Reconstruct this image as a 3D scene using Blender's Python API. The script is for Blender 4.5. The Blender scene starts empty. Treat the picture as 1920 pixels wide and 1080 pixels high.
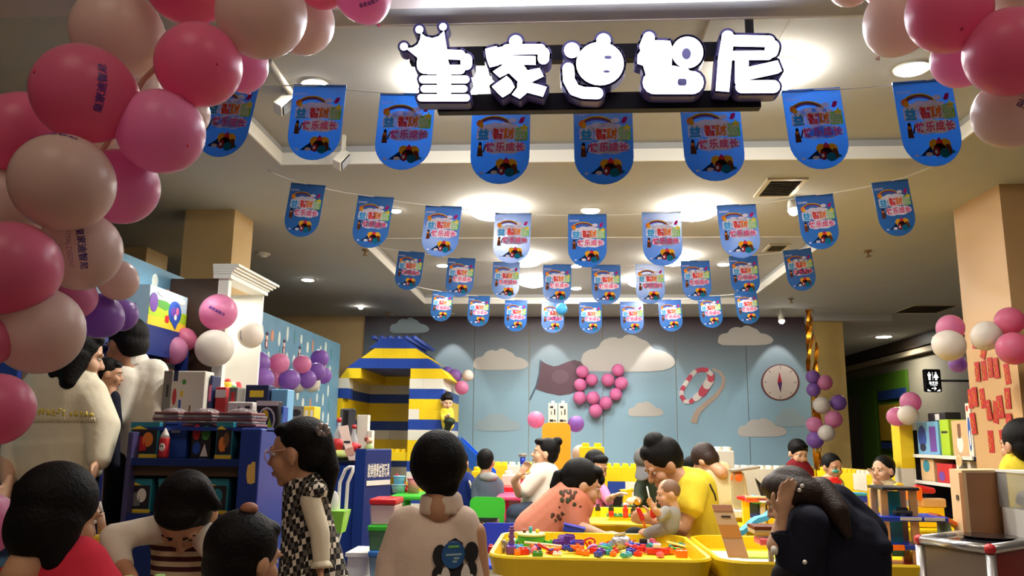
import bpy, bmesh, math, random
from mathutils import Vector, Matrix, Euler
random.seed(7)
S = bpy.context.scene
COL = S.collection
PI = math.pi

# ------------------------------------------------------------------ camera
F = 1500.0
CAM = Vector((0, 0, 1.1))
RC = (Matrix.Rotation(math.radians(3.7), 3, 'Z') @ Matrix.Rotation(math.radians(90 + 10.6), 3, 'X')
      @ Matrix.Rotation(math.radians(0.67), 3, 'Z'))
cd = bpy.data.cameras.new('camera')
cd.sensor_width = 36.0
cd.lens = 36.0 * F / 1920.0
cd.clip_start = 0.05
co = bpy.data.objects.new('camera', cd)
COL.objects.link(co)
co.matrix_world = Matrix.Translation(CAM) @ RC.to_4x4()
S.camera = co

# ------------------------------------------------------------------ world and exposure
W = bpy.data.worlds.new('world')
S.world = W
W.use_nodes = True
W.node_tree.nodes['Background'].inputs[0].default_value = (1.0, 0.86, 0.74, 1)
W.node_tree.nodes['Background'].inputs[1].default_value = 0.045
S.view_settings.view_transform = 'Standard'
S.view_settings.look = 'None'
S.view_settings.gamma = 1
S.view_settings.use_curve_mapping = False
S.view_settings.exposure = 0.42
S.cycles.max_bounces = 6
S.cycles.diffuse_bounces = 3
S.cycles.glossy_bounces = 3
S.cycles.transmission_bounces = 5
S.cycles.transparent_max_bounces = 8
S.cycles.caustics_reflective = False
S.cycles.caustics_refractive = False
S.cycles.sample_clamp_indirect = 4
S.cycles.use_denoising = True

def area(name, loc, size, power, col, rot=(0, 0, 0), sy=None, spread=180):
    l = bpy.data.lights.new(name, 'AREA')
    l.energy = power; l.color = col; l.size = size
    l.shape = 'DISK' if sy is None else 'RECTANGLE'
    if sy: l.size_y = sy
    l.spread = math.radians(spread)
    o = bpy.data.objects.new(name, l)
    o.location = loc; o.rotation_euler = rot
    COL.objects.link(o)
    return o

# the mall hall behind and above the photographer: added dim warm fill, its lamps unseen
area('mall_fill', (-1.5, -1.2, 5.4), 2.5, 46, (1.0, 0.82, 0.64), (math.radians(25), 0, math.radians(-8)))
area('mall_fill', (2.5, -1.2, 5.4), 2.5, 46, (1.0, 0.82, 0.64), (math.radians(25), 0, math.radians(8)))

# ------------------------------------------------------------------ picking points of the place
def ray(px, py):
    return RC @ Vector(((px - 960) / F, -(py - 540) / F, -1.0))
def P(px, py, d):
    v = ray(px, py); return CAM + v * (d / v.y)
def onz(px, py, z):
    v = ray(px, py); return CAM + v * ((z - CAM.z) / v.z)
def onx(px, py, x):
    v = ray(px, py); return CAM + v * (x / v.x)
def mpp(p):
    return -((RC.transposed() @ (p - CAM)).z) / F
def pxr(t):
    return P(*t)

# ------------------------------------------------------------------ materials
MATS = {}
def lin(c):
    out = []
    for v in c[:3]:
        v = v / 255.0
        out.append(v / 12.92 if v <= 0.04045 else ((v + 0.055) / 1.055) ** 2.4)
    return tuple(out) + (1.0,)
def mat(name, rgb, rough=0.5, bump=0.0, bscale=60.0, var=0.0, metal=0.0, spec=0.5, emit=0.0, coat=0.0, trans=0.0, vscale=8.0, alpha=1.0, bdist=0.01):
    if name in MATS: return MATS[name]
    m = bpy.data.materials.new(name); MATS[name] = m
    m.use_nodes = True
    nt = m.node_tree; b = nt.nodes['Principled BSDF']
    c = lin(rgb)
    b.inputs['Base Color'].default_value = c
    b.inputs['Roughness'].default_value = rough
    b.inputs['Metallic'].default_value = metal
    b.inputs['Specular IOR Level'].default_value = spec
    b.inputs['Coat Weight'].default_value = coat
    b.inputs['Transmission Weight'].default_value = trans
    b.inputs['Alpha'].default_value = alpha
    if emit:
        b.inputs['Emission Color'].default_value = c
        b.inputs['Emission Strength'].default_value = emit
    if bump or var:
        tc = nt.nodes.new('ShaderNodeTexCoord')
    if var:
        n = nt.nodes.new('ShaderNodeTexNoise'); n.inputs['Scale'].default_value = vscale; n.inputs['Detail'].default_value = 4
        nt.links.new(tc.outputs['Object'], n.inputs['Vector'])
        r = nt.nodes.new('ShaderNodeValToRGB')
        r.color_ramp.elements[0].position = 0.3; r.color_ramp.elements[1].position = 0.7
        r.color_ramp.elements[0].color = tuple(max(0, v * (1 - var)) for v in c[:3]) + (1,)
        r.color_ramp.elements[1].color = tuple(min(1, v * (1 + var)) for v in c[:3]) + (1,)
        nt.links.new(n.outputs['Fac'], r.inputs['Fac'])
        nt.links.new(r.outputs['Color'], b.inputs['Base Color'])
    if bump:
        n2 = nt.nodes.new('ShaderNodeTexNoise'); n2.inputs['Scale'].default_value = bscale; n2.inputs['Detail'].default_value = 3
        nt.links.new(tc.outputs['Object'], n2.inputs['Vector'])
        bp = nt.nodes.new('ShaderNodeBump'); bp.inputs['Strength'].default_value = bump; bp.inputs['Distance'].default_value = bdist
        nt.links.new(n2.outputs['Fac'], bp.inputs['Height'])
        nt.links.new(bp.outputs['Normal'], b.inputs['Normal'])
    return m
def emis(name, rgb, strength):
    if name in MATS: return MATS[name]
    m = bpy.data.materials.new(name); MATS[name] = m
    m.use_nodes = True; nt = m.node_tree; nt.nodes.clear()
    o = nt.nodes.new('ShaderNodeOutputMaterial'); e = nt.nodes.new('ShaderNodeEmission')
    e.inputs[0].default_value = lin(rgb); e.inputs[1].default_value = strength
    nt.links.new(e.outputs[0], o.inputs[0])
    return m
def rubber(name, rgb, tw=0.62):
    m = bpy.data.materials.new(name); MATS[name] = m
    m.use_nodes = True; nt = m.node_tree; nt.nodes.clear()
    o = nt.nodes.new('ShaderNodeOutputMaterial')
    d = nt.nodes.new('ShaderNodeBsdfDiffuse'); t = nt.nodes.new('ShaderNodeBsdfTranslucent'); g = nt.nodes.new('ShaderNodeBsdfGlossy')
    c = lin(rgb)
    d.inputs[0].default_value = c; t.inputs[0].default_value = c
    g.inputs['Roughness'].default_value = 0.32
    mx = nt.nodes.new('ShaderNodeMixShader'); mx.inputs[0].default_value = tw
    nt.links.new(d.outputs[0], mx.inputs[1]); nt.links.new(t.outputs[0], mx.inputs[2])
    fr = nt.nodes.new('ShaderNodeFresnel'); fr.inputs[0].default_value = 1.28
    m2 = nt.nodes.new('ShaderNodeMixShader')
    nt.links.new(fr.outputs[0], m2.inputs[0]); nt.links.new(mx.outputs[0], m2.inputs[1]); nt.links.new(g.outputs[0], m2.inputs[2])
    nt.links.new(m2.outputs[0], o.inputs[0])
    return m
def ramp_mat(name, build, rough=0.6, bump=None):
    """a material whose base colour comes from nodes made by build(nt, texcoord) -> colour socket"""
    if name in MATS: return MATS[name]
    m = bpy.data.materials.new(name); MATS[name] = m
    m.use_nodes = True; nt = m.node_tree; b = nt.nodes['Principled BSDF']
    b.inputs['Roughness'].default_value = rough
    tc = nt.nodes.new('ShaderNodeTexCoord')
    nt.links.new(build(nt, tc), b.inputs['Base Color'])
    return m

# ------------------------------------------------------------------ mesh builder
class MB:
    def __init__(s, m=None):
        s.v = []; s.f = []; s.fm = []; s.fs = []; s.m = m
    def add(s, vs, fs, smooth=False, m=None):
        o = len(s.v); s.v.extend(vs)
        for f in fs:
            s.f.append(tuple(i + o for i in f)); s.fm.append(m or s.m); s.fs.append(smooth)
        return s
    def hexa(s, p, m=None):   # 8 corners: bottom 0..3 ccw, top 4..7
        return s.add([Vector(q) for q in p], [(3, 2, 1, 0), (4, 5, 6, 7), (0, 1, 5, 4), (1, 2, 6, 5), (2, 3, 7, 6), (3, 0, 4, 7)], False, m)
    def box(s, c, sz, R=None, m=None):
        c = Vector(c); x, y, z = [v / 2 for v in sz]
        q = [Vector(k) for k in ((-x, -y, -z), (x, -y, -z), (x, y, -z), (-x, y, -z), (-x, -y, z), (x, -y, z), (x, y, z), (-x, y, z))]
        if R is not None: q = [R @ k for k in q]
        return s.hexa([c + k for k in q], m)
    def span(s, a, b, m=None):
        a = Vector(a); b = Vector(b)
        return s.box((a + b) / 2, [abs(b[i] - a[i]) for i in range(3)], None, m)
    def cbox(s, c, sz, ch, R=None, m=None):
        """box with chamfered edges (rounded look)"""
        bm = bmesh.new(); bmesh.ops.create_cube(bm, size=1)
        bmesh.ops.scale(bm, vec=sz, verts=bm.verts)
        bmesh.ops.bevel(bm, geom=list(bm.edges), offset=min(ch, min(sz) * 0.45), segments=2, affect='EDGES', profile=0.5)
        c = Vector(c); bm.verts.index_update()
        vs = [(R @ v.co if R is not None else v.co) + c for v in bm.verts]
        s.add(vs, [tuple(v.index for v in f.verts) for f in bm.faces], False, m); bm.free()
        return s
    def ell(s, c, r, R=None, n=16, k=10, m=None):
        c = Vector(c); vs = []; fs = []
        if not hasattr(r, '__len__'): r = (r, r, r)
        for i in range(1, k):
            th = PI * i / k
            for j in range(n):
                ph = 2 * PI * j / n
                q = Vector((r[0] * math.sin(th) * math.cos(ph), r[1] * math.sin(th) * math.sin(ph), r[2] * math.cos(th)))
                vs.append(c + (R @ q if R is not None else q))
        q0 = Vector((0, 0, r[2])); q1 = -q0
        vs.append(c + (R @ q0 if R is not None else q0)); vs.append(c + (R @ q1 if R is not None else q1))
        T = len(vs) - 2; B = T + 1
        for j in range(n):
            j2 = (j + 1) % n
            fs.append((T, j, j2)); fs.append((B, (k - 2) * n + j2, (k - 2) * n + j))
            for i in range(k - 2):
                fs.append((i * n + j, (i + 1) * n + j, (i + 1) * n + j2, i * n + j2))
        return s.add(vs, fs, True, m)
    def lathe(s, a, b, prof, n=16, flat=1.0, side=None, smooth=True, m=None):
        """prof: list of (t along a->b, radius); closed with end fans"""
        a = Vector(a); b = Vector(b); ax = b - a; L = ax.length or 1e-6; ax = ax / L
        sd = Vector(side) if side is not None else (Vector((0, 1, 0)) if abs(ax.y) < 0.9 else Vector((1, 0, 0)))
        u = sd.cross(ax)
        if u.length < 1e-5: u = Vector((1, 0, 0)).cross(ax)
        u.normalize(); w = ax.cross(u)
        vs = []; fs = []
        for t, r in prof:
            for j in range(n):
                p = 2 * PI * j / n
                vs.append(a + ax * (t * L) + u * (r * math.cos(p)) + w * (r * flat * math.sin(p)))
        k = len(prof)
        for i in range(k - 1):
            for j in range(n):
                j2 = (j + 1) % n
                fs.append((i * n + j, i * n + j2, (i + 1) * n + j2, (i + 1) * n + j))
        s.add(vs, fs, smooth, m)
        o = len(s.v) - len(vs)
        s.f.append(tuple(o + j for j in reversed(range(n)))); s.fm.append(m or s.m); s.fs.append(False)
        s.f.append(tuple(o + (k - 1) * n + j for j in range(n))); s.fm.append(m or s.m); s.fs.append(False)
        return s
    def cyl(s, a, b, ra, rb=None, n=16, m=None, smooth=True):
        return s.lathe(a, b, [(0, ra), (1, ra if rb is None else rb)], n, 1, None, smooth, m)
    def cap(s, a, b, ra, rb=None, flat=1.0, side=None, n=14, m=None):
        rb = ra if rb is None else rb
        a = Vector(a); b = Vector(b); L = max((b - a).length, 1e-5); pr = []
        for i in range(5):
            t = PI / 2 * i / 5
            pr.append((-ra * math.cos(t) / L, max(ra * math.sin(t), ra * 0.02)))
        pr.append((0, ra)); pr.append((1, rb))
        for i in range(1, 6):
            t = PI / 2 * i / 5
            pr.append((1 + rb * math.sin(t) / L, max(rb * math.cos(t), rb * 0.02)))
        return s.lathe(a, b, pr, n, flat, side, True, m)
    def tube(s, pts, r, n=8, m=None):
        pts = [Vector(p) for p in pts]; vs = []; fs = []; pu = None
        for i, p in enumerate(pts):
            t = (pts[min(i + 1, len(pts) - 1)] - pts[max(i - 1, 0)]).normalized()
            if pu is None:
                pu = t.cross(Vector((0, 0, 1)) if abs(t.z) < 0.9 else Vector((1, 0, 0))).normalized()
            else:
                pu = (pu - t * pu.dot(t)).normalized()
            w = t.cross(pu); rr = r[i] if hasattr(r, '__len__') else r
            for j in range(n):
                a = 2 * PI * j / n
                vs.append(p + pu * (rr * math.cos(a)) + w * (rr * math.sin(a)))
        k = len(pts)
        for i in range(k - 1):
            for j in range(n):
                j2 = (j + 1) % n
                fs.append((i * n + j, i * n + j2, (i + 1) * n + j2, (i + 1) * n + j))
        fs.append(tuple(reversed(range(n)))); fs.append(tuple((k - 1) * n + j for j in range(n)))
        return s.add(vs, fs, True, m)
    def prism(s, poly, o, ux, uy, dv, m=None, side=None, smooth=False):
        """2D outline extruded by the vector dv; side = material of its rim"""
        o = Vector(o); ux = Vector(ux); uy = Vector(uy); dv = Vector(dv); n = len(poly)
        f = [o + ux * x + uy * y for x, y in poly]
        vs = f + [q + dv for q in f]
        s.add(vs, [tuple(range(n)), tuple(reversed(range(n, 2 * n)))], False, m)
        b = len(s.v) - 2 * n
        for i in range(n):
            j = (i + 1) % n
            s.f.append((b + j, b + i, b + n + i, b + n + j)); s.fm.append(side or m or s.m); s.fs.append(smooth)
        return s
    def xf(s, M):
        s.v = [M @ Vector(q) for q in s.v]; return s
    def data(s, name):
        me = bpy.data.meshes.new(name)
        me.from_pydata([tuple(q) for q in s.v], [], s.f)
        ml = []
        for k in s.fm:
            if k is not None and k not in ml: ml.append(k)
        for k in ml: me.materials.append(k)
        ix = {k: i for i, k in enumerate(ml)}
        me.polygons.foreach_set('material_index', [ix.get(k, 0) for k in s.fm])
        me.polygons.foreach_set('use_smooth', s.fs)
        me.update()
        return me

PENDING = []
def put(name, me, parent=None, M=None, label=None, cat=None, group=None, kind=None):
    o = bpy.data.objects.new(name, me)
    COL.objects.link(o)
    if M is not None: o.matrix_world = M
    if parent is not None:
        o.parent = parent
        o.matrix_parent_inverse = parent.get('_inv') and Matrix(parent['_inv']) or parent.matrix_basis.inverted()
    if label: o['label'] = label
    if cat: o['category'] = cat
    if group: o['group'] = group
    if kind: o['kind'] = kind
    return o
def basis(o):
    """full world matrix without waiting for an update"""
    M = o.matrix_basis.copy()
    if o.parent is not None: M = basis(o.parent) @ o.matrix_parent_inverse @ M
    return M
def obj(name, mb, parent=None, label=None, cat=None, group=None, kind=None, bev=0, remesh=0, smooth=0, seg=2, M=None):
    o = bpy.data.objects.new(name, mb.data(name))
    COL.objects.link(o)
    if M is not None: o.matrix_basis = M
    if parent is not None:
        o.parent = parent
        o.matrix_parent_inverse = basis(parent).inverted()
    if label: o['label'] = label
    if cat: o['category'] = cat
    if group: o['group'] = group
    if kind: o['kind'] = kind
    if bev:
        b = o.modifiers.new('bevel', 'BEVEL'); b.width = bev; b.segments = seg; b.limit_method = 'ANGLE'; b.angle_limit = math.radians(40)
    if remesh:
        r = o.modifiers.new('remesh', 'REMESH'); r.mode = 'VOXEL'; r.voxel_size = remesh; r.use_smooth_shade = True
        if smooth:
            q = o.modifiers.new('smooth', 'SMOOTH'); q.factor = 0.5; q.iterations = smooth
        PENDING.append(o)
    return o
def thing(name, label, cat, loc, group=None, rz=0):
    o = bpy.data.objects.new(name, None)
    COL.objects.link(o)
    o.location = loc; o.rotation_euler = (0, 0, rz); o.empty_display_size = 0.05
    o['label'] = label; o['category'] = cat
    if group: o['group'] = group
    return o
def copy_to(src, M, label=None, group=None):
    """a copy of a thing placed at M, with copies of its parts and sub-parts (their local matrices kept)"""
    r = src.copy(); COL.objects.link(r); r.matrix_basis = M
    if label: r['label'] = label
    if group: r['group'] = group
    for ch in [c for c in COL.objects if c.parent == src]:
        c = ch.copy(); COL.objects.link(c); c.parent = r; c.matrix_parent_inverse = ch.matrix_parent_inverse.copy()
        for g in [q for q in COL.objects if q.parent == ch]:
            d = g.copy(); COL.objects.link(d); d.parent = c; d.matrix_parent_inverse = g.matrix_parent_inverse.copy()
    return r
def finish_pending():
    dg = bpy.context.evaluated_depsgraph_get(); dg.update()
    res = [(o, bpy.data.meshes.new_from_object(o.evaluated_get(dg))) for o in PENDING]
    for o, me in res:
        old = o.data; o.modifiers.clear(); o.data = me; me.name = o.name
    PENDING.clear()

# ------------------------------------------------------------------ lettering
TXT = {}
def text_data(body, bold=0.0, ext=0.0):
    """lettering as flat geometry, centred, one em high"""
    k = (body, bold, ext)
    if k in TXT: return TXT[k]
    c = bpy.data.curves.new('lettering', 'FONT')
    c.body = body; c.size = 1.0; c.align_x = 'CENTER'; c.align_y = 'CENTER'; c.offset = bold; c.extrude = ext; c.resolution_u = 2
    o = bpy.data.objects.new('lettering', c); COL.objects.link(o)
    dg = bpy.context.evaluated_depsgraph_get(); dg.update()
    me = bpy.data.meshes.new_from_object(o.evaluated_get(dg))
    vs = [v.co.copy() for v in me.vertices]; fs = [tuple(p.vertices) for p in me.polygons]
    bpy.data.objects.remove(o); bpy.data.curves.remove(c); bpy.data.meshes.remove(me)
    TXT[k] = (vs, fs)
    return TXT[k]
def add_text(mb, body, o, ux, uy, w, m, bold=0.0, h=None, fn=None):
    """lay lettering of width w (and height h) on the plane through o spanned by unit vectors ux, uy"""
    vs, fs = text_data(body, bold)
    if not vs: return
    x0 = min(v.x for v in vs); x1 = max(v.x for v in vs); y0 = min(v.y for v in vs); y1 = max(v.y for v in vs)
    k = w / (x1 - x0); ky = k if h is None else h / (y1 - y0)
    o = Vector(o); ux = Vector(ux); uy = Vector(uy)
    out = []
    for v in vs:
        a = (v.x - (x0 + x1) / 2) * k; b = (v.y - (y0 + y1) / 2) * ky
        out.append(fn(a, b) if fn else o + ux * a + uy * b)
    mb.add(out, fs, False, m)
def ngon(cx, cy, rx, ry=None, n=16, a0=0.0):
    ry = rx if ry is None else ry
    return [(cx + rx * math.cos(a0 + 2 * PI * i / n), cy + ry * math.sin(a0 + 2 * PI * i / n)) for i in range(n)]
def rrect(x0, y0, x1, y1, r, n=4):
    out = []
    for cx, cy, a in ((x1 - r, y0 + r, -PI / 2), (x1 - r, y1 - r, 0), (x0 + r, y1 - r, PI / 2), (x0 + r, y0 + r, PI)):
        for i in range(n + 1):
            t = a + PI / 2 * i / n
            out.append((cx + r * math.cos(t), cy + r * math.sin(t)))
    return out
def stroke(pts, w):
    """outlines (quads and round ends) of a thick 2D line"""
    out = []
    for (x0, y0), (x1, y1) in zip(pts, pts[1:]):
        L = math.hypot(x1 - x0, y1 - y0) or 1
        nx, ny = -(y1 - y0) / L * w / 2, (x1 - x0) / L * w / 2
        out.append([(x0 + nx, y0 + ny), (x0 - nx, y0 - ny), (x1 - nx, y1 - ny), (x1 + nx, y1 + ny)])
    for x, y in pts: out.append(ngon(x, y, w / 2, n=14))
    return out
# ================================================================== the room
M_CEIL = mat('ceiling_paint', (180, 180, 178), 0.85, var=0.03, vscale=1.5)
M_WHITE = mat('white_paint', (238, 236, 226), 0.5)
M_FASCIA = mat('white_fascia_paint', (245, 242, 232), 0.45)
M_BEIGE = mat('beige_wall_paint', (214, 182, 128), 0.6, var=0.03, vscale=3)
M_ORANGE = mat('apricot_pillar_paint', (198, 160, 112), 0.4, var=0.03, vscale=2)
M_GREYWALL = mat('grey_wall_paint', (128, 120, 100), 0.6, var=0.04)
M_BLACK = mat('black_metal', (18, 18, 24), 0.4)
M_NAVYM = mat('navy_sign_metal', (16, 16, 30), 0.5, spec=.2)
ZC, ZT = 2.80, 2.92
TX0, TX1 = -1.80, 2.28
T1 = (3.06, 4.78); T2 = (6.70, 10.15)

def floor_nodes(nt, tc):
    br = nt.nodes.new('ShaderNodeTexBrick'); br.inputs['Scale'].default_value = 1.2
    br.inputs['Color1'].default_value = lin((150, 138, 122)); br.inputs['Color2'].default_value = lin((138, 126, 110)); br.inputs['Mortar'].default_value = lin((110, 90, 64))
    br.inputs['Mortar Size'].default_value = 0.008; br.offset = 0.5
    nt.links.new(tc.outputs['Object'], br.inputs['Vector']); return br.outputs['Color']
obj('floor', MB(ramp_mat('floor_boards', floor_nodes, 0.35)).span((-9, -4, -0.1), (10, 19, 0)), kind='structure')

mb = MB(M_CEIL)
for a, b in (((-9, 2.79, ZC), (TX0, 19, ZC + .3)), ((TX1, 2.79, ZC), (10, 19, ZC + .3)),
             ((TX0, 2.79, ZC), (TX1, T1[0], ZC + .3)), ((TX0, T1[1], ZC), (TX1, T2[0], ZC + .3)), ((TX0, T2[1], ZC), (TX1, 19, ZC + .3)),
             ((TX0, T1[0], ZT), (TX1, T1[1], ZC + .3)), ((TX0, T2[0], ZT), (TX1, T2[1], ZC + .3))):
    mb.span(a, b)
ceil = obj('ceiling', mb, kind='structure')
def fascia(n, y0, y1):
    t = 0.012
    m = MB(M_FASCIA)
    m.span((TX0, y1 - t, ZC - .004), (TX1, y1, ZC + .075)); obj('trim_%d' % n, m, kind='structure')
    m = MB(M_FASCIA)
    m.span((TX0, y0, ZC - .004), (TX0 + t, y1 - t, ZC + .075)); obj('trim_%d' % (n + 1), m, kind='structure')
    m = MB(M_FASCIA)
    m.span((TX1 - t, y0, ZC - .004), (TX1, y1 - t, ZC + .075)); obj('trim_%d' % (n + 2), m, kind='structure')
    m = MB(M_FASCIA)
    m.span((TX0 + t, y0, ZC - .004), (TX1 - t, y0 + t, ZC + .075)); obj('trim_%d' % (n + 3), m, kind='structure')
fascia(1, *T1); fascia(5, *T2)
# the shop-front header the lit sign hangs from
M_HEAD = mat('shopfront_header_paint', (206, 192, 190), 0.35)
obj('trim_9', MB(M_HEAD).span((-9, 2.25, 2.715), (10, 2.79, 3.4)), kind='structure')

# outer walls, dim behind the displays
mb = MB(mat('dark_brown_wall', (92, 78, 58), 0.7)).span((-9.2, 2.3, 0), (-9, 19, 3.1)); obj('wall_left', mb, kind='structure')
wfar = obj('wall_far', MB(M_GREYWALL).span((-9, 18.8, 0), (10, 19, 3.1)), kind='structure')
mb = MB(M_GREYWALL).span((5.85, 6.5, 0), (6.05, 18.8, ZC)); wr = obj('wall_right', mb, kind='structure')
M_GREEN = mat('green_shop_panel', (64, 98, 22), 0.35)
g = MB(M_GREEN)
for k in range(3): g.span((5.80, 14.0 + k * 1.42, 0), (5.845, 14.0 + k * 1.42 + 1.40, 2.32))
obj('green_panel', g, wr)
obj('dark_beam', MB(mat('dark_bulkhead', (52, 40, 30), 0.5)).span((5.70, 6.5, 2.62), (5.848, 18.7, ZC)), wr)
obj('light_ledge', MB(mat('pale_ledge', (170, 156, 128), 0.5)).span((5.74, 6.5, 2.52), (5.848, 18.7, 2.60)), wr)
obj('blue_panel', MB(mat('blue_shop_panel', (24, 46, 92), 0.4)).span((5.77, 14.0, onx(1690, 746, 5.8).z), (5.797, 15.2, onx(1690, 728, 5.8).z)), wr)
obj('yellow_panel', MB(mat('mustard_shop_panel', (150, 116, 24), 0.4)).span((5.77, 14.0, onx(1690, 826, 5.8).z), (5.797, 15.2, onx(1690, 756, 5.8).z)), wr)
obj('blue_panel', MB(mat('blue_shop_panel', (24, 46, 92), 0.4)).span((5.77, 14.0, onx(1690, 842, 5.8).z), (5.797, 15.2, onx(1690, 830, 5.8).z)), wr)
obj('doorway', MB(mat('door_black', (26, 26, 24), 0.4)).span((P(1586, 740, 12).x, 12, 0), (P(1612, 740, 12).x, 12.2, P(1600, 742, 12).z)), kind='structure')

# back wall: plain beige ends, mural panels with open joints between
YB = 11.3
wb = obj('wall_back', MB(M_BEIGE).span((-4.6, YB, 0), (P(1584, 700, YB).x, YB + .2, ZC)), kind='structure')
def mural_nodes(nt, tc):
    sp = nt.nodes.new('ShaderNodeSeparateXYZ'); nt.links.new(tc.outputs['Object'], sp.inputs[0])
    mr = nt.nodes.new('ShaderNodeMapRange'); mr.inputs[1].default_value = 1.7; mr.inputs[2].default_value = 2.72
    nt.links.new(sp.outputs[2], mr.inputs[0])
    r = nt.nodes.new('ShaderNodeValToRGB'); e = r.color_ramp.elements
    e[0].position = 0; e[0].color = lin((148, 184, 204)); e[1].position = 1; e[1].color = lin((72, 58, 68))  # printed sky hue; its top also carries painted shade above the washer pools
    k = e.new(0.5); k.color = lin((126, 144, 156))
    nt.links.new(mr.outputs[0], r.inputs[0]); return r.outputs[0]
M_MURAL = ramp_mat('mural_sky_print_top_shade', mural_nodes, 0.42)
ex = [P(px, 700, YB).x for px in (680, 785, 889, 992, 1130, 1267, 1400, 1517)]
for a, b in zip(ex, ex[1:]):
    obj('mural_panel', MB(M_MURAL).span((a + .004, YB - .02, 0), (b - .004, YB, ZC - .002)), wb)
M_CLOUD = mat('mural_cloud_print', (196, 192, 186), 0.5)
M_CLOUD2 = mat('mural_faint_cloud_print', (160, 180, 190), 0.5)
def wall_poly(pts, m, t=.006, off=.02):
    mb = MB(m); q = [P(x, y, YB) for x, y in pts]
    if sum(a.x * b.z - b.x * a.z for a, b in zip(q, q[1:] + q[:1])) < 0: q.reverse()
    mb.prism([(p.x, p.z) for p in q], (0, YB - off - t, 0), (1, 0, 0), (0, 0, 1), (0, t, 0)); return mb
def cloud_pts(x0, y0, x1, y1, shape=0):
    bumps = [[(.0, .98), (.0, .55), (.08, .40), (.17, .38), (.22, .15), (.33, .05), (.42, .12), (.47, .0), (.55, .0), (.63, .12), (.70, .18), (.76, .40), (.86, .42), (.97, .60), (1.0, .78), (.92, .95), (.70, 1.0), (.3, 1.0)],
             [(.0, .85), (.06, .65), (.18, .55), (.28, .25), (.40, .05), (.52, .0), (.62, .2), (.72, .35), (.84, .5), (1.0, .8), (.9, .98), (.5, 1.0), (.1, .98)]][shape]
    q = []
    for i in range(len(bumps)):   # rounded by mid-points
        a = bumps[i]; b = bumps[(i + 1) % len(bumps)]
        q += [(a[0] * .75 + b[0] * .25, a[1] * .75 + b[1] * .25), (a[0] * .25 + b[0] * .75, a[1] * .25 + b[1] * .75)]
    return [(x0 + (x1 - x0) * u, y0 + (y1 - y0) * v) for u, v in q]
for x0, y0, x1, y1, sh, m in ((1090, 628, 1267, 697, 0, M_CLOUD), (888, 654, 992, 694, 0, M_CLOUD), (1346, 611, 1450, 648, 0, M_CLOUD), (732, 596, 806, 625, 0, M_CLOUD2),
                              (1178, 753, 1244, 781, 0, M_CLOUD), (1383, 784, 1475, 819, 0, M_CLOUD), (1452, 764, 1512, 800, 0, M_CLOUD2), (892, 774, 978, 808, 0, M_CLOUD2)):
    obj('cloud_print', wall_poly(cloud_pts(x0, y0, x1, y1, sh), m), wb)
k1 = lambda x, y: (960 + x / 6.75, 640 + y / 6.75)
M_FLAGP = mat('mural_flag_print', (92, 62, 76), 0.5)
fl = obj('flag_print', wall_poly([k1(*p) for p in ((365, 245), (440, 290), (530, 320), (590, 308), (690, 265), (790, 238), (870, 260), (905, 305), (880, 440), (830, 620), (740, 665), (600, 685), (450, 655), (300, 605), (335, 470), (350, 380))], M_FLAGP, .008), wb)
obj('flag_emblem', wall_poly([k1(*p) for p in ngon(610, 450, 110, 90, 14)], mat('mural_emblem_print', (108, 80, 92), 0.5), .003, .028), fl)
obj('flag_pole_print', wall_poly([k1(*p) for p in ((355, 235), (372, 240), (350, 420), (322, 560), (235, 745), (218, 738), (300, 560), (335, 420))], mat('mural_pole_print', (64, 86, 102), 0.5), .01), wb)
k2 = lambda x, y: (1200 + x / 5.647, 640 + y / 5.647)
ring = [(640, 300), (575, 325), (530, 375), (490, 435), (455, 490), (435, 540), (440, 590), (478, 640), (535, 638), (590, 600), (655, 545), (705, 465), (745, 400), (745, 345), (700, 305)]
M_LR = mat('lifebuoy_red_print', (196, 74, 96), 0.5); M_LW = mat('lifebuoy_white_print', (222, 212, 208), 0.5)
mb = MB(M_LW)
for i in range(len(ring)):
    a = ring[i]; b = ring[(i + 1) % len(ring)]
    w = 46 + 44 * max(0, math.sin(PI * (i - 8) / 5)) if 8 <= i <= 13 else 46
    for n_, pl in enumerate(stroke([a, b], w)[:2]):
        q = wall_poly([k2(*p) for p in pl], M_LR if i % 2 == 0 else M_LW, .004 + .0011 * i + .0005 * n_)
        mb.add(q.v, q.f, False, M_LR if i % 2 == 0 else M_LW)
obj('lifebuoy_print', mb, wb)
mb = MB(mat('rope_print', (184, 164, 150), 0.5)); rp = [(770, 295), (840, 325), (885, 390), (875, 470), (800, 580), (700, 660), (620, 730), (580, 800), (565, 865)]
for i, (a, b) in enumerate(zip(rp, rp[1:])):
    for n_, pl in enumerate(stroke([a, b], 24 + i * 6)[:2]):
        q = wall_poly([k2(*p) for p in pl], mb.m, .003 + .0009 * i + .0004 * n_); mb.add(q.v, q.f)
obj('rope_print', mb, wb)
cp = obj('compass_print', wall_poly([k2(*p) for p in ngon(1480, 437, 203, 193, 36)], mat('compass_rim_print', (104, 60, 66), 0.5), .006), wb)
obj('compass_face', wall_poly([k2(*p) for p in ngon(1480, 435, 184, 180, 36)], mat('compass_face_print', (208, 196, 188), 0.5), .003, .026), cp)
mb = MB(); 
for m, pl in ((mat('needle_red_print', (176, 40, 64), 0.5), [(1470, 325), (1497, 437), (1450, 437)]), (mat('needle_purple_print', (70, 38, 104), 0.5), [(1450, 438), (1497, 438), (1482, 545)])):
    q = wall_poly([k2(*p) for p in pl], m, .003, .029); mb.add(q.v, q.f, False, m)
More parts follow.
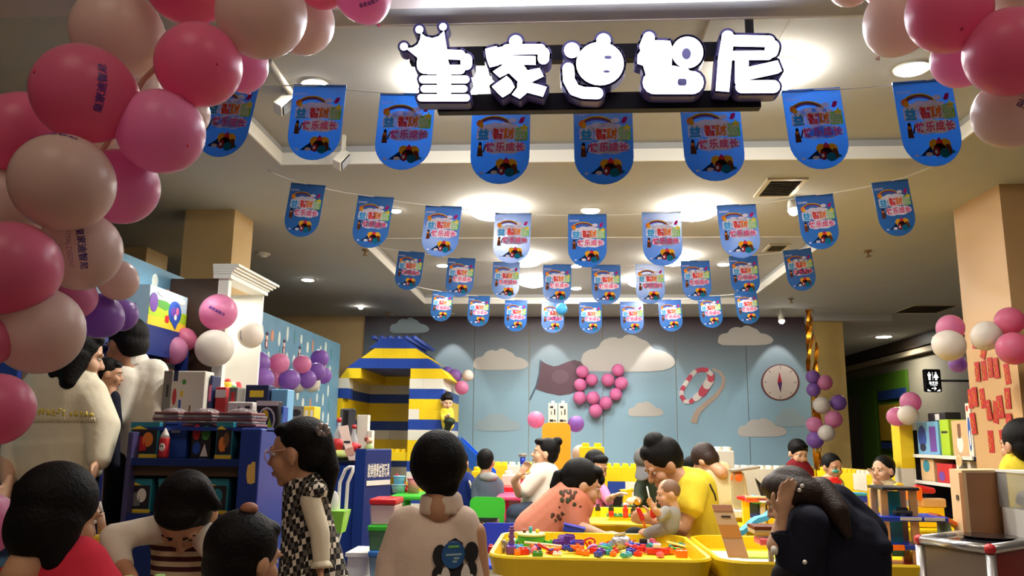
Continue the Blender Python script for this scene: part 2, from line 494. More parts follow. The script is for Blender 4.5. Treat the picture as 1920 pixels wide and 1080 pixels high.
for k in range(8):
    a = k * PI / 4; q = wall_poly([k2(1480 + r * math.cos(a + da), 435 + r * math.sin(a + da)) for r, da in ((172, -.02), (172, .02), (142, .02), (142, -.02))], M_BLACK, .003, .029)
    mb.add(q.v, q.f, False, mat('compass_tick_print', (120, 100, 98), 0.5))
obj('compass_needle', mb, cp)

# wallpapered partition on the left
XP = -2.62
M_PAPER = mat('blue_wallpaper', (98, 142, 168), 0.5, var=0.08, vscale=5)
wp = obj('wall_side', MB(M_PAPER).span((XP - .08, 3.0, 0), (XP, 9.26, 2.16)), kind='structure')
mb = MB(mat('wallpaper_drop_print', (214, 222, 214), 0.5)); m2 = mat('wallpaper_green_print', (86, 140, 150), 0.5); m3 = mat('wallpaper_figure_print', (120, 40, 48), 0.5); m4 = mat('wallpaper_orange_print', (206, 140, 110), 0.5)
rnd = random.Random(3)
for i in range(20):
    for j in range(9):
        y = 4.9 + i * .21 + rnd.uniform(-.05, .05); z = .5 + j * .19 + rnd.uniform(-.05, .05)
        m = mb.m if (i + j) % 3 else rnd.choice((m2, m4, m2))
        mb.prism([(p[0], p[1]) for p in ngon(0, 0, rnd.uniform(.024, .042), rnd.uniform(.045, .08), 10)], (XP + .003, y, z), (0, -1, 0), (0, 0, 1), (-.003, 0, 0), m)
obj('wallpaper_print', mb, wp, kind='stuff')
for i in range(7):
    y = 6.0 + i * .45; z = 1.92 - .012 * i
    mb = MB(m3); mb.prism(ngon(0, 0, .035, .05, 10), (XP + .004, y, z), (0, -1, 0), (0, 0, 1), (-.004, 0, 0), m3)
    mb.prism(ngon(0, .055, .026, .028, 10), (XP + .0045, y, z), (0, -1, 0), (0, 0, 1), (-.004, 0, 0), mat('wallpaper_skin_print', (222, 190, 170), .5))
    mb.prism(ngon(0, .085, .03, .018, 8), (XP + .005, y, z), (0, -1, 0), (0, 0, 1), (-.004, 0, 0), mat('wallpaper_cap_print', (60, 30, 60), .5))
    mb.prism(ngon(0, -.005, .016, .03, 8), (XP + .005, y, z), (0, -1, 0), (0, 0, 1), (-.004, 0, 0), mat('wallpaper_white_print', (224, 220, 214), .5))
    obj('wallpaper_figure', mb, wp)

# pillars
def pillar(a, b, m, top=ZC):
    return obj('pillar', MB(m).span((a[0], a[1], 0), (b[0], b[1], top)), kind='structure')
pillar((-2.90, 5.78), (-2.51, 6.15), M_BEIGE)
pillar((-4.15, 7.0), (-3.85, 7.4), M_BEIGE)
PA = onz(1787, 395, ZC); PX = PA.x; PN = onx(1874, 360, PX)
PR = pillar((PX, PN.y), (PX + .8, PA.y), M_ORANGE)
pillar((P(1531, 700, 11.02).x, 11.02), (P(1586, 700, 11.02).x, 11.28), mat('yellow_beige_paint', (196, 168, 104), 0.5, var=.03))
obj('trim_10', MB(M_CEIL).span((3.36, 10.9, 2.70), (4.4, 11.28, ZC)), kind='structure')
# ================================================================== ceiling fittings
E_LAMP = emis('lamp_glow', (255, 248, 234), 60.0)
E_DOWN = emis('downlight_glow', (255, 248, 234), 60.0)
M_LRIM = mat('lamp_rim', (236, 232, 220), 0.4)
WARM = (1.0, 0.985, 0.95)
def dome(p, r, power, label):
    t = thing('ceiling_lamp', label, 'lamp', p, 'round ceiling lamps')
    mb = MB(M_LRIM).lathe(p, p - Vector((0, 0, .025)), [(0, r * .9), (1, r * .9)], 28); obj('rim', mb, t)
    mb = MB(E_LAMP).lathe(p - Vector((0, 0, .0255)), p - Vector((0, 0, .095)), [(0, r * .93), (.2, r), (.45, r * .97), (.7, r * .8), (.92, r * .5), (1, r * .2)], 28); obj('diffuser', mb, t)
    area('ceiling_lamp_light', p - Vector((0, 0, .115)), r * 1.8, power * .5, WARM)
def down(p, r, power, label, spread=150):
    t = thing('downlight', label, 'lamp', p, 'recessed downlights')
    mb = MB(M_LRIM).lathe(p + Vector((0, 0, .0)), p - Vector((0, 0, .008)), [(0, r * 1.18), (1, r * 1.12)], 24); obj('trim_ring', mb, t)
    mb = MB(E_DOWN).lathe(p - Vector((0, 0, .0082)), p - Vector((0, 0, .014)), [(0, r), (1, r * .9)], 24); obj('lens', mb, t)
    if power: area('downlight_light', p - Vector((0, 0, .03)), r * 1.6, power, WARM, spread=spread)
for px, py, z, r, w, lb in ((838, 150, ZT, .17, 16, 'large round glowing lamp in the front ceiling tray, behind the crown sign character'),
                            (1440, 130, ZT, .17, 16, 'large round glowing lamp in the front ceiling tray, behind the last sign character'),
                            (925, 388, ZC, .17, 30, 'large bright round lamp on the middle ceiling band, left of the pair'),
                            (1300, 388, ZC, .17, 30, 'large bright round lamp on the middle ceiling band, right of the pair'),
                            (985, 482, ZT, .17, 24, 'round lamp in the rear ceiling tray, nearer one on its left side'),
                            (1262, 480, ZT, .17, 24, 'round lamp in the rear ceiling tray, nearer one on its right side'),
                            (1000, 523, ZT, .17, 24, 'round lamp in the rear ceiling tray, farther one on its left side'),
                            (1205, 523, ZT, .17, 24, 'round lamp in the rear ceiling tray, farther one on its right side')):
    dome(onz(px, py, z), r, w, lb)
for px, py, z, r, w, lb in ((590, 157, ZT, .062, 8, 'oval-looking bright downlight above the second front flag from the left'),
                            (1710, 128, ZT, .075, 8, 'bright downlight above the rightmost front flag'),
                            (1107, 394, ZC, .065, 10, 'small downlight between the two large middle ceiling lamps'),
                            (577, 524, ZC, .065, 9, 'lone small downlight in the plain ceiling left of the flags'),
                            (830, 497, ZT, .06, 6, 'small downlight behind the third-row flags on their left side'),
                            (1080, 498, ZT, .06, 8, 'small downlight centred between the rear tray lamps'),
                            (1080, 540, ZT, .065, 8, 'small downlight near the back edge of the rear ceiling tray'),
                            (1357, 495, ZT, .06, 6, 'small downlight behind the third-row flags on their right side'),
                            (742, 394, ZC, .04, 6, 'tiny downlight beside the second-row flag left of centre'),
                            (1657, 631, ZC, .12, 25, 'downlight in the far corridor ceiling beyond the apricot pillar')):
    down(onz(px, py, z), r, w, lb)
# wall-washing downlights close to the mural: their pools of light end in the pale ovals of the photograph
for px in (850, 1032, 1230, 1455):
    x = P(px, 640, YB).x
    l = bpy.data.lights.new('wall_washer', 'SPOT'); l.energy = 110; l.color = (1.0, 0.95, 0.86); l.spot_size = math.radians(62); l.spot_blend = 0.35; l.shadow_soft_size = 0.03
    o = bpy.data.objects.new('wall_washer', l); o.location = (x, YB - .30, ZC + .0); COL.objects.link(o)
    o.rotation_euler = (math.radians(8), 0, 0)
    t = thing('wall_washer_lamp', 'small recessed washer lamp above the mural, over %s' % {850: 'the block house roof', 1032: 'the dark flag print', 1230: 'the big cloud print', 1455: 'the compass print'}[px], 'lamp', (x, YB - .3, ZC), 'washers above the mural')
    obj('trim_ring', MB(M_LRIM).lathe((x, YB - .3, ZC + .02), (x, YB - .3, ZC - .006), [(0, .06), (1, .055)], 20), t)

# little track spots: bright bare lamps on short stems
def spot(px, py, d, lb, aim=(0, -.3, -1)):
    p = P(px, py, d); t = thing('ceiling_spot', lb, 'lamp', p, 'small ceiling spots')
    top = Vector((p.x, p.y, ZC)); a = Vector(aim).normalized()
    obj('stem', MB(M_LRIM).cyl(top, p + Vector((0, 0, .03)), .012, n=8), t)
    obj('head', MB(M_LRIM).lathe(p - a * .06, p + a * .03, [(0, .025), (.3, .035), (1, .042)], 14), t)
    obj('bulb', MB(E_DOWN).ell(p + a * .032, .036, n=12, k=8), t)
spot(677, 571, 10.4, 'small bright spot at the ceiling edge left of the mural')
spot(1465, 598, 10.6, 'small bright spot on a stem above the mural compass')
spot(1487, 388, 5.6, 'bright bare spot hanging beside the second-row flags on the right')
# white track heads on the left of the front tray
M_TRK = mat('white_track_head', (226, 222, 210), 0.4)
def track(px, py, d, lb, dx):
    p = P(px, py, d); t = thing('track_spotlight', lb, 'lamp', p, 'white box track heads')
    top = Vector((p.x + .02, p.y, ZT if p.y < T1[1] else ZC))
    obj('bracket', MB(M_TRK).box((top + p) / 2, (.02, .03, top.z - p.z)), t)
    R = Matrix.Rotation(dx, 3, 'Y') @ Matrix.Rotation(-.5, 3, 'X')
    obj('housing', MB(M_TRK).cbox(p, (.055, .075, .11), .006, R), t)
    obj('dark_front', MB(M_BLACK).box(p + R @ Vector((.03, 0, .0)), (.012, .06, .09), R), t)
track(532, 195, 3.95, 'white box spotlight between the first and second front flags', .5)
track(640, 300, 4.6, 'white box spotlight below the front tray edge, right of the second flag', .45)
t = thing('track_rail', 'white lighting track running along the front tray ceiling', 'rail', P(520, 140, 3.5))
a = onz(507, 112, ZT); b = onz(548, 172, ZT)
obj('rail', MB(M_TRK).tube([a - Vector((0, 0, .015)), b - Vector((0, 0, .015))], .018, 6), t)

# air vents
def vent(px0, px1, y0, y1, z, lb, nb=9):
    a = onz(px0, y1, z); b = onz(px1, y0, z); x0, x1 = min(a.x, b.x), max(a.x, b.x); ya, yb = min(a.y, b.y), max(a.y, b.y)
    t = thing('ceiling_vent', lb, 'vent', ((x0 + x1) / 2, (ya + yb) / 2, z), 'ceiling air vents')
    mf = mat('vent_frame', (196, 184, 158), .5)
    f = MB(mf)
    f.span((x0, ya, z - .012), (x1, ya + .03, z)); f.span((x0, yb - .03, z - .012), (x1, yb, z)); f.span((x0, ya + .03, z - .012), (x0 + .03, yb - .03, z)); f.span((x1 - .03, ya + .03, z - .012), (x1, yb - .03, z))
    obj('frame', f, t)
    obj('backing', MB(mat('vent_dark', (40, 36, 30), .8)).span((x0 + .03, ya + .03, z - .002), (x1 - .03, yb - .03, z)), t)
    for i in range(nb):
        y = ya + .03 + (yb - ya - .06) * (i + .5) / nb
        obj('slat', MB(mat('vent_slat', (120, 110, 94), .5)).box(((x0 + x1) / 2, y, z - .007), (x1 - x0 - .06, (yb - ya) / nb * .5, .004), Matrix.Rotation(.5, 3, 'X')), t)
vent(1412, 1516, 333, 368, ZC, 'grey slatted air vent right of the second-row flags, nearer one')
vent(1428, 1484, 457, 471, ZT, 'small slatted air vent in the rear tray behind the right flags', 6)
vent(1672, 1800, 571, 586, ZC, 'wide dark air vent in the ceiling near the apricot pillar', 6)
# sprinklers and a smoke detector
for px, py, lb in ((1627, 476, 'small brass sprinkler head in the ceiling right of all flags'), (1483, 566, 'small sprinkler head near the back of the ceiling, right'), (685, 474, 'small sprinkler head in the ceiling by the left tray edge'), (727, 592, 'small sprinkler head at the back left above the mural')):
    p = onz(px, py - 6, ZC); t = thing('sprinkler', lb, 'sprinkler', p)
    mm = mat('brass_sprinkler', (150, 120, 78), .4, metal=.5)
    obj('rose', MB(mm).cyl(p, p - Vector((0, 0, .012)), .035, .03, 14), t)
    obj('nozzle', MB(mm).cyl(p - Vector((0, 0, .012)), p - Vector((0, 0, .05)), .01, .008, 8), t)
    obj('deflector', MB(mm).cyl(p - Vector((0, 0, .05)), p - Vector((0, 0, .056)), .024, .024, 12), t)
p = onz(493, 475, ZC); t = thing('smoke_detector', 'round smoke detector on the plain ceiling above the left downlight', 'detector', p)
obj('base', MB(M_LRIM).cyl(p, p - Vector((0, 0, .02)), .07, .065, 20), t); obj('sensor', MB(M_LRIM).cyl(p - Vector((0, 0, .02)), p - Vector((0, 0, .04)), .045, .03, 16), t)
# access hatch behind the sign
a = onz(1322, 62, ZT); b = onz(1490, 18, ZT)
t = thing('access_hatch', 'square white access hatch in the tray ceiling behind the sign post', 'hatch', ((a.x + b.x) / 2, (a.y + b.y) / 2, ZT))
f = MB(M_CEIL); x0, x1, ya, yb = a.x, b.x, min(a.y, b.y), max(a.y, b.y)
ya = max(ya, T1[0] + .03); yb = max(yb, ya + .3)
f.span((x0, ya, ZT - .004), (x1, yb, ZT + .001)); obj('lid', f, t)
f = MB(mat('hatch_joint', (120, 108, 90), .6)); f.span((x0 - .012, yb, ZT - .006), (x1 + .012, yb + .012, ZT)); f.span((x0 - .012, ya, ZT - .006), (x0, yb, ZT)); f.span((x1, ya, ZT - .006), (x1 + .012, yb, ZT)); obj('frame', f, t)
# ================================================================== balloons
RB = {'pink': rubber('pink_rubber', (255, 164, 208)), 'white': rubber('white_rubber', (240, 230, 218), .4), 'blush': rubber('blush_white_rubber', (246, 216, 206), .55), 'purple': rubber('purple_rubber', (176, 128, 216)), 'heart': rubber('magenta_pink_rubber', (255, 142, 200), .3), 'cyan': rubber('cyan_rubber', (90, 190, 236)), 'hot': rubber('deep_pink_rubber', (255, 140, 178))}
M_INK = mat('purple_balloon_ink', (58, 34, 120), .4)
M_INK2 = mat('pale_balloon_ink', (176, 128, 168), .5)
def bal_mesh(col, n, k):
    prof = []
    for i in range(1, k):
        th = PI * i / k; z = math.cos(th); r = math.sin(th)
        if z < 0: r *= 1 - .10 * z * z * z * z; z *= 1.10 + .06 * z * z
        prof.append(((z + 1) / 2, max(r, .02)))
    prof.reverse()
    mb = MB(RB[col]).lathe((0, 0, -1), (0, 0, 1), prof, n); mb.fs[-1] = True; mb.fs[-2] = True
    return mb.data(col + '_balloon')
BM = {}
KN = MB(None)
def knot_mesh(col): return MB(RB[col]).lathe((0, 0, -1.30), (0, 0, -1.13), [(0, .085), (.15, .07), (.5, .03), (.8, .05), (1, .08)], 10).data('knot')
def tip_mesh(col): return MB(mat(col + '_thick_rubber', {'pink': (206, 40, 84), 'hot': (200, 34, 76), 'heart': (200, 34, 90), 'white': (206, 180, 166), 'blush': (206, 176, 160), 'purple': (84, 44, 130), 'cyan': (60, 140, 200)}[col], .4)).ell((0, 0, .985), (.045, .045, .03), n=10, k=6).data('tip')
KM = {}
def balloon(px, py, r, d, col, label, group=None, axis=None, tip=None, flat=None, text=None, string=None):
    """axis: where the crown points (world); tip: pixel under which the crown spot shows"""
    p = P(px, py, d); R = r * mpp(p)
    if tip is not None:
        u = (tip[0] - px) / r; v = (tip[1] - py) / r; w = math.sqrt(max(0, 1 - u * u - v * v))
        axis = RC @ Vector((u, -v, w))
    if axis is None: axis = Vector((random.uniform(-.5, .5), -.7 + random.uniform(-.4, .3), random.uniform(-.9, .6)))
    ax = Vector(axis).normalized()
    q = Vector((0, 0, 1)).rotation_difference(ax)
    big = r > 33
    kk = (col, big)
    if kk not in BM: BM[kk] = bal_mesh(col, 40 if big else 22, 28 if big else 14)
    if col not in KM: KM[col] = (knot_mesh(col), tip_mesh(col))
    o = bpy.data.objects.new('balloon', BM[kk]); COL.objects.link(o)
    sc = Matrix.Diagonal((flat[0], flat[1], flat[2], 1)) if flat else Matrix.Identity(4)
    M = Matrix.Translation(p) @ q.to_matrix().to_4x4() @ Matrix.Scale(R, 4) @ sc
    o.matrix_basis = M
    o['label'] = label; o['category'] = 'balloon'
    if group: o['group'] = group
    k = bpy.data.objects.new('knot', KM[col][0]); COL.objects.link(k); k.parent = o
    if tip is not None:
        k = bpy.data.objects.new('tip', KM[col][1]); COL.objects.link(k); k.parent = o
    if text:
        # lettering wrapped round the balloon; text = (x, y, width as shares of r, turn, words, ink, optional second line)
        for (u, v, wid, turn, words, ink, hh) in text:
            mb = MB(ink)
            w0 = math.sqrt(max(.02, 1 - u * u - v * v))
            nrm = (RC @ Vector((u, -v, w0))).normalized()
            rt = RC @ Vector((math.cos(turn), math.sin(turn), 0)); rt = (rt - nrm * rt.dot(nrm)).normalized(); up = nrm.cross(rt)
            Mi = M.inverted()
            def wrap(a, b):
                v3 = (nrm + rt * math.tan(max(-1.3, min(1.3, a))) + up * math.tan(max(-1.3, min(1.3, b)))).normalized()
                loc = (Mi.to_3x3() @ v3).normalized()
                z = loc.z; kf = 1.0
                if z < 0: kf = 1.0 + .14 * z * z
                return loc * (kf * 1.012)
            add_text(mb, words, (0, 0, 0), (1, 0, 0), (0, 1, 0), wid, ink, .02 if ink is M_INK else 0, hh, wrap)
            if mb.v:
                t = bpy.data.objects.new('printed_lettering', mb.data('printed_lettering')); COL.objects.link(t); t.parent = o
    return o
TN = '皇家迪智尼'
G = 'balloons of the left arch'
def tx(u, v, wid, turn, two=True, hh=.2):
    t = [(u, v, wid, turn, TN, M_INK, hh)]
    if two:
        du, dv = math.sin(turn), math.cos(turn)
        t.append((u + du * hh * .9, v + dv * hh * .9, wid * .95, turn, 'ROYAL DEEDNY', M_INK2, hh * .5))
    return t
for a in (
 (220, 62, 82, 2.30, 'white', 'large white balloon near the top left corner of the arch', dict()),
 (352, -35, 80, 2.25, 'hot', 'deep pink balloon cut by the top edge between two large white ones', dict()),
 (489, 27, 82, 2.15, 'white', 'large white balloon at the top end of the left arch', dict()),
 (566, 42, 60, 2.42, 'white', 'thin pale white balloon peeping out behind the topmost white one', dict()),
 (605, -30, 47, 2.30, 'hot', 'pink balloon cut by the top edge, above the pale white one', dict()),
 (680, -14, 53, 2.30, 'pink', 'pink balloon with purple lettering at the far tip of the left arch', dict(text=tx(.35, .62, .7, .25, False, .16))),
 (373, 122, 78, 2.10, 'hot', 'pink balloon with a dark crown spot beside the ceiling spotlight', dict(tip=(428, 135))),
 (453, 120, 49, 2.50, 'pink', 'small pink balloon half hidden near the first bunting flag', dict()),
 (157, 175, 91, 2.00, 'hot', 'big pink balloon with a column of purple lettering on its right side', dict(tip=(109, 154), text=tx(.72, .05, 1.0, 1.45, False, .19))),
 (42, 252, 78, 2.15, 'hot', 'deep pink balloon at the left border behind the lettered one', dict()),
 (303, 247, 78, 2.10, 'pink', 'bright pink balloon left of the first bunting flag', dict(tip=(366, 279))),
 (346, 214, 44, 2.60, 'white', 'white balloon barely peeping out above the bright pink one', dict()),
 (118, 342, 91, 1.95, 'white', 'big cream white balloon in the middle of the arch', dict(text=tx(.0, -.93, 1.0, .0, False, .12))),
 (225, 350, 70, 2.20, 'pink', 'bright pink balloon below the arch middle, over the brown pillar', dict()),
 (16, 382, 72, 2.20, 'white', 'pale balloon at the left border, behind the cream one', dict()),
 (245, 158, 60, 2.75, 'white', 'faint pinkish balloon deep inside the arch between four others', dict()),
 (195, 275, 55, 2.75, 'white', 'pale balloon deep inside the arch above the cream one', dict()),
 (150, 470, 74, 2.10, 'white', 'pale balloon with purple lettering and a thin second line down its side', dict(text=tx(.52, -.02, 1.05, -1.45, False, .2) + [(.26, -.02, 1.0, -1.47, 'ROYAL DEEDNY', M_INK2, .12)])),
 (17, 503, 88, 1.90, 'hot', 'big deep pink balloon at the left border, mid height', dict(tip=(5, 524))),
 (221, 525, 37, 2.60, 'white', 'smaller grey white balloon right of the lettered pale one', dict()),
 (72, 618, 80, 2.00, 'white', 'big white balloon above the woman in the cream jacket', dict()),
 (140, 558, 40, 2.50, 'pink', 'pink pear-shaped balloon between two white ones, low in the arch', dict(axis=(.6, -.4, -.5))),
 (185, 592, 42, 2.65, 'purple', 'purple balloon just left above the dark-haired man', dict()),
 (228, 592, 29, 2.85, 'purple', 'smaller purple balloon half hidden behind the dark-haired man', dict()),
 (-24, 640, 47, 1.90, 'hot', 'pink balloon with lettering mostly cut by the left border, upper', dict(text=tx(.6, .2, .9, 1.9, False, .2))),
 (-8, 767, 67, 1.85, 'hot', 'pink balloon with vertical purple lettering low at the left border', dict(text=tx(.42, .05, 1.1, -1.75, True, .24))),
 (-31, 985, 58, 1.85, 'pink', 'lowest pink balloon, cut by the left border', dict())):
    balloon(*a[:4], 'blush' if a[4] == 'white' else a[4], a[5], G, **a[6])
G = 'balloons of the right arch'
for a in (
 (1595, -25, 37, 2.35, 'white', 'white balloon barely showing at the top edge, first of the right arch', dict()),
 (1666, -36, 46, 2.30, 'hot', 'pink balloon barely showing at the top edge of the right arch', dict()),
 (1688, 35, 64, 2.30, 'white', 'pale lilac white balloon at the tip of the right arch', dict()),
 (1779, 23, 75, 2.05, 'hot', 'big pink balloon with lettering and dark crown spot, right arch', dict(tip=(1772, 73), text=tx(.75, -.35, .8, -1.25, False, .17))),
 (1802, 110, 53, 2.30, 'pink', 'pink balloon half hidden between two big pink ones, right arch', dict()),
 (1896, 98, 81, 2.00, 'hot', 'biggest pink balloon at the right border with a dark crown spot', dict(tip=(1891, 154))),
 (1893, 212, 65, 2.15, 'white', 'white balloon with upside-down purple lettering at the right border', dict(text=[(.05, .12, .95, PI - .5, TN, M_INK, .26), (-.02, -.2, .8, PI - .5, 'ROYAL DEEDNY', M_INK2, .13)])),
 (1905, -18, 46, 2.30, 'white', 'pale balloon at the top right corner', dict())):
    balloon(*a[:4], 'blush' if a[4] == 'white' else a[4], a[5], G, **a[6])
# the thin arch pole and sticks the front balloons are tied to
mb = MB(mat('clear_brown_stick', (150, 96, 84), .4))
mb.tube([P(-60, 1010, 2.05), P(-10, 640, 2.2), P(60, 420, 2.25), P(190, 290, 2.3), P(270, 150, 2.3), P(400, 20, 2.35), P(640, -30, 2.45)], .010, 6)
obj('balloon_arch_pole', mb, None, 'thin brownish rod inside the left balloon arch, seen between balloons', 'rod')
mb = MB(mat('clear_brown_stick', (150, 96, 84), .4)).tube([P(1560, -40, 2.4), P(1760, 20, 2.3), P(1880, 60, 2.2), P(1960, 260, 2.25), P(1980, 560, 2.25)], .010, 6)
obj('balloon_arch_pole', mb, None, 'thin brownish rod inside the right balloon arch', 'rod')
G = 'balloons by the white bookcase'
for a in (
 (344, 637, 23, 5.0, 'hot', 'rear pink balloon of the pair left of the white bookcase', dict()),
 (325, 658, 26, 4.9, 'pink', 'front pink balloon of the pair left of the white bookcase', dict(tip=(327, 673))),
 (410, 585, 34, 5.0, 'pink', 'tilted pink balloon with purple lettering before the white bookcase', dict(axis=(.8, -.5, .35), text=tx(.25, -.1, .95, -.5, False, .18))),
 (402, 653, 35, 4.95, 'white', 'white balloon below the tilted pink one at the bookcase', dict()),
 (470, 628, 24, 5.4, 'white', 'white lettered balloon on the right edge of the bookcase', dict(text=tx(-.5, .0, .8, -1.4, False, .16)))):
    balloon(*a[:6], G, **a[6])
G = 'balloons along the blue wallpaper'
for a in (
 (485, 681, 22, 6.45, 'purple', 'purple balloon behind the first pink one on the wallpaper'), (468, 686, 18, 6.2, 'pink', 'pink balloon at the left end of the wallpaper cluster'),
 (493, 711, 21, 6.3, 'purple', 'purple balloon low at the left of the wallpaper cluster'), (524, 681, 19, 6.6, 'pink', 'middle pink balloon, upper row, wallpaper cluster'),
 (514, 711, 18, 6.8, 'pink', 'pink balloon tucked between two low purple ones on the wallpaper'), (543, 712, 20, 6.8, 'purple', 'middle purple balloon of the low row on the wallpaper'),
 (557, 720, 17, 7.2, 'white', 'white balloon behind the middle low purple one'), (567, 683, 17, 7.1, 'pink', 'right pink balloon of the wallpaper cluster'),
 (575, 711, 18, 7.2, 'purple', 'purple balloon right of the middle in the low row on the wallpaper'), (584, 719, 17, 7.5, 'white', 'white balloon at the low right of the wallpaper cluster'),
 (600, 672, 17, 7.6, 'purple', 'topmost purple balloon at the right end on the wallpaper'), (594, 697, 17, 7.4, 'purple', 'purple balloon under the topmost one, wallpaper right end'),
 (606, 704, 16, 7.7, 'purple', 'rightmost purple balloon on the wallpaper')):
    balloon(*a[:6], G, axis=(.8, -.4, random.uniform(-.3, .3)))
G = 'balloons at the house roof corner'
for a in ((823, 690, 6, 10.2, 'white', 'tiny white balloon at the roof corner of the block house'), (839, 698, 11, 10.15, 'purple', 'darker purple balloon by the roof corner'), (853, 705, 13, 10.1, 'purple', 'lit purple balloon right of the block house roof'),
          (877, 704, 11, 10.1, 'white', 'white balloon right of the purple ones by the house'), (866, 727, 13, 10.0, 'pink', 'pink balloon hanging lowest right of the block house')):
    balloon(*a[:6], G)
G = 'pink balloons forming a heart on the mural'
for x, y, r, lb in ((1092, 697, 12, 'top left lobe'), (1109.6, 712, 11.5, 'inner left of the notch'), (1088, 721.5, 12, 'left side, second from top'), (1086.7, 746, 12.5, 'left side, lowest'), (1111.9, 746, 12.5, 'inside, beside the lowest left one'),
                (1117, 770.4, 13, 'bottom point'), (1136, 755.6, 12.5, 'right of the bottom point'), (1154.8, 739.3, 12, 'right side, middle'), (1165, 718.5, 12.5, 'right side, upper'), (1159, 694, 12, 'top right lobe'), (1140, 712, 12.5, 'inner right of the notch')):
    balloon(x, y, r, YB - .02 - r * YB / F * 1.02, 'heart', 'pink balloon of the heart on the mural: ' + lb, G, axis=(random.uniform(-.3, .3), -1, random.uniform(-.3, .3)))
G = 'balloons by the orange slide post'
for a in ((1005, 787, 16, 8.6, 'pink', 'bright pink balloon left of the orange post'), (1080, 795, 15.5, 8.6, 'purple', 'purple balloon right of the orange post'), (1088, 851, 16, 8.75, 'white', 'white balloon behind the tall yellow block')):
    balloon(*a[:6], G)
G = 'balloons on the beige corner pillar'
for a in ((1524, 707, 13, 10.45, 'purple', 'upper purple balloon under the gold foil'), (1525, 731, 13, 10.45, 'purple', 'second purple balloon under the gold foil'), (1547, 717, 14, 10.4, 'pink', 'topmost pink balloon on the beige pillar'), (1541, 760, 16, 10.4, 'white', 'upper white balloon on the beige pillar'),
          (1572, 755, 15, 10.4, 'purple', 'purple balloon right of the upper white one'), (1527, 797, 15, 10.4, 'pink', 'left pink balloon low on the pillar'), (1563, 786, 16, 10.35, 'pink', 'right pink balloon low on the pillar'), (1550, 812, 15.5, 10.3, 'white', 'lower white balloon on the beige pillar'), (1528, 825, 16, 10.4, 'purple', 'lowest purple balloon of the pillar bunch')):
    balloon(*a[:6], G)
G = 'balloons on the block column'
for a in ((1707, 754, 19, 6.9, 'pink', 'upper pink balloon above the block column'), (1680, 781, 17, 6.9, 'pink', 'left pink balloon above the block column'), (1702, 778, 18, 6.75, 'white', 'white balloon with a pointed neck above the block column')):
    balloon(*a[:6], G, axis=(-1, -.3, .1) if 'pointed' in a[5] else None, flat=(1, 1, 1.0))
G = 'balloons on the apricot pillar'
for a in ((1782, 615, 25, 5.3, 'pink', 'pink balloon on the left edge of the apricot pillar'), (1780, 648, 29, 5.15, 'white', 'white balloon on the left edge of the apricot pillar'), (1796, 683, 16, 5.4, 'purple', 'purple balloon under the white one, apricot pillar'),
          (1850, 629, 27, 4.95, 'white', 'white balloon in front of the apricot pillar'), (1893, 602, 26, 4.9, 'hot', 'upper pink balloon right on the apricot pillar'), (1900, 653, 30, 4.8, 'hot', 'lower pink balloon right on the apricot pillar')):
    balloon(*a[:6], G)
balloon(1053, 579, 11, 8.95, 'cyan', 'single light blue balloon under the rear bunting row')
# ================================================================== the lit shop sign: five box letters on a hung frame
DS = 3.0
def sp3(px, py): return P(px, py, DS)
SGN = thing('shop_sign', 'lit white five-character shop sign with crown on a black hanging frame', 'sign', P(1110, 190, DS + .06))
E_SIGN = emis('letter_face_glow', (236, 240, 255), 5.0)
M_RIM = mat('letter_rim_indigo', (84, 80, 158), 0.35)
Y0 = DS + .085
def bar(x0, y0, x1, y1, nm):
    a = P(x0, y0, Y0); b = P(x1, y1, Y0)
    obj(nm, MB(M_NAVYM).span((min(a.x, b.x), Y0 - .012, min(a.z, b.z)), (max(a.x, b.x), Y0 + .03, max(a.z, b.z))), SGN)
bar(770, 92, 1392, 108, 'frame_bar'); bar(822, 180, 1426, 203, 'frame_bar')
for px, w in ((826, 5.5), (1411, 7)):
    a = P(px - w, 190, Y0 + .045); b = P(px + w, 190, Y0 + .045)
    obj('hanger_post', MB(M_NAVYM).span((a.x, Y0 + .03, a.z), (b.x, Y0 + .055, T1 and ZT)), SGN)
kA = lambda x, y: (740 + x / 5.189, 30 + y / 5.189)
kB = lambda x, y: (1100 + x / 5.053, 30 + y / 5.053)
kC = lambda x, y: (640 + x / 3.0, y / 3.0)
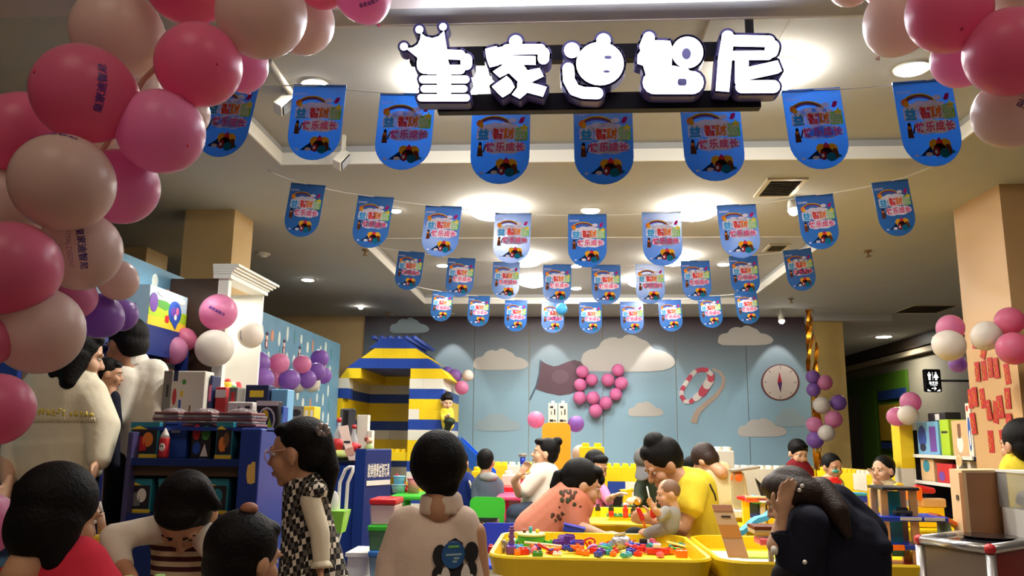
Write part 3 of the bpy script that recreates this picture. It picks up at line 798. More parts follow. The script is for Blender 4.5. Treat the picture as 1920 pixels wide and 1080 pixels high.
def letter(k, shapes, holes=()):
    """shapes: ('p', outline) or ('s', points, width) or ('c', x, y, r) in crop pixels"""
    pix = 1.0 / (k(1, 0)[0] - k(0, 0)[0])
    def build(grow, y, t, m, side):
        mb = MB(m)
        for n, s in enumerate(shapes):
            if s[0] == 'p':
                cx = sum(p[0] for p in s[1]) / len(s[1]); cy = sum(p[1] for p in s[1]) / len(s[1])
                pls = [s[1]]
                if grow:
                    q = s[1] + s[1][:1]; pls = [s[1]] + stroke([p for p in q], grow * 2)
            elif s[0] == 's': pls = stroke(s[1], s[2] + 2 * grow)
            else: pls = [ngon(s[1], s[2], s[3] + grow, n=20)]
            for pl in pls:
                q = [P(*k(*p), y) for p in pl]
                q = [(p.x, p.z) for p in q]
                if sum(a[0] * b[1] - b[0] * a[1] for a, b in zip(q, q[1:] + q[:1])) < 0: q.reverse()
                # triangle-safe: fan through ear clipping by blender's own ngon handling
                mb.prism(q, (0, y, 0), (1, 0, 0), (0, 0, 1), (0, t, 0), m, side)
        return mb
    L = obj('letter', build(4.6 * pix, DS + .010, .060, M_RIM, M_RIM), SGN)
    obj('glowing_face', build(0, DS, .0102, E_SIGN, M_RIM), L)
    for h in holes:
        q = [P(*k(*p), DS - .0015) for p in h]; q = [(p.x, p.z) for p in q]
        if sum(a[0] * b[1] - b[0] * a[1] for a, b in zip(q, q[1:] + q[:1])) < 0: q.reverse()
        obj('counter_recess', MB(mat('letter_recess_indigo', (130, 136, 214), .4)).prism(q, (0, DS - .0015, 0), (1, 0, 0), (0, 0, 1), (0, .003, 0)), L)
letter(kA, [('c', 90, 298, 38), ('c', 240, 132, 38), ('c', 470, 105, 36),
            ('p', [(110, 315), (180, 306), (225, 275), (248, 225), (256, 165), (300, 200), (365, 215), (425, 198), (480, 145), (510, 328), (505, 430), (235, 430), (215, 400)]),
            ('s', [(300, 450), (300, 480)], 170), ('s', [(430, 372), (640, 378)], 96), ('s', [(330, 522), (640, 520)], 92), ('s', [(697, 420), (697, 470)], 112), ('p', [(300, 420), (515, 420), (535, 480), (540, 560), (300, 560)]),
            ('s', [(275, 617), (690, 617)], 76), ('s', [(287, 708), (672, 708)], 72), ('s', [(257, 795), (697, 795)], 70), ('p', [(410, 540), (550, 540), (545, 820), (415, 820)])])
letter(kA, [('c', 1178, 250, 64), ('p', [(880, 320), (990, 292), (1000, 306), (1120, 285), (1120, 400), (1010, 480), (925, 500), (895, 420)]),
            ('s', [(1090, 325), (1420, 322)], 100), ('s', [(1450, 360), (1447, 415)], 112), ('p', [(1020, 380), (1370, 390), (1372, 476), (1010, 470)]),
            ('p', [(955, 540), (1060, 470), (1250, 470), (1300, 540), (1290, 620), (1200, 640), (1110, 555), (1022, 600)]),
            ('p', [(1240, 540), (1410, 505), (1450, 587), (1320, 650), (1210, 660)]), ('p', [(1200, 600), (1330, 648), (1480, 690), (1442, 785), (1290, 745), (1218, 806), (1140, 765), (1190, 700)]),
            ('p', [(945, 685), (1090, 582), (1135, 625), (1168, 690), (1125, 748), (1050, 792), (1005, 752)])])
letter(kC, [('c', 1297, 283, 44), ('s', [(1277, 385), (1280, 450), (1310, 505), (1360, 522), (1440, 525)], 66),
            ('p', ngon(1455, 358, 134, 122, 28)), ('c', 1475, 228, 40)],
       [ngon(1500, 322, 22, 11, 10), ngon(1492, 402, 20, 8, 10)])
letter(kB, [('s', [(590, 205), (555, 290)], 112), ('p', [(500, 345), (560, 225), (790, 235), (812, 300), (805, 480), (700, 560), (560, 560), (535, 470), (480, 452), (482, 368)]),
            ('p', ngon(955, 345, 150, 150, 28)), ('s', [(640, 630), (1000, 630)], 220), ('p', [(545, 500), (820, 470), (960, 500), (1000, 540), (600, 600)])],
       [ngon(945, 357, 44, 55, 14), rrect(862, 592, 948, 660, 24)])
letter(kB, [('c', 1337, 195, 58), ('p', [(1280, 200), (1394, 200), (1350, 718), (1222, 708), (1245, 400)]),
            ('s', [(1340, 232), (1730, 240)], 108), ('s', [(1760, 290), (1750, 330)], 130), ('s', [(1330, 375), (1720, 372)], 88),
            ('p', [(1405, 400), (1535, 400), (1535, 640), (1405, 640)]), ('p', [(1500, 490), (1810, 420), (1850, 520), (1810, 545), (1500, 612)]), ('s', [(1470, 670), (1770, 668)], 122)])
area('sign_light', P(1110, 120, DS - .04), 1.3, 7, (0.90, 0.93, 1.0), (math.radians(-90), 0, 0), .24)

# ================================================================== bunting flags
def flag_mat():
    m = bpy.data.materials.new('flag_blue_film'); m.use_nodes = True; nt = m.node_tree; nt.nodes.clear()
    o = nt.nodes.new('ShaderNodeOutputMaterial'); d = nt.nodes.new('ShaderNodeBsdfDiffuse'); t = nt.nodes.new('ShaderNodeBsdfTranslucent'); g = nt.nodes.new('ShaderNodeBsdfGlossy')
    d.inputs[0].default_value = lin((56, 110, 168)); t.inputs[0].default_value = lin((78, 142, 204)); g.inputs['Roughness'].default_value = .25
    mx = nt.nodes.new('ShaderNodeMixShader'); mx.inputs[0].default_value = .5
    nt.links.new(d.outputs[0], mx.inputs[1]); nt.links.new(t.outputs[0], mx.inputs[2])
    m2 = nt.nodes.new('ShaderNodeMixShader'); m2.inputs[0].default_value = .05
    nt.links.new(mx.outputs[0], m2.inputs[1]); nt.links.new(g.outputs[0], m2.inputs[2]); nt.links.new(m2.outputs[0], o.inputs[0])
    return m
def film(name, rgb):
    m = bpy.data.materials.new(name); m.use_nodes = True; nt = m.node_tree; nt.nodes.clear()
    o = nt.nodes.new('ShaderNodeOutputMaterial'); d = nt.nodes.new('ShaderNodeBsdfDiffuse'); t = nt.nodes.new('ShaderNodeBsdfTranslucent')
    d.inputs[0].default_value = lin(rgb); t.inputs[0].default_value = lin(rgb)
    mx = nt.nodes.new('ShaderNodeMixShader'); mx.inputs[0].default_value = .45
    nt.links.new(d.outputs[0], mx.inputs[1]); nt.links.new(t.outputs[0], mx.inputs[2]); nt.links.new(mx.outputs[0], o.inputs[0])
    return m
FW = 1.0; FH = 1.40
M_FB = flag_mat()
FC = {k: film('flag_ink_' + k, c) for k, c in dict(white=(244, 236, 246), orange=(244, 140, 60), red=(236, 70, 62), cyan=(60, 178, 232), green=(150, 214, 90), pink=(240, 90, 140), magenta=(204, 40, 120), yellow=(250, 226, 70),
      brown=(112, 62, 40), navy=(24, 50, 92), teal=(28, 120, 150), gold=(244, 186, 50), dark=(44, 30, 34), maroon=(160, 40, 50), violet=(130, 100, 190)).items()}
pan = MB(M_FB); n = 14
out = [(-.5, 0), (-.5, -.93)] + [(-.5 * math.cos(PI * i / n), -.93 - .47 * math.sin(PI * i / n)) for i in range(1, n)] + [(.5, -.93), (.5, 0)]
pan.prism(list(reversed(out)), (0, 0, 0), (1, 0, 0), (0, 0, 1), (0, .006, 0))
pr = MB(FC['white'])
def fz(z): return -.003 - .0022 * z
def fpoly(pts, c, z=1):
    if sum(a[0] * b[1] - b[0] * a[1] for a, b in zip(pts, pts[1:] + pts[:1])) < 0: pts = list(reversed(pts))
    pr.prism(pts, (0, fz(z), 0), (1, 0, 0), (0, 0, 1), (0, .0015, 0), FC[c])
def fdisc(x, y, rx, ry, c, z=1, n=12): fpoly(ngon(x, y, rx, ry, n), c, z)
def ftext(s, x, y, w, h, c, z, bold): add_text(pr, s, (x, fz(z), y), (1, 0, 0), (0, 0, 1), w, FC[c], bold, h)
ftext('皇家迪智尼', -.335, -.17, .25, .055, 'white', 2, .012)
for r0, c in ((.0, 'gold'), (.022, 'brown'), (.044, 'violet')):
    q = [( -.11 + (.29 - r0) * math.cos(a), -.40 + (.185 - r0) * math.sin(a)) for a in [PI * (1 - i / 12) for i in range(1, 12)]]
    for a, b in zip(q, q[1:]): fpoly(stroke([a, b], .03)[0], c, 1 + r0 * 5)
fdisc(-.355, -.34, .06, .065, 'orange', 3); fdisc(-.33, -.37, .04, .05, 'gold', 3.3)
fdisc(.2, -.29, .075, .045, 'white', 2); fpoly([(.30, -.33), (.34, -.24), (.41, -.22), (.40, -.29), (.36, -.34)], 'magenta', 2)
for x, y, a, b in ((-.25, -.42, .1, .06), (-.1, -.40, .14, .08), (.08, -.40, .14, .08), (.22, -.41, .09, .06)): fdisc(x, y, a, b, 'white', 2.2)
fpoly([(.40 + r * math.cos(PI / 2 + i * PI / 5), -.42 + r * math.sin(PI / 2 + i * PI / 5)) for i, r in enumerate([.085, .038] * 5)], 'yellow', 3.4)
for ch, x, y, c, cb in (('益', -.29, -.53, 'cyan', 'white'), ('智', -.045, -.52, 'red', 'white'), ('财', .145, -.52, 'orange', 'white'), ('富', .345, -.53, 'white', 'green')):
    fpoly(rrect(x - .115, y - .115, x + .115, y + .115, .04), cb, 2.6 if cb == 'white' else 2.4)
    ftext(ch, x, y, .19, .20, c, 3.6, .035 if c != 'white' else .0)
for x, y, a, b in ((-.17, -.76, .11, .1), (.0, -.72, .14, .1), (.1, -.76, .2, .115), (.28, -.75, .13, .1), (.38, -.76, .06, .07), (-.08, -.82, .13, .06), (.18, -.82, .13, .06)): fdisc(x, y, a, b, 'white', 2.3)
for i, ch in enumerate('快乐成长'): ftext(ch, -.165 + i * .168, -.755, .155, .165, 'pink', 3.2, .03)
fdisc(-.34, -.71, .03, .045, 'dark', 2); fpoly([(-.39, -.92), (-.38, -.74), (-.31, -.74), (-.29, -.92)], 'brown', 2.2); fdisc(-.345, -.75, .028, .03, 'orange', 2.5); fpoly([(-.30, -.84), (-.25, -.70), (-.235, -.71), (-.28, -.86)], 'dark', 2.6)
# the heap of toy bricks at the bottom
for x, y, a, b, c, z in ((.02, -1.05, .09, .09, 'gold', 2), (.2, -1.06, .1, .1, 'gold', 2), (.11, -1.04, .06, .06, 'red', 2.3), (.1, -1.13, .11, .1, 'dark', 2.4), (.04, -1.17, .06, .08, 'maroon', 2.7), (.24, -1.15, .06, .1, 'brown', 2.6), (.17, -1.2, .085, .08, 'teal', 2.9), (.03, -1.17, .025, .035, 'white', 3.1), (-.09, -1.2, .06, .035, 'white', 2.6), (.3, -1.19, .05, .03, 'teal', 2.3), (-.3, -1.21, .035, .02, 'white', 2.2)):
    fdisc(x, y, a, b, c, z, 10)
fpoly([(-.24, -1.22), (-.05, -1.07), (.0, -1.22)], 'navy', 2.1); fpoly([(.06, -1.0), (.11, -.93), (.16, -1.0)], 'magenta', 2.2)
edge = MB(FC['white'])
for s in (-1, 1): edge.span((s * .5 - .012, -.004, -.93), (s * .5 + .012, .0095, -.02))
hem = MB(M_FB).span((-.5, -.012, -.028), (.5, .016, .010))
def flag_proto(): return pan.data('flag_panel'), pr.data('flag_print'), hem.data('flag_hem')
FP = flag_proto()
def flag(p, w, tilt, yaw, label, lean=0.0):
    M = Matrix.Translation(p) @ Matrix.Rotation(yaw, 4, 'Z') @ Matrix.Rotation(tilt, 4, 'Y') @ Matrix.Rotation(lean, 4, 'X') @ Matrix.Scale(w, 4)
    t = thing('bunting_flag', label, 'flag', p, 'blue bunting flags')
    t.matrix_basis = M
    for nm, me in zip(('film', 'print', 'hem'), FP):
        o = bpy.data.objects.new(nm, me); COL.objects.link(o); o.parent = t
    return t
ROWS = [
 (3.60, 'front row below the sign', [(441, 152, 108, 9), (600, 160, 104, 4), (765, 176, 107, 3), (940, 196, 110, 1), (1130, 196, 110, -1), (1330, 190, 112, -3), (1520, 168, 112, -5), (1728, 152, 118, -7)]),
 (5.20, 'second row', [(578, 346, 72, 8), (705, 369, 71, 6), (832, 387, 70, 4), (962, 400, 69, 2), (1101, 402, 72, 0), (1240, 398, 73, -1), (1380, 384, 74, -4), (1526, 366, 74, -7), (1668, 340, 75, -9)]),
 (7.20, 'third row', [(772, 472, 52, 7), (866, 484, 53, 4), (950, 491, 51, 2), (1045, 496, 53, 1), (1136, 497, 54, 0), (1218, 495, 54, -1), (1303, 489, 54, -3), (1393, 480, 54, -3), (1494, 468, 56, -8)]),
 (9.00, 'rearmost row before the mural', [(831, 547, 40, 5), (899, 555, 41, 3), (968, 563, 42, 2), (1037, 566, 42, 1), (1107, 567, 42, 0), (1184, 566, 43, -1), (1255, 562, 43, -3), (1329, 555, 43, -5), (1397, 548, 43, -6)])]
ORD = ['leftmost', 'second from left', 'third from left', 'fourth from left', 'fifth from left', 'sixth from left', 'seventh from left', 'eighth from left', 'ninth from left']
for d, rn, fl in ROWS:
    top = []
    for i, (px, py, w, tl) in enumerate(fl):
        e = abs(i - (len(fl) - 1) / 2) / ((len(fl) - 1) / 2)
        p = P(px, py, d - .25 * e * e)
        if p.z > ZC - .01 and d > 4.8: p = Vector((p.x, p.y, ZC - .01))
        top.append(p)
        wd = ORD[i] if i < len(fl) - 1 else 'rightmost'
        flag(p, w * mpp(p), math.radians(tl), math.radians(-tl * 1.2), 'blue round-ended bunting flag, %s in the %s' % (wd, rn) , math.radians(random.uniform(-3, 3)))
    a = top[0] + (top[0] - top[1]) * .6; b = top[-1] + (top[-1] - top[-2]) * .6
    zc = ZT if (d < T1[1] or T2[0] < d < T2[1]) else ZC
    a = Vector((min(a.x, TX0 - .04), a.y, ZC)); b = Vector((max(b.x, TX1 + .04), b.y, ZC))
    pts = []
    al = [a] + top + [b]
    for q, r in zip(al, al[1:]):
        pts += [q.lerp(r, k / 4) - Vector((0, -.004, .03 * math.sin(PI * k / 4) * .3)) for k in range(4)]
    pts.append(b)
    c = obj('bunting_string', MB(mat('white_string', (226, 224, 216), .6)).tube(pts, .003, 5), None, 'thin white string carrying the %s of blue bunting flags' % rn.split(' below')[0].split(' before')[0], 'string', 'bunting strings')
# ================================================================== people
M_SKIN = mat('skin', (196, 146, 112), 0.5, var=.04, vscale=30)
M_SKIN_L = mat('skin_fair', (214, 168, 136), 0.5, var=.04, vscale=30)
M_HAIR = mat('black_hair', (12, 9, 9), 0.6, bump=.6, bscale=120, bdist=.005, spec=.15)
M_HAIRB = mat('dark_brown_hair', (44, 28, 22), 0.55, bump=.6, bscale=120, bdist=.005, spec=.3)
M_EYEW = mat('eye_white', (222, 214, 206), .3); M_IRIS = mat('iris_dark', (26, 18, 16), .2); M_LIP = mat('lips', (170, 92, 84), .4)
def cloth(name, rgb, **k): return mat(name, rgb, .8, bump=.5, bscale=11, bdist=.014, spec=.2, **k)
M_WHITESHIRT = cloth('white_cotton', (224, 216, 200)); M_CREAM = cloth('cream_cotton', (226, 216, 190)); M_BEIGESHIRT = cloth('pinkish_beige_cotton', (230, 208, 190))
M_NAVYC = cloth('navy_cotton', (22, 24, 40)); M_BLACKC = cloth('black_cotton', (20, 18, 20)); M_YELC = cloth('yellow_cotton', (238, 212, 62)); M_CORAL = cloth('coral_cotton', (226, 142, 116))
M_GREYC = cloth('slate_grey_cotton', (86, 96, 110)); M_JEAN = cloth('dark_denim', (52, 62, 78)); M_REDC = cloth('crimson_cotton', (206, 44, 66)); M_DRED = cloth('dark_red_cotton', (120, 22, 32)); M_PINKC = cloth('pink_cotton', (236, 130, 168))
M_OLIVE = cloth('dark_green_cotton', (44, 54, 38)); M_SAND = cloth('sand_cotton', (206, 190, 148)); M_LGREY = cloth('light_grey_cotton', (158, 158, 156))
M_BLUEC = cloth('blue_tracksuit', (24, 44, 112))
def stripes(nt, tc):
    w = nt.nodes.new('ShaderNodeTexWave'); w.wave_type = 'BANDS'; w.bands_direction = 'Z'; w.inputs['Scale'].default_value = 13; w.inputs['Distortion'].default_value = .8; w.inputs['Detail Scale'].default_value = .4
    nt.links.new(tc.outputs['Object'], w.inputs[0]); r = nt.nodes.new('ShaderNodeValToRGB'); r.color_ramp.interpolation = 'CONSTANT'
    e = r.color_ramp.elements; e[0].color = lin((70, 18, 26)); e[1].position = .5; e[1].color = lin((214, 196, 160)); nt.links.new(w.outputs['Fac'], r.inputs[0]); return r.outputs[0]
M_STRIPE = ramp_mat('maroon_cream_stripes', stripes, .8)
def houndstooth(nt, tc):
    mp = nt.nodes.new('ShaderNodeMapping'); mp.inputs['Rotation'].default_value = (0.3, .25, .35); mp.inputs['Scale'].default_value = (1, .55, .7); nt.links.new(tc.outputs['Object'], mp.inputs[0])
    c = nt.nodes.new('ShaderNodeTexChecker'); c.inputs['Scale'].default_value = 72; c.inputs['Color1'].default_value = lin((226, 216, 198)); c.inputs['Color2'].default_value = lin((24, 18, 22))
    nt.links.new(mp.outputs[0], c.inputs[0])
    c2 = nt.nodes.new('ShaderNodeTexChecker'); c2.inputs['Scale'].default_value = 36; c2.inputs['Color1'].default_value = (1, 1, 1, 1); c2.inputs['Color2'].default_value = lin((30, 22, 26)); nt.links.new(mp.outputs[0], c2.inputs[0])
    mx = nt.nodes.new('ShaderNodeMix'); mx.data_type = 'RGBA'; mx.blend_type = 'MULTIPLY'; mx.inputs[0].default_value = .85
    nt.links.new(c.outputs[0], mx.inputs[6]); nt.links.new(c2.outputs[0], mx.inputs[7]); return mx.outputs[2]
M_HOUND = ramp_mat('black_white_check_wool', houndstooth, .85)

def V(t): return t if isinstance(t, Vector) else P(*t)
def prims(mb, lst):
    """px-space solids: ('c', a, b, ra, rb[, flat]) tapered capsule, ('k', ...) the same with flat ends, ('e', c, (rx, ry, rz)[, tilt in the picture plane])"""
    for q in lst:
        if q[0] in 'ck':
            a, b = V(q[1]), V(q[2]); ra = q[3] * mpp(a); rb = q[4] * mpp(b); fl = q[5] if len(q) > 5 else 1.0
            if q[0] == 'c': mb.cap(a, b, ra, rb, fl, (0, 1, 0) if abs((b - a).normalized().y) < .9 else None, 16)
            else: mb.lathe(a, b, [(0, ra), (1, rb)], 18, fl, (0, 1, 0) if abs((b - a).normalized().y) < .9 else None)
        else:
            c = V(q[1]); k = mpp(c)
            R = Matrix.Rotation(math.radians(q[3]), 3, 'Y') if len(q) > 3 else None
            mb.ell(c, (q[2][0] * k, q[2][1] * k, q[2][2] * k), R, 18, 12)
    return mb
def head_matrix(h):
    c = V(h['p']); s = h['h'] * mpp(c) / .235
    R = Matrix.Rotation(math.radians(180 + h.get('yaw', 0)), 4, 'Z') @ Matrix.Rotation(math.radians(h.get('roll', 0)), 4, 'Y') @ Matrix.Rotation(-math.radians(h.get('pitch', 0)), 4, 'X')
    return Matrix.Translation(c) @ R @ Matrix.Scale(s, 4), s
def head_solid(child):
    m = MB(None); f = 1.08 if child else 1.0
    m.ell((0, -.012, .022), (.074 * f, .094, .098)); m.ell((0, .025, -.048), (.056 * f, .060, .062)); m.ell((0, .055, -.092), (.026, .026, .02))
    for s in (-1, 1):
        m.ell((s * .034, .052, -.03), (.030 * f, .032, .034)); m.ell((s * .076 * f, -.008, -.012), (.011, .022, .032), Matrix.Rotation(s * .25, 3, 'Z'))
        m.ell((s * .032, .076, .026), (.024, .012, .010))
    m.cap((0, .085, .008), (0, .102, -.022), .007, .0125); m.ell((0, .094, -.026), (.019, .012, .009)); m.ell((0, .082, -.058), (.024, .012, .014))
    m.cap((0, -.02, -.06), (0, -.03, -.15), .046, .05)
    return m
def face_bits(mouth=0):
    m = MB(M_EYEW)
    for s in (-1, 1):
        m.ell((s * .031, .069, .006), (.0145, .012, .0085), n=12, k=8, m=M_EYEW); m.ell((s * .031, .0775, .006), (.0075, .005, .0075), n=10, k=6, m=M_IRIS)
        m.cap((s * .018, .086, .030), (s * .048, .074, .031), .0035, .0025, n=6, m=M_HAIR)
    m.ell((0, .0905, -.058), (.021, .006, .0045 + mouth), n=12, k=6, m=M_LIP); m.ell((0, .0895, -.066), (.017, .006, .005), n=12, k=6, m=M_LIP)
    return m
def hand(mb, wrist, dirv, normal, s=1.0, curl=.5, thumb=1):
    """palm, four unequal bent fingers and a thumb leaving the side of the palm"""
    w = V(wrist); d = Vector(dirv).normalized(); nn = Vector(normal); nn = (nn - d * nn.dot(d)).normalized(); sd = d.cross(nn)
    mb.cap(w - d * .02 * s, w + d * .055 * s, .026 * s, .036 * s, .5, nn)
    for i, (o, L) in enumerate(((-.030, .062), (-.010, .072), (.010, .068), (.029, .052))):
        b = w + d * .075 * s + sd * o * s; a = curl * (.6 + .12 * i); p = b; dd = d
        for k, f in enumerate((.45, .32, .26)):
            dd = (d * math.cos(a * (k + .4)) - nn * math.sin(a * (k + .4)) + sd * o * 2.0).normalized()
            e = p + dd * L * f * s; mb.cap(p, e, (.0095 - .001 * k) * s, (.0088 - .001 * k) * s, n=8); p = e
    b = w + d * .025 * s - sd * thumb * .03 * s; e = b + (d * .6 - sd * thumb * .7 - nn * curl * .5).normalized() * .036 * s; mb.cap(b, e, .012 * s, .0105 * s, n=8)
    mb.cap(e, e + (d * .85 - sd * thumb * .25 - nn * curl * .7).normalized() * .03 * s, .0105 * s, .0085 * s, n=8)
NPEOPLE = []
CONFORM = []
def person(label, head, hair, body, clothes, skin=None, hairm=None, extra=(), child=False, vox=.008, hands=(), base=None, face=True, mouth=0):
    skin = skin or M_SKIN; hairm = hairm or M_HAIR
    M, s = head_matrix(head)
    if base is None:
        c = V(head['p']); base = Vector((c.x, c.y, 0))
    t = thing('person', label, 'person', base)
    mb = head_solid(child); mb.m = skin; mb.xf(M); mb.fm = [skin] * len(mb.f)
    prims(mb, body)
    for nm, m, lst in clothes:   # the body goes on inside the clothes
        if nm not in ('collar', 'cuff', 'hood', 'mouthpiece', 'shirt_cuff', 'sleeve_stripe'):
            prims(mb, [(q[0], q[1], q[2], q[3] * .6, q[4] * .6) + tuple(q[5:]) for q in lst if q[0] in 'ck'])
    mb.fm = [skin] * len(mb.f)
    for hd in hands: hand(mb, *hd)
    bo = obj('body', mb, t, remesh=vox * min(1, s + .1), smooth=2)
    if face: obj('face_features', face_bits(mouth).xf(M), t)
    hb = MB(hairm)
    for q in hair:
        if q[0] == 'le': hb2 = MB(hairm).ell(q[1], q[2], None, 20, 14).xf(M); hb.add(hb2.v, hb2.f, True, hairm)
        elif q[0] == 'lc': hb2 = MB(hairm).cap(q[1], q[2], q[3], q[4]).xf(M); hb.add(hb2.v, hb2.f, True, hairm)
        else: prims(hb, [q])
    if hair: obj('hair', hb, t, remesh=.007 * min(1, s + .1), smooth=3)
    for nm, m, lst in clothes:
        obj(nm, prims(MB(m), lst), t, remesh=vox * 1.2, smooth=3)
    NPEOPLE.append((t, M))
    return t, M
CAPH = ('le', (0, -.028, .036), (.086, .100, .096))
CAPF = [('le', (0, -.026, .044), (.084, .098, .088)), ('le', (0, -.055, .0), (.078, .066, .085))]
BANG = ('le', (0, .032, .082), (.068, .046, .034))
SIDE = [('le', (.066, -.01, .035), (.020, .050, .055)), ('le', (-.066, -.01, .035), (.020, .050, .055))]
LONGH = CAPF + [BANG] + SIDE
def legs(x0, x1, y, d, w, z0=0.0):
    """two standing legs from hip pixels down to the floor"""
    out = []
    for x in (x0, x1):
        a = P(x, y, d); out.append(('c', a, Vector((a.x, a.y + .01, .09)), w, w * .62)); out.append(('c', Vector((a.x, a.y, .05)), Vector((a.x + .0, a.y - .10, .04)), w * .55, w * .45))
    return out
def stool(p, h, m, label, r=.16):
    t = thing('stool', label, 'stool', (p.x, p.y, 0))
    obj('seat', MB(m).cbox((p.x, p.y, h - .02), (r * 2, r * 2, .04), .012), t)
    for a in (-1, 1):
        for b in (-1, 1): obj('leg', MB(m).cyl((p.x + a * r * .8, p.y + b * r * .8, h - .04), (p.x + a * r, p.y + b * r, 0), .018, .022, 10), t)
    return t
M_PLBLUE = mat('blue_plastic', (40, 62, 190), .35); M_PLGREEN = mat('green_plastic', (58, 178, 46), .35); M_PLRED = mat('red_plastic', (206, 36, 42), .3)
M_PLYEL = mat('yellow_plastic', (242, 204, 16), .38); M_PLWHITE = mat('white_plastic', (232, 228, 218), .4); M_PLORANGE = mat('orange_plastic', (240, 160, 24), .35)

# --- the boy in front, seen from behind
d = 2.4
pB, M = person('child with a bowl haircut in a beige shirt with puppy print, seen from behind',
    dict(p=(824, 876, d), h=118, yaw=195, pitch=4), [('e', (822, 866, d - .015), (54, 60, 61)), ('e', (822, 876, d - .01), (55, 57, 30)), ('e', (828, 908, d - .035), (34, 22, 28))],
    [('c', (826, 925, d), (827, 948, d), 29, 26), ('c', (742, 1010, d), (722, 1130, d - .02), 22, 18), ('c', (890, 1000, d), (905, 1130, d - .02), 22, 18)] + legs(790, 848, 1180, d, 34),
    [('shirt', M_BEIGESHIRT, [('c', (768, 988, d), (864, 984, d), 32, 30, .9), ('c', (812, 1046, d), (812, 1130, d), 84, 90, .66), ('c', (813, 1090, d), (813, 1240, d), 90, 98, .62),
      ('c', (764, 984, d), (738, 1050, d), 36, 32), ('c', (738, 1050, d), (722, 1150, d - .03), 33, 27), ('c', (866, 982, d), (884, 1050, d), 34, 31), ('c', (884, 1050, d), (893, 1150, d - .03), 31, 27), ('c', (824, 962, d), (818, 1000, d), 30, 60, .75)]),
     ('collar', M_BEIGESHIRT, [('k', (828, 960, d), (827, 925, d - .005), 44, 38)]),
     ('trousers', M_JEAN, legs(790, 846, 1230, d, 44))], child=True, vox=.008)
# the printed puppy: dark ears and face patches on the shirt's back, a round blue badge over it
def on_back(pts, m, y, t=.004): 
    q = [P(a, b, y) for a, b in pts]; q = [(p.x, p.z) for p in q]
    if sum(a[0] * b[1] - b[0] * a[1] for a, b in zip(q, q[1:] + q[:1])) < 0: q.reverse()
    return MB(m).prism(q, (0, y, 0), (1, 0, 0), (0, 0, 1), (0, t, 0))
yb = 2.3
mb = MB(); md = mat('print_black', (24, 22, 24), .7); mw = mat('print_white', (232, 224, 216), .7)
for pts, m, dy in ((ngon(823, 1044, 13, 21, 14, .4), md, 0), (ngon(880, 1040, 13, 20, 14), md, 0), ([(838, 1018), (850, 1012), (864, 1022), (866, 1075), (860, 1100), (842, 1100), (836, 1075)], md, 0), (ngon(820, 1078, 11, 15, 12), md, 0), (ngon(881, 1074, 10, 18, 12), md, 0), (ngon(834, 1090, 9, 26, 12), mw, -.002), (ngon(870, 1088, 9, 26, 12), mw, -.002), (ngon(822, 1084, 5, 6, 10), mw, -.004), (ngon(880, 1088, 5, 7, 10), mw, -.004), (ngon(852, 1108, 14, 12, 12), md, -.003)):
    q = on_back(pts, m, yb + dy, .012); mb.add(q.v, q.f, False, m)
CONFORM.append((obj('puppy_print', mb, pB), pB, 'shirt', yb + .008))
bd = obj('badge', on_back(ngon(847, 1043, 21, 26, 24), mat('badge_blue', (44, 92, 150), .4), yb - .008, .014), pB, 'round blue badge with pale lettering')
mb = MB(mat('badge_pale', (150, 180, 190), .5)); mg = mat('badge_green', (120, 190, 90), .5)
for x0, x1, y, m in ((838, 857, 1028, mg), (834, 862, 1043, mb.m), (848, 858, 1050, mb.m), (846, 854, 1056, mb.m)):
    q = on_back([(x0, y - 2), (x1, y - 2), (x1, y + 2), (x0, y + 2)], m, yb - .0095, .002); mb.add(q.v, q.f, False, m)
CONFORM.append((obj('badge_marks', mb, bd), pB, 'shirt', yb + .002)); CONFORM.append((bd, pB, 'shirt', yb + .004))

# --- the girl with glasses in the check dress
d = 3.0
pG, M = person('girl with glasses and long ponytail in a black and white check dress over cream sleeves',
    dict(p=(557, 850, d), h=122, yaw=-92, pitch=8), [('le', (0, -.03, .036), (.086, .100, .094)), ('le', (0, -.05, .0), (.080, .068, .080)), ('le', (0, .03, .088), (.062, .046, .028)), ('e', (606, 815, d), (16, 16, 14)), ('c', (610, 820, d), (618, 880, d), 14, 19), ('c', (618, 880, d), (609, 962, d), 19, 7)],
    [('c', (572, 890, d), (574, 925, d), 20, 24), ('c', (590, 950, d - .06), (606, 1010, d - .08), 15, 13), ('c', (606, 1010, d - .08), (600, 1066, d - .10), 13, 9)] + legs(575, 600, 1180, d, 22),
    [('dress', M_HOUND, [('c', (575, 925, d), (575, 1000, d), 46, 48, .72), ('c', (578, 990, d), (590, 1120, d), 50, 74, .78), ('k', (588, 1100, d), (594, 1190, d), 72, 84, .8), ('c', (560, 920, d), (590, 920, d - .03), 26, 26), ('e', (588, 922, d - .08), (26, 20, 16), -20)]),
     ('collar', cloth('lace_cream', (206, 196, 176)), [('k', (572, 912, d), (573, 888, d), 30, 24)]),
     ('sleeve', M_CREAM, [('c', (582, 938, d - .08), (600, 1000, d - .09), 20, 19), ('c', (600, 1000, d - .09), (603, 1052, d - .10), 19, 16)]),
     ('cuff', M_CREAM, [('k', (603, 1050, d - .10), (603, 1066, d - .105), 15, 23)])], child=True,
    hands=[((602, 1072, d - .105), (0.02, -.1, -1), (-.9, -.3, 0), .72, .6, 1)])
mg2 = mat('clear_pink_frame', (206, 160, 150), .3)
mb = MB(mg2)
for s in (-1, 1):
    mb.tube([Vector((s * .075, -.01, .016)), Vector((s * .073, .05, .016)), Vector((s * .060, .088, .014))], .0028, 6)
    mb.tube([Vector((s * .032 + .026 * math.cos(a), .097, .004 + .021 * math.sin(a))) for a in [2 * PI * i / 16 for i in range(17)]], .002, 6)
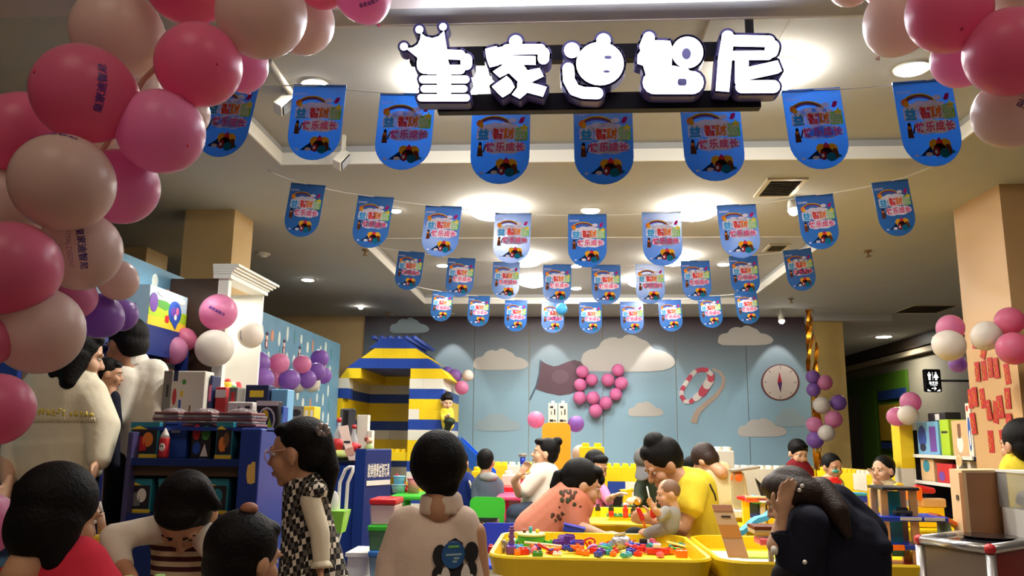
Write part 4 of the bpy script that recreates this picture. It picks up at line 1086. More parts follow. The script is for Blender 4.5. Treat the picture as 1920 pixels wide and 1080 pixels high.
mb.tube([Vector((-.007, .098, .008)), Vector((.007, .098, .008))], .002, 6)
obj('glasses', mb.xf(M), pG)
c = P(607, 806, d - .06); k = mpp(c); mb = MB(mat('sparkly_clip', (150, 140, 140), .3, metal=.3))
for a in range(7): mb.ell(c + Vector((math.cos(a) * 9 * k, -.01, math.sin(a) * 8 * k)), 6 * k, n=8, k=6)
obj('hair_clip', mb, pG)

# --- the man in the white shirt with a child on his arm
d = 3.85
pM, M = person('dark-haired man with glasses in a white shirt with rolled sleeves, turned to the left shelves',
    dict(p=(236, 648, d), h=92, yaw=-118, pitch=16, roll=0), [('le', (0, -.03, .040), (.085, .100, .092)), ('le', (0, -.058, -.005), (.077, .060, .080)), ('le', (0, .035, .092), (.070, .056, .030)), ('le', (0, .07, .10), (.045, .035, .022))],
    [('c', (246, 672, d), (258, 705, d), 20, 24), ('c', (208, 775, d - .1), (190, 832, d - .25), 14, 10)] + legs(222, 262, 860, d, 24),
    [('shirt', M_WHITESHIRT, [('c', (250, 712, d), (288, 700, d), 34, 28, .8), ('c', (262, 720, d), (258, 850, d), 50, 46, .62), ('c', (232, 712, d - .08), (214, 780, d - .1), 26, 21), ('c', (290, 702, d), (300, 790, d - .05), 22, 20)]),
     ('collar', M_WHITESHIRT, [('k', (256, 692, d), (250, 668, d), 29, 23)]), ('cuff', M_WHITESHIRT, [('k', (216, 770, d - .1), (206, 786, d - .12), 22, 21)]),
     ('trousers', M_BLACKC, [('c', (250, 850, d), (252, 880, d), 46, 44, .6)] + legs(226, 268, 870, d, 28))],
    hands=[((189, 836, d - .26), (-.3, -.6, -.7), (1, 0, -.3), 1, .7, 1)])
mb = MB(mat('thin_dark_frame', (40, 34, 34), .3))
for s in (-1, 1):
    mb.tube([Vector((s * .077, -.01, .018)), Vector((s * .074, .05, .018)), Vector((s * .060, .09, .014))], .002, 6)
    mb.tube([Vector((s * .032 + .026 * math.cos(a), .099, .004 + .019 * math.sin(a))) for a in [2 * PI * i / 16 for i in range(17)]], .0016, 6)
obj('glasses', mb.xf(M), pM)
d = 3.66
person('small dark-haired child held against the man in the white shirt', dict(p=(205, 702, d), h=56, yaw=115, pitch=8),
    [CAPH, BANG, ('le', (0, -.055, .0), (.075, .05, .07))], [('c', (205, 730, d), (205, 745, d), 12, 14)],
    [('top', M_NAVYC, [('c', (208, 748, d), (210, 796, d), 18, 20, .7), ('c', (208, 800, d), (196, 870, d), 13, 9), ('c', (212, 800, d), (216, 872, d), 13, 9)])], child=True, base=P(206, 870, d))

# --- the woman in the cream jacket
d = 3.4
pW, M = person('woman with shoulder-length black hair in a cream jacket with yellow lettering on the back',
    dict(p=(150, 668, d), h=100, yaw=128, pitch=14), [('le', (0, -.03, .036), (.09, .102, .096)), ('le', (0, -.05, -.01), (.084, .07, .09)), ('le', (0, .028, .088), (.068, .046, .03)), ('c', (130, 650, d), (108, 708, d - .05), 34, 20), ('c', (140, 670, d - .04), (128, 716, d - .08), 30, 16), ('le', (-.07, .0, .0), (.02, .05, .075))],
    [('c', (142, 700, d), (130, 735, d), 22, 26), ('c', (12, 860, d - .05), (14, 905, d - .15), 14, 11)] + legs(90, 150, 940, d, 28),
    [('jacket', M_CREAM, [('c', (80, 745, d), (160, 745, d), 42, 42, .8), ('c', (112, 755, d), (108, 850, d), 84, 84, .58), ('k', (108, 830, d), (104, 898, d), 88, 86, .58), ('c', (60, 750, d), (36, 830, d), 36, 30), ('c', (36, 830, d), (20, 890, d - .06), 30, 22), ('c', (168, 752, d), (192, 800, d - .02), 36, 32), ('c', (192, 800, d - .02), (186, 860, d - .08), 32, 22)]),
     ('collar', M_CREAM, [('k', (132, 728, d), (140, 694, d), 38, 30)]),
     ('trousers', M_BLACKC, [('k', (104, 890, d), (104, 960, d), 82, 78, .56)] + legs(70, 140, 950, d, 42))],
    skin=M_SKIN_L, hands=[((15, 908, d - .16), (.05, -.4, -.9), (1, -.2, 0), .95, .5, -1), ((184, 868, d - .1), (-.1, -.5, -.85), (-1, -.2, 0), .95, .6, 1)])
mb = MB(mat('yellow_lettering', (226, 206, 90), .7)); rr = random.Random(5)
yk = d - .12
q = [P(66, 770, yk), P(166, 776, yk)]
for i in range(11):
    x = 66 + i * 9.2; y = 771 + i * .5
    for j in range(3):
        a = P(x + rr.uniform(0, 5), y + rr.uniform(-6, 6), yk); b = P(x + rr.uniform(3, 8), y + rr.uniform(-6, 6), yk); mb.tube([a, b], .0045, 5)
CONFORM.append((obj('back_lettering', mb, pW), pW, 'jacket', yk))
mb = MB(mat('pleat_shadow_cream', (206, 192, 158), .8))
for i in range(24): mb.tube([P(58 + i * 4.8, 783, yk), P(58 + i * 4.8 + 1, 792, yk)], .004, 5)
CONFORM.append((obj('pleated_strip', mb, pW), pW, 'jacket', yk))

# --- three children at the near table
d = 1.7
person('girl with dark hair in a crimson top, lower left corner, seen from behind', dict(p=(112, 968, d), h=172, yaw=150, pitch=18),
    [('le', (0, -.026, .036), (.094, .104, .098)), ('le', (0, -.045, -.02), (.090, .075, .10)), ('e', (88, 890, d), (22, 22, 18)), ('c', (75, 960, d), (68, 1035, d), 36, 22), ('c', (110, 980, d - .03), (104, 1050, d - .04), 46, 26)],
    [('c', (122, 1020, d), (122, 1070, d), 36, 42)] + legs(90, 150, 1330, d, 40),
    [('top', M_REDC, [('c', (60, 1105, d), (180, 1105, d), 52, 52, .8), ('c', (118, 1100, d), (118, 1230, d), 100, 95, .62), ('c', (52, 1105, d), (20, 1210, d - .1), 42, 34), ('c', (186, 1105, d), (220, 1210, d - .1), 42, 34), ('c', (118, 1060, d), (118, 1100, d), 58, 90, .7)]),
     ('trousers', M_JEAN, [('k', (118, 1220, d), (118, 1310, d), 92, 92, .62)] + legs(80, 156, 1320, d, 52))], child=True)
d = 1.95
person('child bending down in a maroon and cream striped vest with white sleeves', dict(p=(348, 968, d + .05), h=140, yaw=10, pitch=62),
    [('le', (0, -.03, .04), (.090, .104, .096)), ('le', (0, -.055, .0), (.085, .066, .085)), BANG, ('e', (350, 920, d), (40, 34, 28)), ('c', (372, 918, d), (404, 948, d + .02), 22, 12)] + SIDE,
    [('c', (345, 1000, d + .08), (345, 1030, d + .12), 30, 34), ('c', (222, 1050, d), (245, 1085, d - .08), 18, 15), ('c', (425, 1050, d), (420, 1090, d), 18, 15)] + legs(320, 380, 1280, d + .15, 36),
    [('vest', M_STRIPE, [('c', (315, 1010, d + .1), (375, 1010, d + .1), 36, 36, .8), ('c', (345, 1030, d + .1), (345, 1200, d + .12), 62, 66, .62)]),
     ('sleeve', M_WHITESHIRT, [('c', (308, 990, d + .06), (212, 1006, d), 28, 24), ('c', (212, 1006, d), (230, 1062, d - .02), 25, 21)]),
     ('sleeve', M_WHITESHIRT, [('c', (385, 1005, d + .06), (420, 1060, d), 28, 22)]),
     ('trousers', M_BLACKC, [('k', (345, 1190, d + .12), (345, 1270, d + .14), 64, 62, .62)] + legs(318, 374, 1270, d + .15, 38))], child=True)
d = 1.75
pT, M = person('dark-haired girl with a brown hair knot, only her head above the lower border', dict(p=(462, 1050, d), h=160, yaw=150, pitch=12),
    [('le', (0, -.03, .036), (.092, .104, .098)), ('le', (0, -.05, -.01), (.086, .070, .09)), ('le', (0, .026, .088), (.068, .046, .03)), ('c', (430, 1040, d), (428, 1100, d), 34, 22)],
    [('c', (465, 1100, d), (465, 1150, d), 34, 40)] + legs(430, 495, 1360, d, 38),
    [('top', cloth('grey_pink_cotton', (150, 110, 116)), [('c', (415, 1180, d), (515, 1180, d), 48, 48, .8), ('c', (465, 1180, d), (465, 1300, d), 88, 84, .62)]), ('trousers', M_JEAN, legs(430, 500, 1350, d, 48))], child=True)
obj('hair_tie', MB(mat('brown_hair_tie', (158, 100, 76), .6)).ell(P(467, 954, d - .02), (.019, .019, .014)), pT)

# --- woman in the coral blouse
d = 4.85
pC, M = person('woman with a looped ponytail in a coral blouse, bent over the big yellow tub', dict(p=(1093, 909, d), h=86, yaw=98, pitch=22),
    [('le', (0, -.03, .036), (.086, .100, .094)), ('le', (0, -.05, .0), (.080, .066, .080)), ('le', (0, .034, .084), (.066, .046, .034)), ('c', (1066, 884, d), (1046, 890, d), 9, 8), ('c', (1046, 890, d), (1040, 912, d), 9, 10), ('c', (1040, 912, d), (1058, 922, d), 10, 7), ('le', (.0, .075, .055), (.055, .022, .03))],
    [('c', (1088, 930, d), (1072, 950, d), 18, 22), ('c', (1082, 985, d - .12), (1128, 1002, d - .2), 11, 8)] + [('c', (1010, 1030, d), (1060, 1060, d - .25), 26, 18), ('c', Vector((P(1060, 1060, d).x, d - .25, .42)), Vector((P(1060, 1060, d).x, d - .2, .05)), 18, 12)],
    [('blouse', M_CORAL, [('c', (1068, 945, d), (1010, 1000, d + .02), 46, 50, .8), ('c', (1010, 1000, d + .02), (1000, 1040, d + .02), 50, 50, .8), ('c', (1076, 940, d - .08), (1078, 985, d - .1), 26, 21), ('c', (1076, 950, d), (1086, 990, d - .06), 24, 22), ('c', (1072, 932, d), (1064, 950, d), 26, 44, .8)]),
     ('trousers', M_BLACKC, [('c', (1000, 1045, d), (1068, 1062, d - .25), 30, 22), ('c', Vector((P(1060, 1060, d).x, d - .25, .42)), Vector((P(1060, 1060, d).x, d - .2, .08)), 20, 15)])],
    skin=M_SKIN_L, hands=[((1130, 1002, d - .2), (1, -.3, .1), (0, 0, 1), .9, .5, 1)], base=Vector((P(1030, 1000, d).x, d, 0)))
mb = MB(mat('embroidery_brown', (92, 52, 40), .8)); mg = mat('embroidery_green', (70, 72, 46), .8); rr = random.Random(11)
for i in range(26):
    x = rr.uniform(1052, 1096); y = rr.uniform(922, 940) if i < 16 else rr.uniform(938, 985)
    if i >= 16: x = rr.uniform(1030, 1094)
    p = P(x, y, d - .20 if y > 935 else d - .19); r = rr.uniform(2, 4.2) * mpp(p)
    mb.ell(Vector((p.x, d - .19, p.z)), (r, .004, r * rr.uniform(.8, 1.6)), None, 8, 6, mb.m if rr.random() < .6 else mg)
CONFORM.append((obj('embroidery', mb, pC, kind='stuff'), pC, 'blouse', d - .19))

# --- man in the yellow tee with a baby
d = 4.75
pY, M = person('man with upswept black hair in a yellow tee, bowed over a baby', dict(p=(1243, 872, d), h=87, yaw=-75, pitch=38, roll=0),
    [('le', (0, -.03, .040), (.088, .102, .094)), ('le', (0, -.05, .005), (.08, .066, .075)), ('e', (1227, 830, d), (21, 24, 21), 20), ('e', (1211, 850, d), (12, 20, 15)), ('e', (1242, 848, d), (33, 28, 28), 25), ('e', (1262, 856, d), (20, 22, 22))],
    [('c', (1264, 890, d), (1292, 912, d), 21, 27), ('c', (1294, 950, d - .13), (1278, 992, d - .16), 18, 15), ('c', (1278, 992, d - .16), (1230, 978, d - .22), 15, 10),
     ('c', (1330, 1030, d), (1230, 1046, d - .15), 24, 18), ('c', Vector((P(1230, 1046, d).x, d - .15, .45)), Vector((P(1230, 1046, d).x, d - .1, .05)), 18, 12)],
    [('tee', M_YELC, [('c', (1302, 920, d), (1312, 1010, d + .04), 43, 44, .75), ('c', (1312, 1000, d + .04), (1314, 1050, d + .04), 44, 46, .75), ('c', (1300, 916, d - .08), (1294, 948, d - .13), 29, 26), ('k', (1294, 944, d - .13), (1292, 958, d - .135), 27, 27), ('c', (1286, 900, d), (1300, 922, d), 26, 40, .8)]),
     ('trousers', M_BLACKC, [('c', (1320, 1050, d), (1190, 1010, d - .1), 26, 22), ('c', Vector((P(1190, 1010, d).x, d - .1, .5)), Vector((P(1190, 1010, d).x, d - .05, .06)), 20, 14)])],
    hands=[((1226, 976, d - .22), (-1, -.05, .15), (0, -1, -.4), .95, .8, -1)], base=Vector((P(1312, 1000, d).x, d, 0)))
CONFORM.append((obj('shoulder_print', MB(mat('tee_print_black', (40, 36, 30), .7)).tube([P(1332, 908, d - .1), P(1337, 918, d - .1), P(1343, 928, d - .1), P(1346, 940, d - .1)], .006, 5), pY), pY, 'tee', d - .1))
d = 4.52
person('baby in a grey top held by the man in yellow', dict(p=(1252, 926, d), h=52, yaw=-80, pitch=10), [('le', (0, -.02, .03), (.083, .098, .09))],
    [('c', (1254, 948, d), (1254, 956, d), 12, 13), ('c', (1240, 968, d - .06), (1228, 956, d - .1), 8, 6), ('e', (1212, 1000, d), (16, 12, 9))],
    [('top', M_LGREY, [('c', (1256, 964, d), (1252, 986, d), 21, 21, .8), ('c', (1248, 958, d - .06), (1238, 972, d - .08), 10, 8)]), ('trousers', M_LGREY, [('c', (1246, 992, d), (1216, 1000, d - .03), 14, 11)])],
    skin=M_SKIN_L, hairm=mat('thin_baby_hair', (120, 88, 66), .6), child=True, hands=[((1227, 955, d - .1), (-.5, 0, .8), (0, 1, 0), .5, .6, 1)], base=P(1240, 1005, d))
# --- someone in dark green behind them, with a grey cap
d = 6.42
pK, M = person('person in a dark green top and grey-brimmed cap, half hidden behind the man in yellow', dict(p=(1214, 876, d), h=62, yaw=-20, pitch=30), [CAPH, BANG, ('le', (0, -.05, .0), (.08, .066, .08))],
    [('c', (1216, 900, d), (1218, 915, d), 12, 15), ('c', (1196, 940, d - .2), (1190, 936, d - .42), 8, 6)] + legs(1206, 1232, 1000, d, 14),
    [('top', M_OLIVE, [('c', (1206, 915, d), (1236, 915, d), 17, 17, .8), ('c', (1220, 920, d), (1222, 985, d), 32, 32, .65), ('c', (1203, 918, d - .03), (1196, 944, d - .2), 13, 10)]), ('trousers', M_BLACKC, legs(1208, 1234, 985, d, 17))],
    hands=[((1190, 935, d - .42), (-.4, -.9, 0), (0, 0, 1), .9, .6, 1)])
mb = MB(mat('grey_cap', (84, 82, 82), .8)).ell((0, -.01, .075), (.09, .104, .075)).cap((0, .09, .055), (0, .16, .035), .05, .05, .16, (0, 0, 1)).xf(M); obj('cap', mb, pK)

# --- woman in navy with her hand at her face
d = 3.12
pN, M = person('woman in a navy jacket with pearl-clipped brown hair, resting her face on her hand', dict(p=(1478, 938, d), h=104, yaw=-112, pitch=28),
    [('le', (0, -.03, .036), (.090, .106, .100)), ('le', (0, -.05, .0), (.084, .07, .085)), ('le', (0, .03, .086), (.07, .05, .033)), ('e', (1492, 922, d), (64, 56, 37), 14), ('c', (1540, 920, d - .02), (1570, 960, d - .1), 26, 22), ('c', (1570, 960, d - .1), (1588, 1000, d - .12), 21, 10), ('le', (.07, .02, -.01), (.02, .04, .06))],
    [('c', (1505, 955, d), (1530, 980, d + .02), 22, 28), ('c', (1452, 1022, d - .14), (1466, 972, d - .13), 15, 11)] + [('c', Vector((P(1500, 1075, d).x, d - .1, .45)), Vector((P(1500, 1075, d).x, d - .12, .05)), 26, 16)],
    [('jacket', M_NAVYC, [('c', (1535, 970, d), (1580, 1050, d + .03), 62, 84, .72), ('c', (1580, 1040, d + .03), (1575, 1150, d + .03), 88, 90, .7), ('c', (1515, 985, d - .1), (1490, 1060, d - .12), 40, 34), ('c', (1490, 1062, d - .12), (1462, 1010, d - .14), 30, 19), ('c', (1565, 950, d + .08), (1620, 1000, d + .1), 44, 44, .8), ('c', (1600, 985, d + .1), (1656, 1026, d - .05), 42, 18), ('c', (1520, 955, d), (1545, 975, d), 34, 52, .8), ('c', (1505, 1010, d - .06), (1500, 1070, d - .06), 44, 46)]),
     ('cuff', M_BLACKC, [('k', (1461, 1010, d - .14), (1463, 1000, d - .138), 19, 18)]), ('shirt_cuff', M_WHITESHIRT, [('e', (1452, 1032, d - .17), (8, 12, 10))]),
     ('trousers', M_BLACKC, [('c', (1580, 1140, d), (1480, 1085, d - .12), 46, 34), ('c', Vector((P(1480, 1080, d).x, d - .12, .48)), Vector((P(1480, 1080, d).x, d - .1, .08)), 30, 20)])],
    skin=M_SKIN_L, hairm=M_HAIRB, vox=.007, hands=[((1466, 968, d - .14), (.22, .02, 1), (-.5, 1, 0), .92, .22, -1)], base=Vector((P(1575, 1050, d).x, d, 0)))
mp = mat('pearl', (240, 236, 226), .15)
mb = MB(mp)
for x, y in ((1504, 911), (1499, 919), (1509, 1054)): mb.ell(P(x, y, d - .155 if y < 1000 else d - .27), .0075, n=10, k=8)
obj('pearl_clip', mb, pN)

# --- woman in the white hoodie
d = 7.0
person('woman with a hair bun in a white hoodie, sitting sideways at the pink table', dict(p=(1021, 850, d), h=54, yaw=-88, pitch=-4),
    [('le', (0, -.03, .040), (.084, .098, .090)), ('le', (0, -.055, .0), (.078, .062, .08)), ('e', (1045, 828, d), (10, 9, 9)), ('le', (0, .04, .09), (.066, .05, .03))],
    [('c', (1022, 872, d), (1022, 886, d), 10, 12), ('c', (974, 925, d - .1), (964, 902, d - .22), 9, 7), ('c', (964, 902, d - .22), (974, 890, d - .3), 7, 5)] + [('c', (1005, 965, d), (965, 962, d - .25), 16, 12)],
    [('hoodie', M_WHITESHIRT, [('c', (1020, 892, d), (1014, 945, d), 30, 34, .75), ('c', (1008, 892, d - .08), (986, 918, d - .12), 17, 14), ('c', (1030, 884, d), (1040, 890, d + .05), 16, 12), ('c', (1000, 940, d), (1030, 945, d), 24, 24, .8)]),
     ('hood', M_WHITESHIRT, [('e', (1032, 883, d + .03), (22, 18, 10), 25)]),
     ('trousers', M_JEAN, [('c', (1010, 962, d), (966, 962, d - .25), 24, 17), ('c', Vector((P(966, 962, d).x, d - .25, .42)), Vector((P(966, 962, d).x, d - .22, .06)), 16, 12)])],
    skin=M_SKIN_L, hands=[((975, 889, d - .3), (.6, 0, .8), (0, 1, 0), .9, .5, 1)], mouth=.004)
# --- children around the pink table
d = 7.55
person('small boy in a slate grey hoodie with a pale hood, seen from behind', dict(p=(911, 866, d), h=44, yaw=172, pitch=5), [('le', (0, -.03, .036), (.086, .100, .096)), ('le', (0, -.055, .0), (.078, .06, .08))],
    [('c', (912, 880, d), (912, 892, d), 9, 11)] + [('c', Vector((P(912, 960, d).x - .08 + .16 * k, d + .1, .3)), Vector((P(912, 960, d).x - .08 + .16 * k, d + .15, .05)), 9, 7) for k in (0, 1)],
    [('hoodie', M_GREYC, [('c', (900, 908, d), (928, 908, d), 15, 15, .8), ('c', (914, 912, d), (914, 950, d), 28, 30, .7), ('c', (894, 910, d), (892, 938, d - .05), 11, 9), ('c', (934, 910, d), (938, 938, d - .05), 11, 9)]), ('hood', M_LGREY, [('e', (916, 894, d - .06), (18, 12, 9))]), ('trousers', M_JEAN, [('c', (905, 952, d), (905, 956, d + .15), 14, 11), ('c', (922, 952, d), (922, 956, d + .15), 14, 11)])], child=True)
d = 7.8
person('child in a blue tracksuit with white sleeve stripe, behind the bowl-cut child', dict(p=(864, 868, d), h=42, yaw=165, pitch=10), [('le', (0, -.03, .036), (.086, .100, .096)), ('le', (0, -.055, .0), (.078, .06, .08))],
    [('c', (865, 882, d), (866, 892, d), 8, 10)] + [('c', Vector((P(866, 950, d).x, d + .1, .3)), Vector((P(866, 950, d).x, d + .15, .05)), 9, 7)],
    [('jacket', M_BLUEC, [('c', (856, 904, d), (876, 904, d), 14, 14, .8), ('c', (868, 908, d), (868, 950, d), 25, 26, .7), ('c', (880, 906, d - .05), (890, 934, d - .1), 10, 8)]), ('sleeve_stripe', M_WHITESHIRT, [('c', (880, 902, d - .11), (890, 930, d - .15), 2.5, 2.5)]), ('trousers', M_JEAN, [('c', (866, 950, d), (866, 955, d + .15), 14, 11)])], child=True)
d = 6.75
person('girl in a pink top with black hair, behind the woman in coral', dict(p=(1118, 876, d), h=56, yaw=35, pitch=22), [CAPH, BANG] + SIDE + [('le', (0, -.05, .0), (.08, .066, .085))],
    [('c', (1110, 902, d), (1108, 914, d), 10, 12), ('c', (1140, 938, d - .2), (1150, 930, d - .35), 7, 5)] + legs(1098, 1120, 1000, d, 11),
    [('top', M_PINKC, [('c', (1098, 916, d), (1122, 916, d), 15, 15, .8), ('c', (1110, 920, d), (1108, 970, d), 27, 28, .7), ('c', (1128, 918, d - .04), (1142, 940, d - .2), 12, 9)]), ('trousers', M_JEAN, legs(1100, 1118, 972, d, 14))], skin=M_SKIN_L, child=True, hands=[((1151, 929, d - .35), (.8, -.3, .3), (0, 0, 1), .8, .6, 1)])
d = 6.7
person('woman with brown hair in a sand coloured jacket, bent away behind the man in yellow', dict(p=(1322, 866, d), h=58, yaw=-130, pitch=50), [('le', (0, -.03, .04), (.09, .104, .098)), ('le', (0, -.05, .0), (.082, .07, .085)), ('e', (1326, 852, d), (20, 20, 16), 20)],
    [('c', (1332, 878, d), (1342, 892, d), 12, 15)] + legs(1350, 1376, 1000, d, 14),
    [('jacket', M_SAND, [('c', (1340, 895, d), (1362, 935, d), 31, 38, .75), ('c', (1362, 930, d), (1362, 990, d), 38, 40, .7), ('c', (1384, 900, d - .1), (1392, 938, d - .12), 14, 12), ('c', (1330, 888, d), (1352, 886, d), 20, 22, .8)]), ('trousers', M_JEAN, legs(1348, 1376, 985, d, 18))], hairm=M_HAIRB)
d = 6.85
person('child with a black cap-like head of hair beside the woman in sand', dict(p=(1296, 880, d), h=44, yaw=-150, pitch=20), [CAPH, BANG, ('le', (0, -.05, .0), (.08, .066, .08))], [('c', (1297, 894, d), (1298, 906, d), 9, 11)] + legs(1288, 1306, 990, d, 10),
    [('top', M_OLIVE, [('c', (1288, 910, d), (1308, 910, d), 13, 13, .8), ('c', (1298, 914, d), (1298, 965, d), 22, 22, .7)]), ('trousers', M_JEAN, legs(1290, 1306, 962, d, 12))], child=True)
# --- boys at the low block wall
d = 8.0
person('small boy in a dark red jumper by the low block wall', dict(p=(1497, 850, d), h=46, yaw=15, pitch=22), [('le', (0, -.026, .042), (.090, .102, .092)), BANG] + SIDE, [('c', (1497, 866, d), (1497, 876, d), 9, 11)] + legs(1487, 1507, 970, d, 10),
    [('jumper', M_DRED, [('c', (1484, 882, d), (1510, 882, d), 13, 13, .8), ('c', (1497, 884, d), (1497, 930, d), 26, 26, .7), ('c', (1478, 884, d), (1474, 912, d - .08), 10, 8), ('c', (1516, 884, d), (1520, 912, d - .08), 10, 8)]), ('collar', M_WHITESHIRT, [('k', (1497, 876, d - .01), (1497, 869, d - .01), 13, 10)]), ('trousers', M_JEAN, legs(1487, 1507, 928, d, 12))], skin=M_SKIN_L, child=True)
d = 7.4
person('boy with short hair and a green mouthpiece before the low block wall', dict(p=(1561, 876, d), h=46, yaw=20, pitch=12), [('le', (0, -.028, .042), (.085, .100, .090))] + SIDE, [('c', (1560, 892, d), (1558, 902, d), 9, 11)] + legs(1548, 1568, 1000, d, 10),
    [('top', M_SAND, [('c', (1546, 908, d), (1570, 908, d), 13, 13, .8), ('c', (1558, 912, d), (1558, 960, d), 24, 24, .7), ('c', (1574, 910, d), (1582, 926, d - .15), 9, 7)]), ('trousers', M_JEAN, legs(1550, 1568, 958, d, 12)), ('mouthpiece', mat('teal_toy', (60, 150, 130), .4), [('e', (1567, 884, d - .13), (7, 6, 4))])], child=True)
d = 7.0
person('toddler with both hands at the mouth, in a pale beige top, right of the boys', dict(p=(1655, 882, d), h=50, yaw=-58, pitch=5), [('le', (0, -.030, .042), (.088, .100, .090)), ('le', (0, -.05, .0), (.08, .062, .08))] + SIDE[:1], [('c', (1658, 900, d), (1658, 910, d), 10, 12), ('c', (1664, 925, d - .12), (1642, 902, d - .16), 8, 6)] + legs(1650, 1670, 1010, d, 10),
    [('top', M_SAND, [('c', (1646, 914, d), (1672, 914, d), 13, 13, .8), ('c', (1658, 918, d), (1658, 970, d), 25, 25, .7), ('c', (1672, 914, d - .05), (1660, 930, d - .12), 11, 9)]), ('trousers', M_JEAN, legs(1650, 1668, 965, d, 12))], skin=M_SKIN_L, child=True, hands=[((1641, 900, d - .16), (-.3, .1, .9), (1, 0, .2), .75, .5, 1)])
d = 4.45
person('child with black hair and a yellow top at the right border', dict(p=(1914, 835, d), h=88, yaw=-165, pitch=8), [('le', (0, -.03, .036), (.092, .104, .098)), ('le', (0, -.05, -.01), (.086, .07, .09)), ('e', (1904, 805, d), (16, 16, 12)), ('c', (1900, 830, d), (1898, 862, d), 10, 8)], [('c', (1914, 862, d), (1916, 885, d), 18, 22)] + legs(1900, 1935, 1110, d, 22),
    [('top', M_YELC, [('c', (1905, 888, d), (1950, 888, d), 24, 24, .8), ('c', (1926, 890, d), (1926, 1000, d), 50, 50, .65)]), ('collar', M_YELC, [('e', (1908, 876, d), (22, 20, 13))]), ('trousers', M_JEAN, legs(1905, 1945, 1000, d, 28))], child=True)
d = 9.25
person('small boy in a yellow shirt with dark green trousers leaning from the block house window', dict(p=(838, 754, d), h=30, yaw=25, pitch=20), [('le', (0, -.026, .042), (.088, .102, .092)), BANG], [('c', (838, 764, d), (838, 770, d), 6, 7), ('c', (834, 784, d - .05), (842, 778, d - .14), 4, 3)],
    [('shirt', M_YELC, [('c', (838, 774, d), (840, 796, d), 13, 12, .75), ('c', (830, 774, d), (832, 786, d - .06), 6, 5)]), ('trousers', M_OLIVE, [('e', (843, 790, d - .06), (11, 14, 8)), ('c', (842, 794, d - .05), (838, 806, d - .02), 7, 6)])], skin=M_SKIN_L, child=True, base=P(840, 806, d))

# low stools under those who sit
for px, py, dd, h, lb in ((1585, 1080, 3.2, .40, 'low white stool under the woman in navy'), (1000, 1040, 4.9, .34, 'low white stool under the woman in coral'), (1322, 1050, 4.85, .34, 'low white stool under the man in yellow'), (1012, 965, 7.05, .34, 'low white stool under the white-hoodie woman')):
    q = P(px, py, dd); stool(q, h, M_PLWHITE, lb, .14)
# ================================================================== shop furniture
M_BLUE = mat('royal_blue_board', (34, 62, 150), 0.4); M_DBLUE = mat('deep_blue_board', (16, 44, 112), 0.4); M_SHELFW = mat('white_shelf_edge', (226, 224, 214), .4)
M_DARKWOOD = mat('dark_brown_wood', (74, 54, 40), 0.5, var=.1); M_CARD = mat('box_white_card', (226, 220, 204), .5)
def slab(nm, a, b, m, par, bev=0): return obj(nm, MB(m).span(a, b), par, bev=bev)
def tbox(c, sz, body, label, group, prints=(), rz=0.0, name='toy_box', par=None, front=(0, -1)):
    """a boxed toy standing at c (base centre); prints: (u0, v0, u1, v1, material, shape) on its face, shares of width and height"""
    c = Vector(c); t = thing(name, label, 'box', c, group)
    R = Matrix.Rotation(rz, 3, 'Z')
    obj('carton', MB(body).cbox(c + Vector((0, 0, sz[2] / 2)), sz, .004, R), t)
    mb = MB(M_CARD)
    for (u0, v0, u1, v1, m, sh) in prints:
        w = u1 - u0; h = v1 - v0
        pl = [(u0, v0), (u1, v0), (u1, v1), (u0, v1)] if sh == 'r' else ngon((u0 + u1) / 2, (v0 + v1) / 2, w / 2, h / 2, 12) if sh == 'o' else [(u0, v0), (u1, v0), ((u0 + u1) / 2, v1)]
        if front == (0, -1): pp = [(sz[0] * (u - .5), sz[2] * v) for u, v in pl]; o = Vector((0, -sz[1] / 2 - .0012, 0)); ux = R @ Vector((1, 0, 0)); dv = R @ Vector((0, .002, 0))
        else: pp = [(sz[1] * (u - .5), sz[2] * v) for u, v in pl]; o = Vector((front[0] * (sz[0] / 2 + .0012), 0, 0)); ux = R @ Vector((0, front[0], 0)); dv = R @ Vector((-front[0] * .002, 0, 0))
        mb.prism(pp, c + R @ o - dv * .001 * len(mb.f), ux, (0, 0, 1), dv, m)
    if mb.v: obj('printed_face', mb, t)
    return t
K = {k: mat('print_' + k, c, .5) for k, c in dict(blue=(40, 80, 170), sky=(120, 180, 220), navy=(24, 34, 76), red=(200, 40, 46), yellow=(238, 200, 50), green=(80, 150, 60), lime=(170, 206, 40), orange=(230, 130, 50), grey=(120, 116, 112), dark=(36, 32, 38), white=(232, 230, 222), teal=(40, 130, 150), pink=(230, 110, 150), purple=(110, 70, 160), brown=(120, 80, 50), tan=(214, 176, 130)).items()}
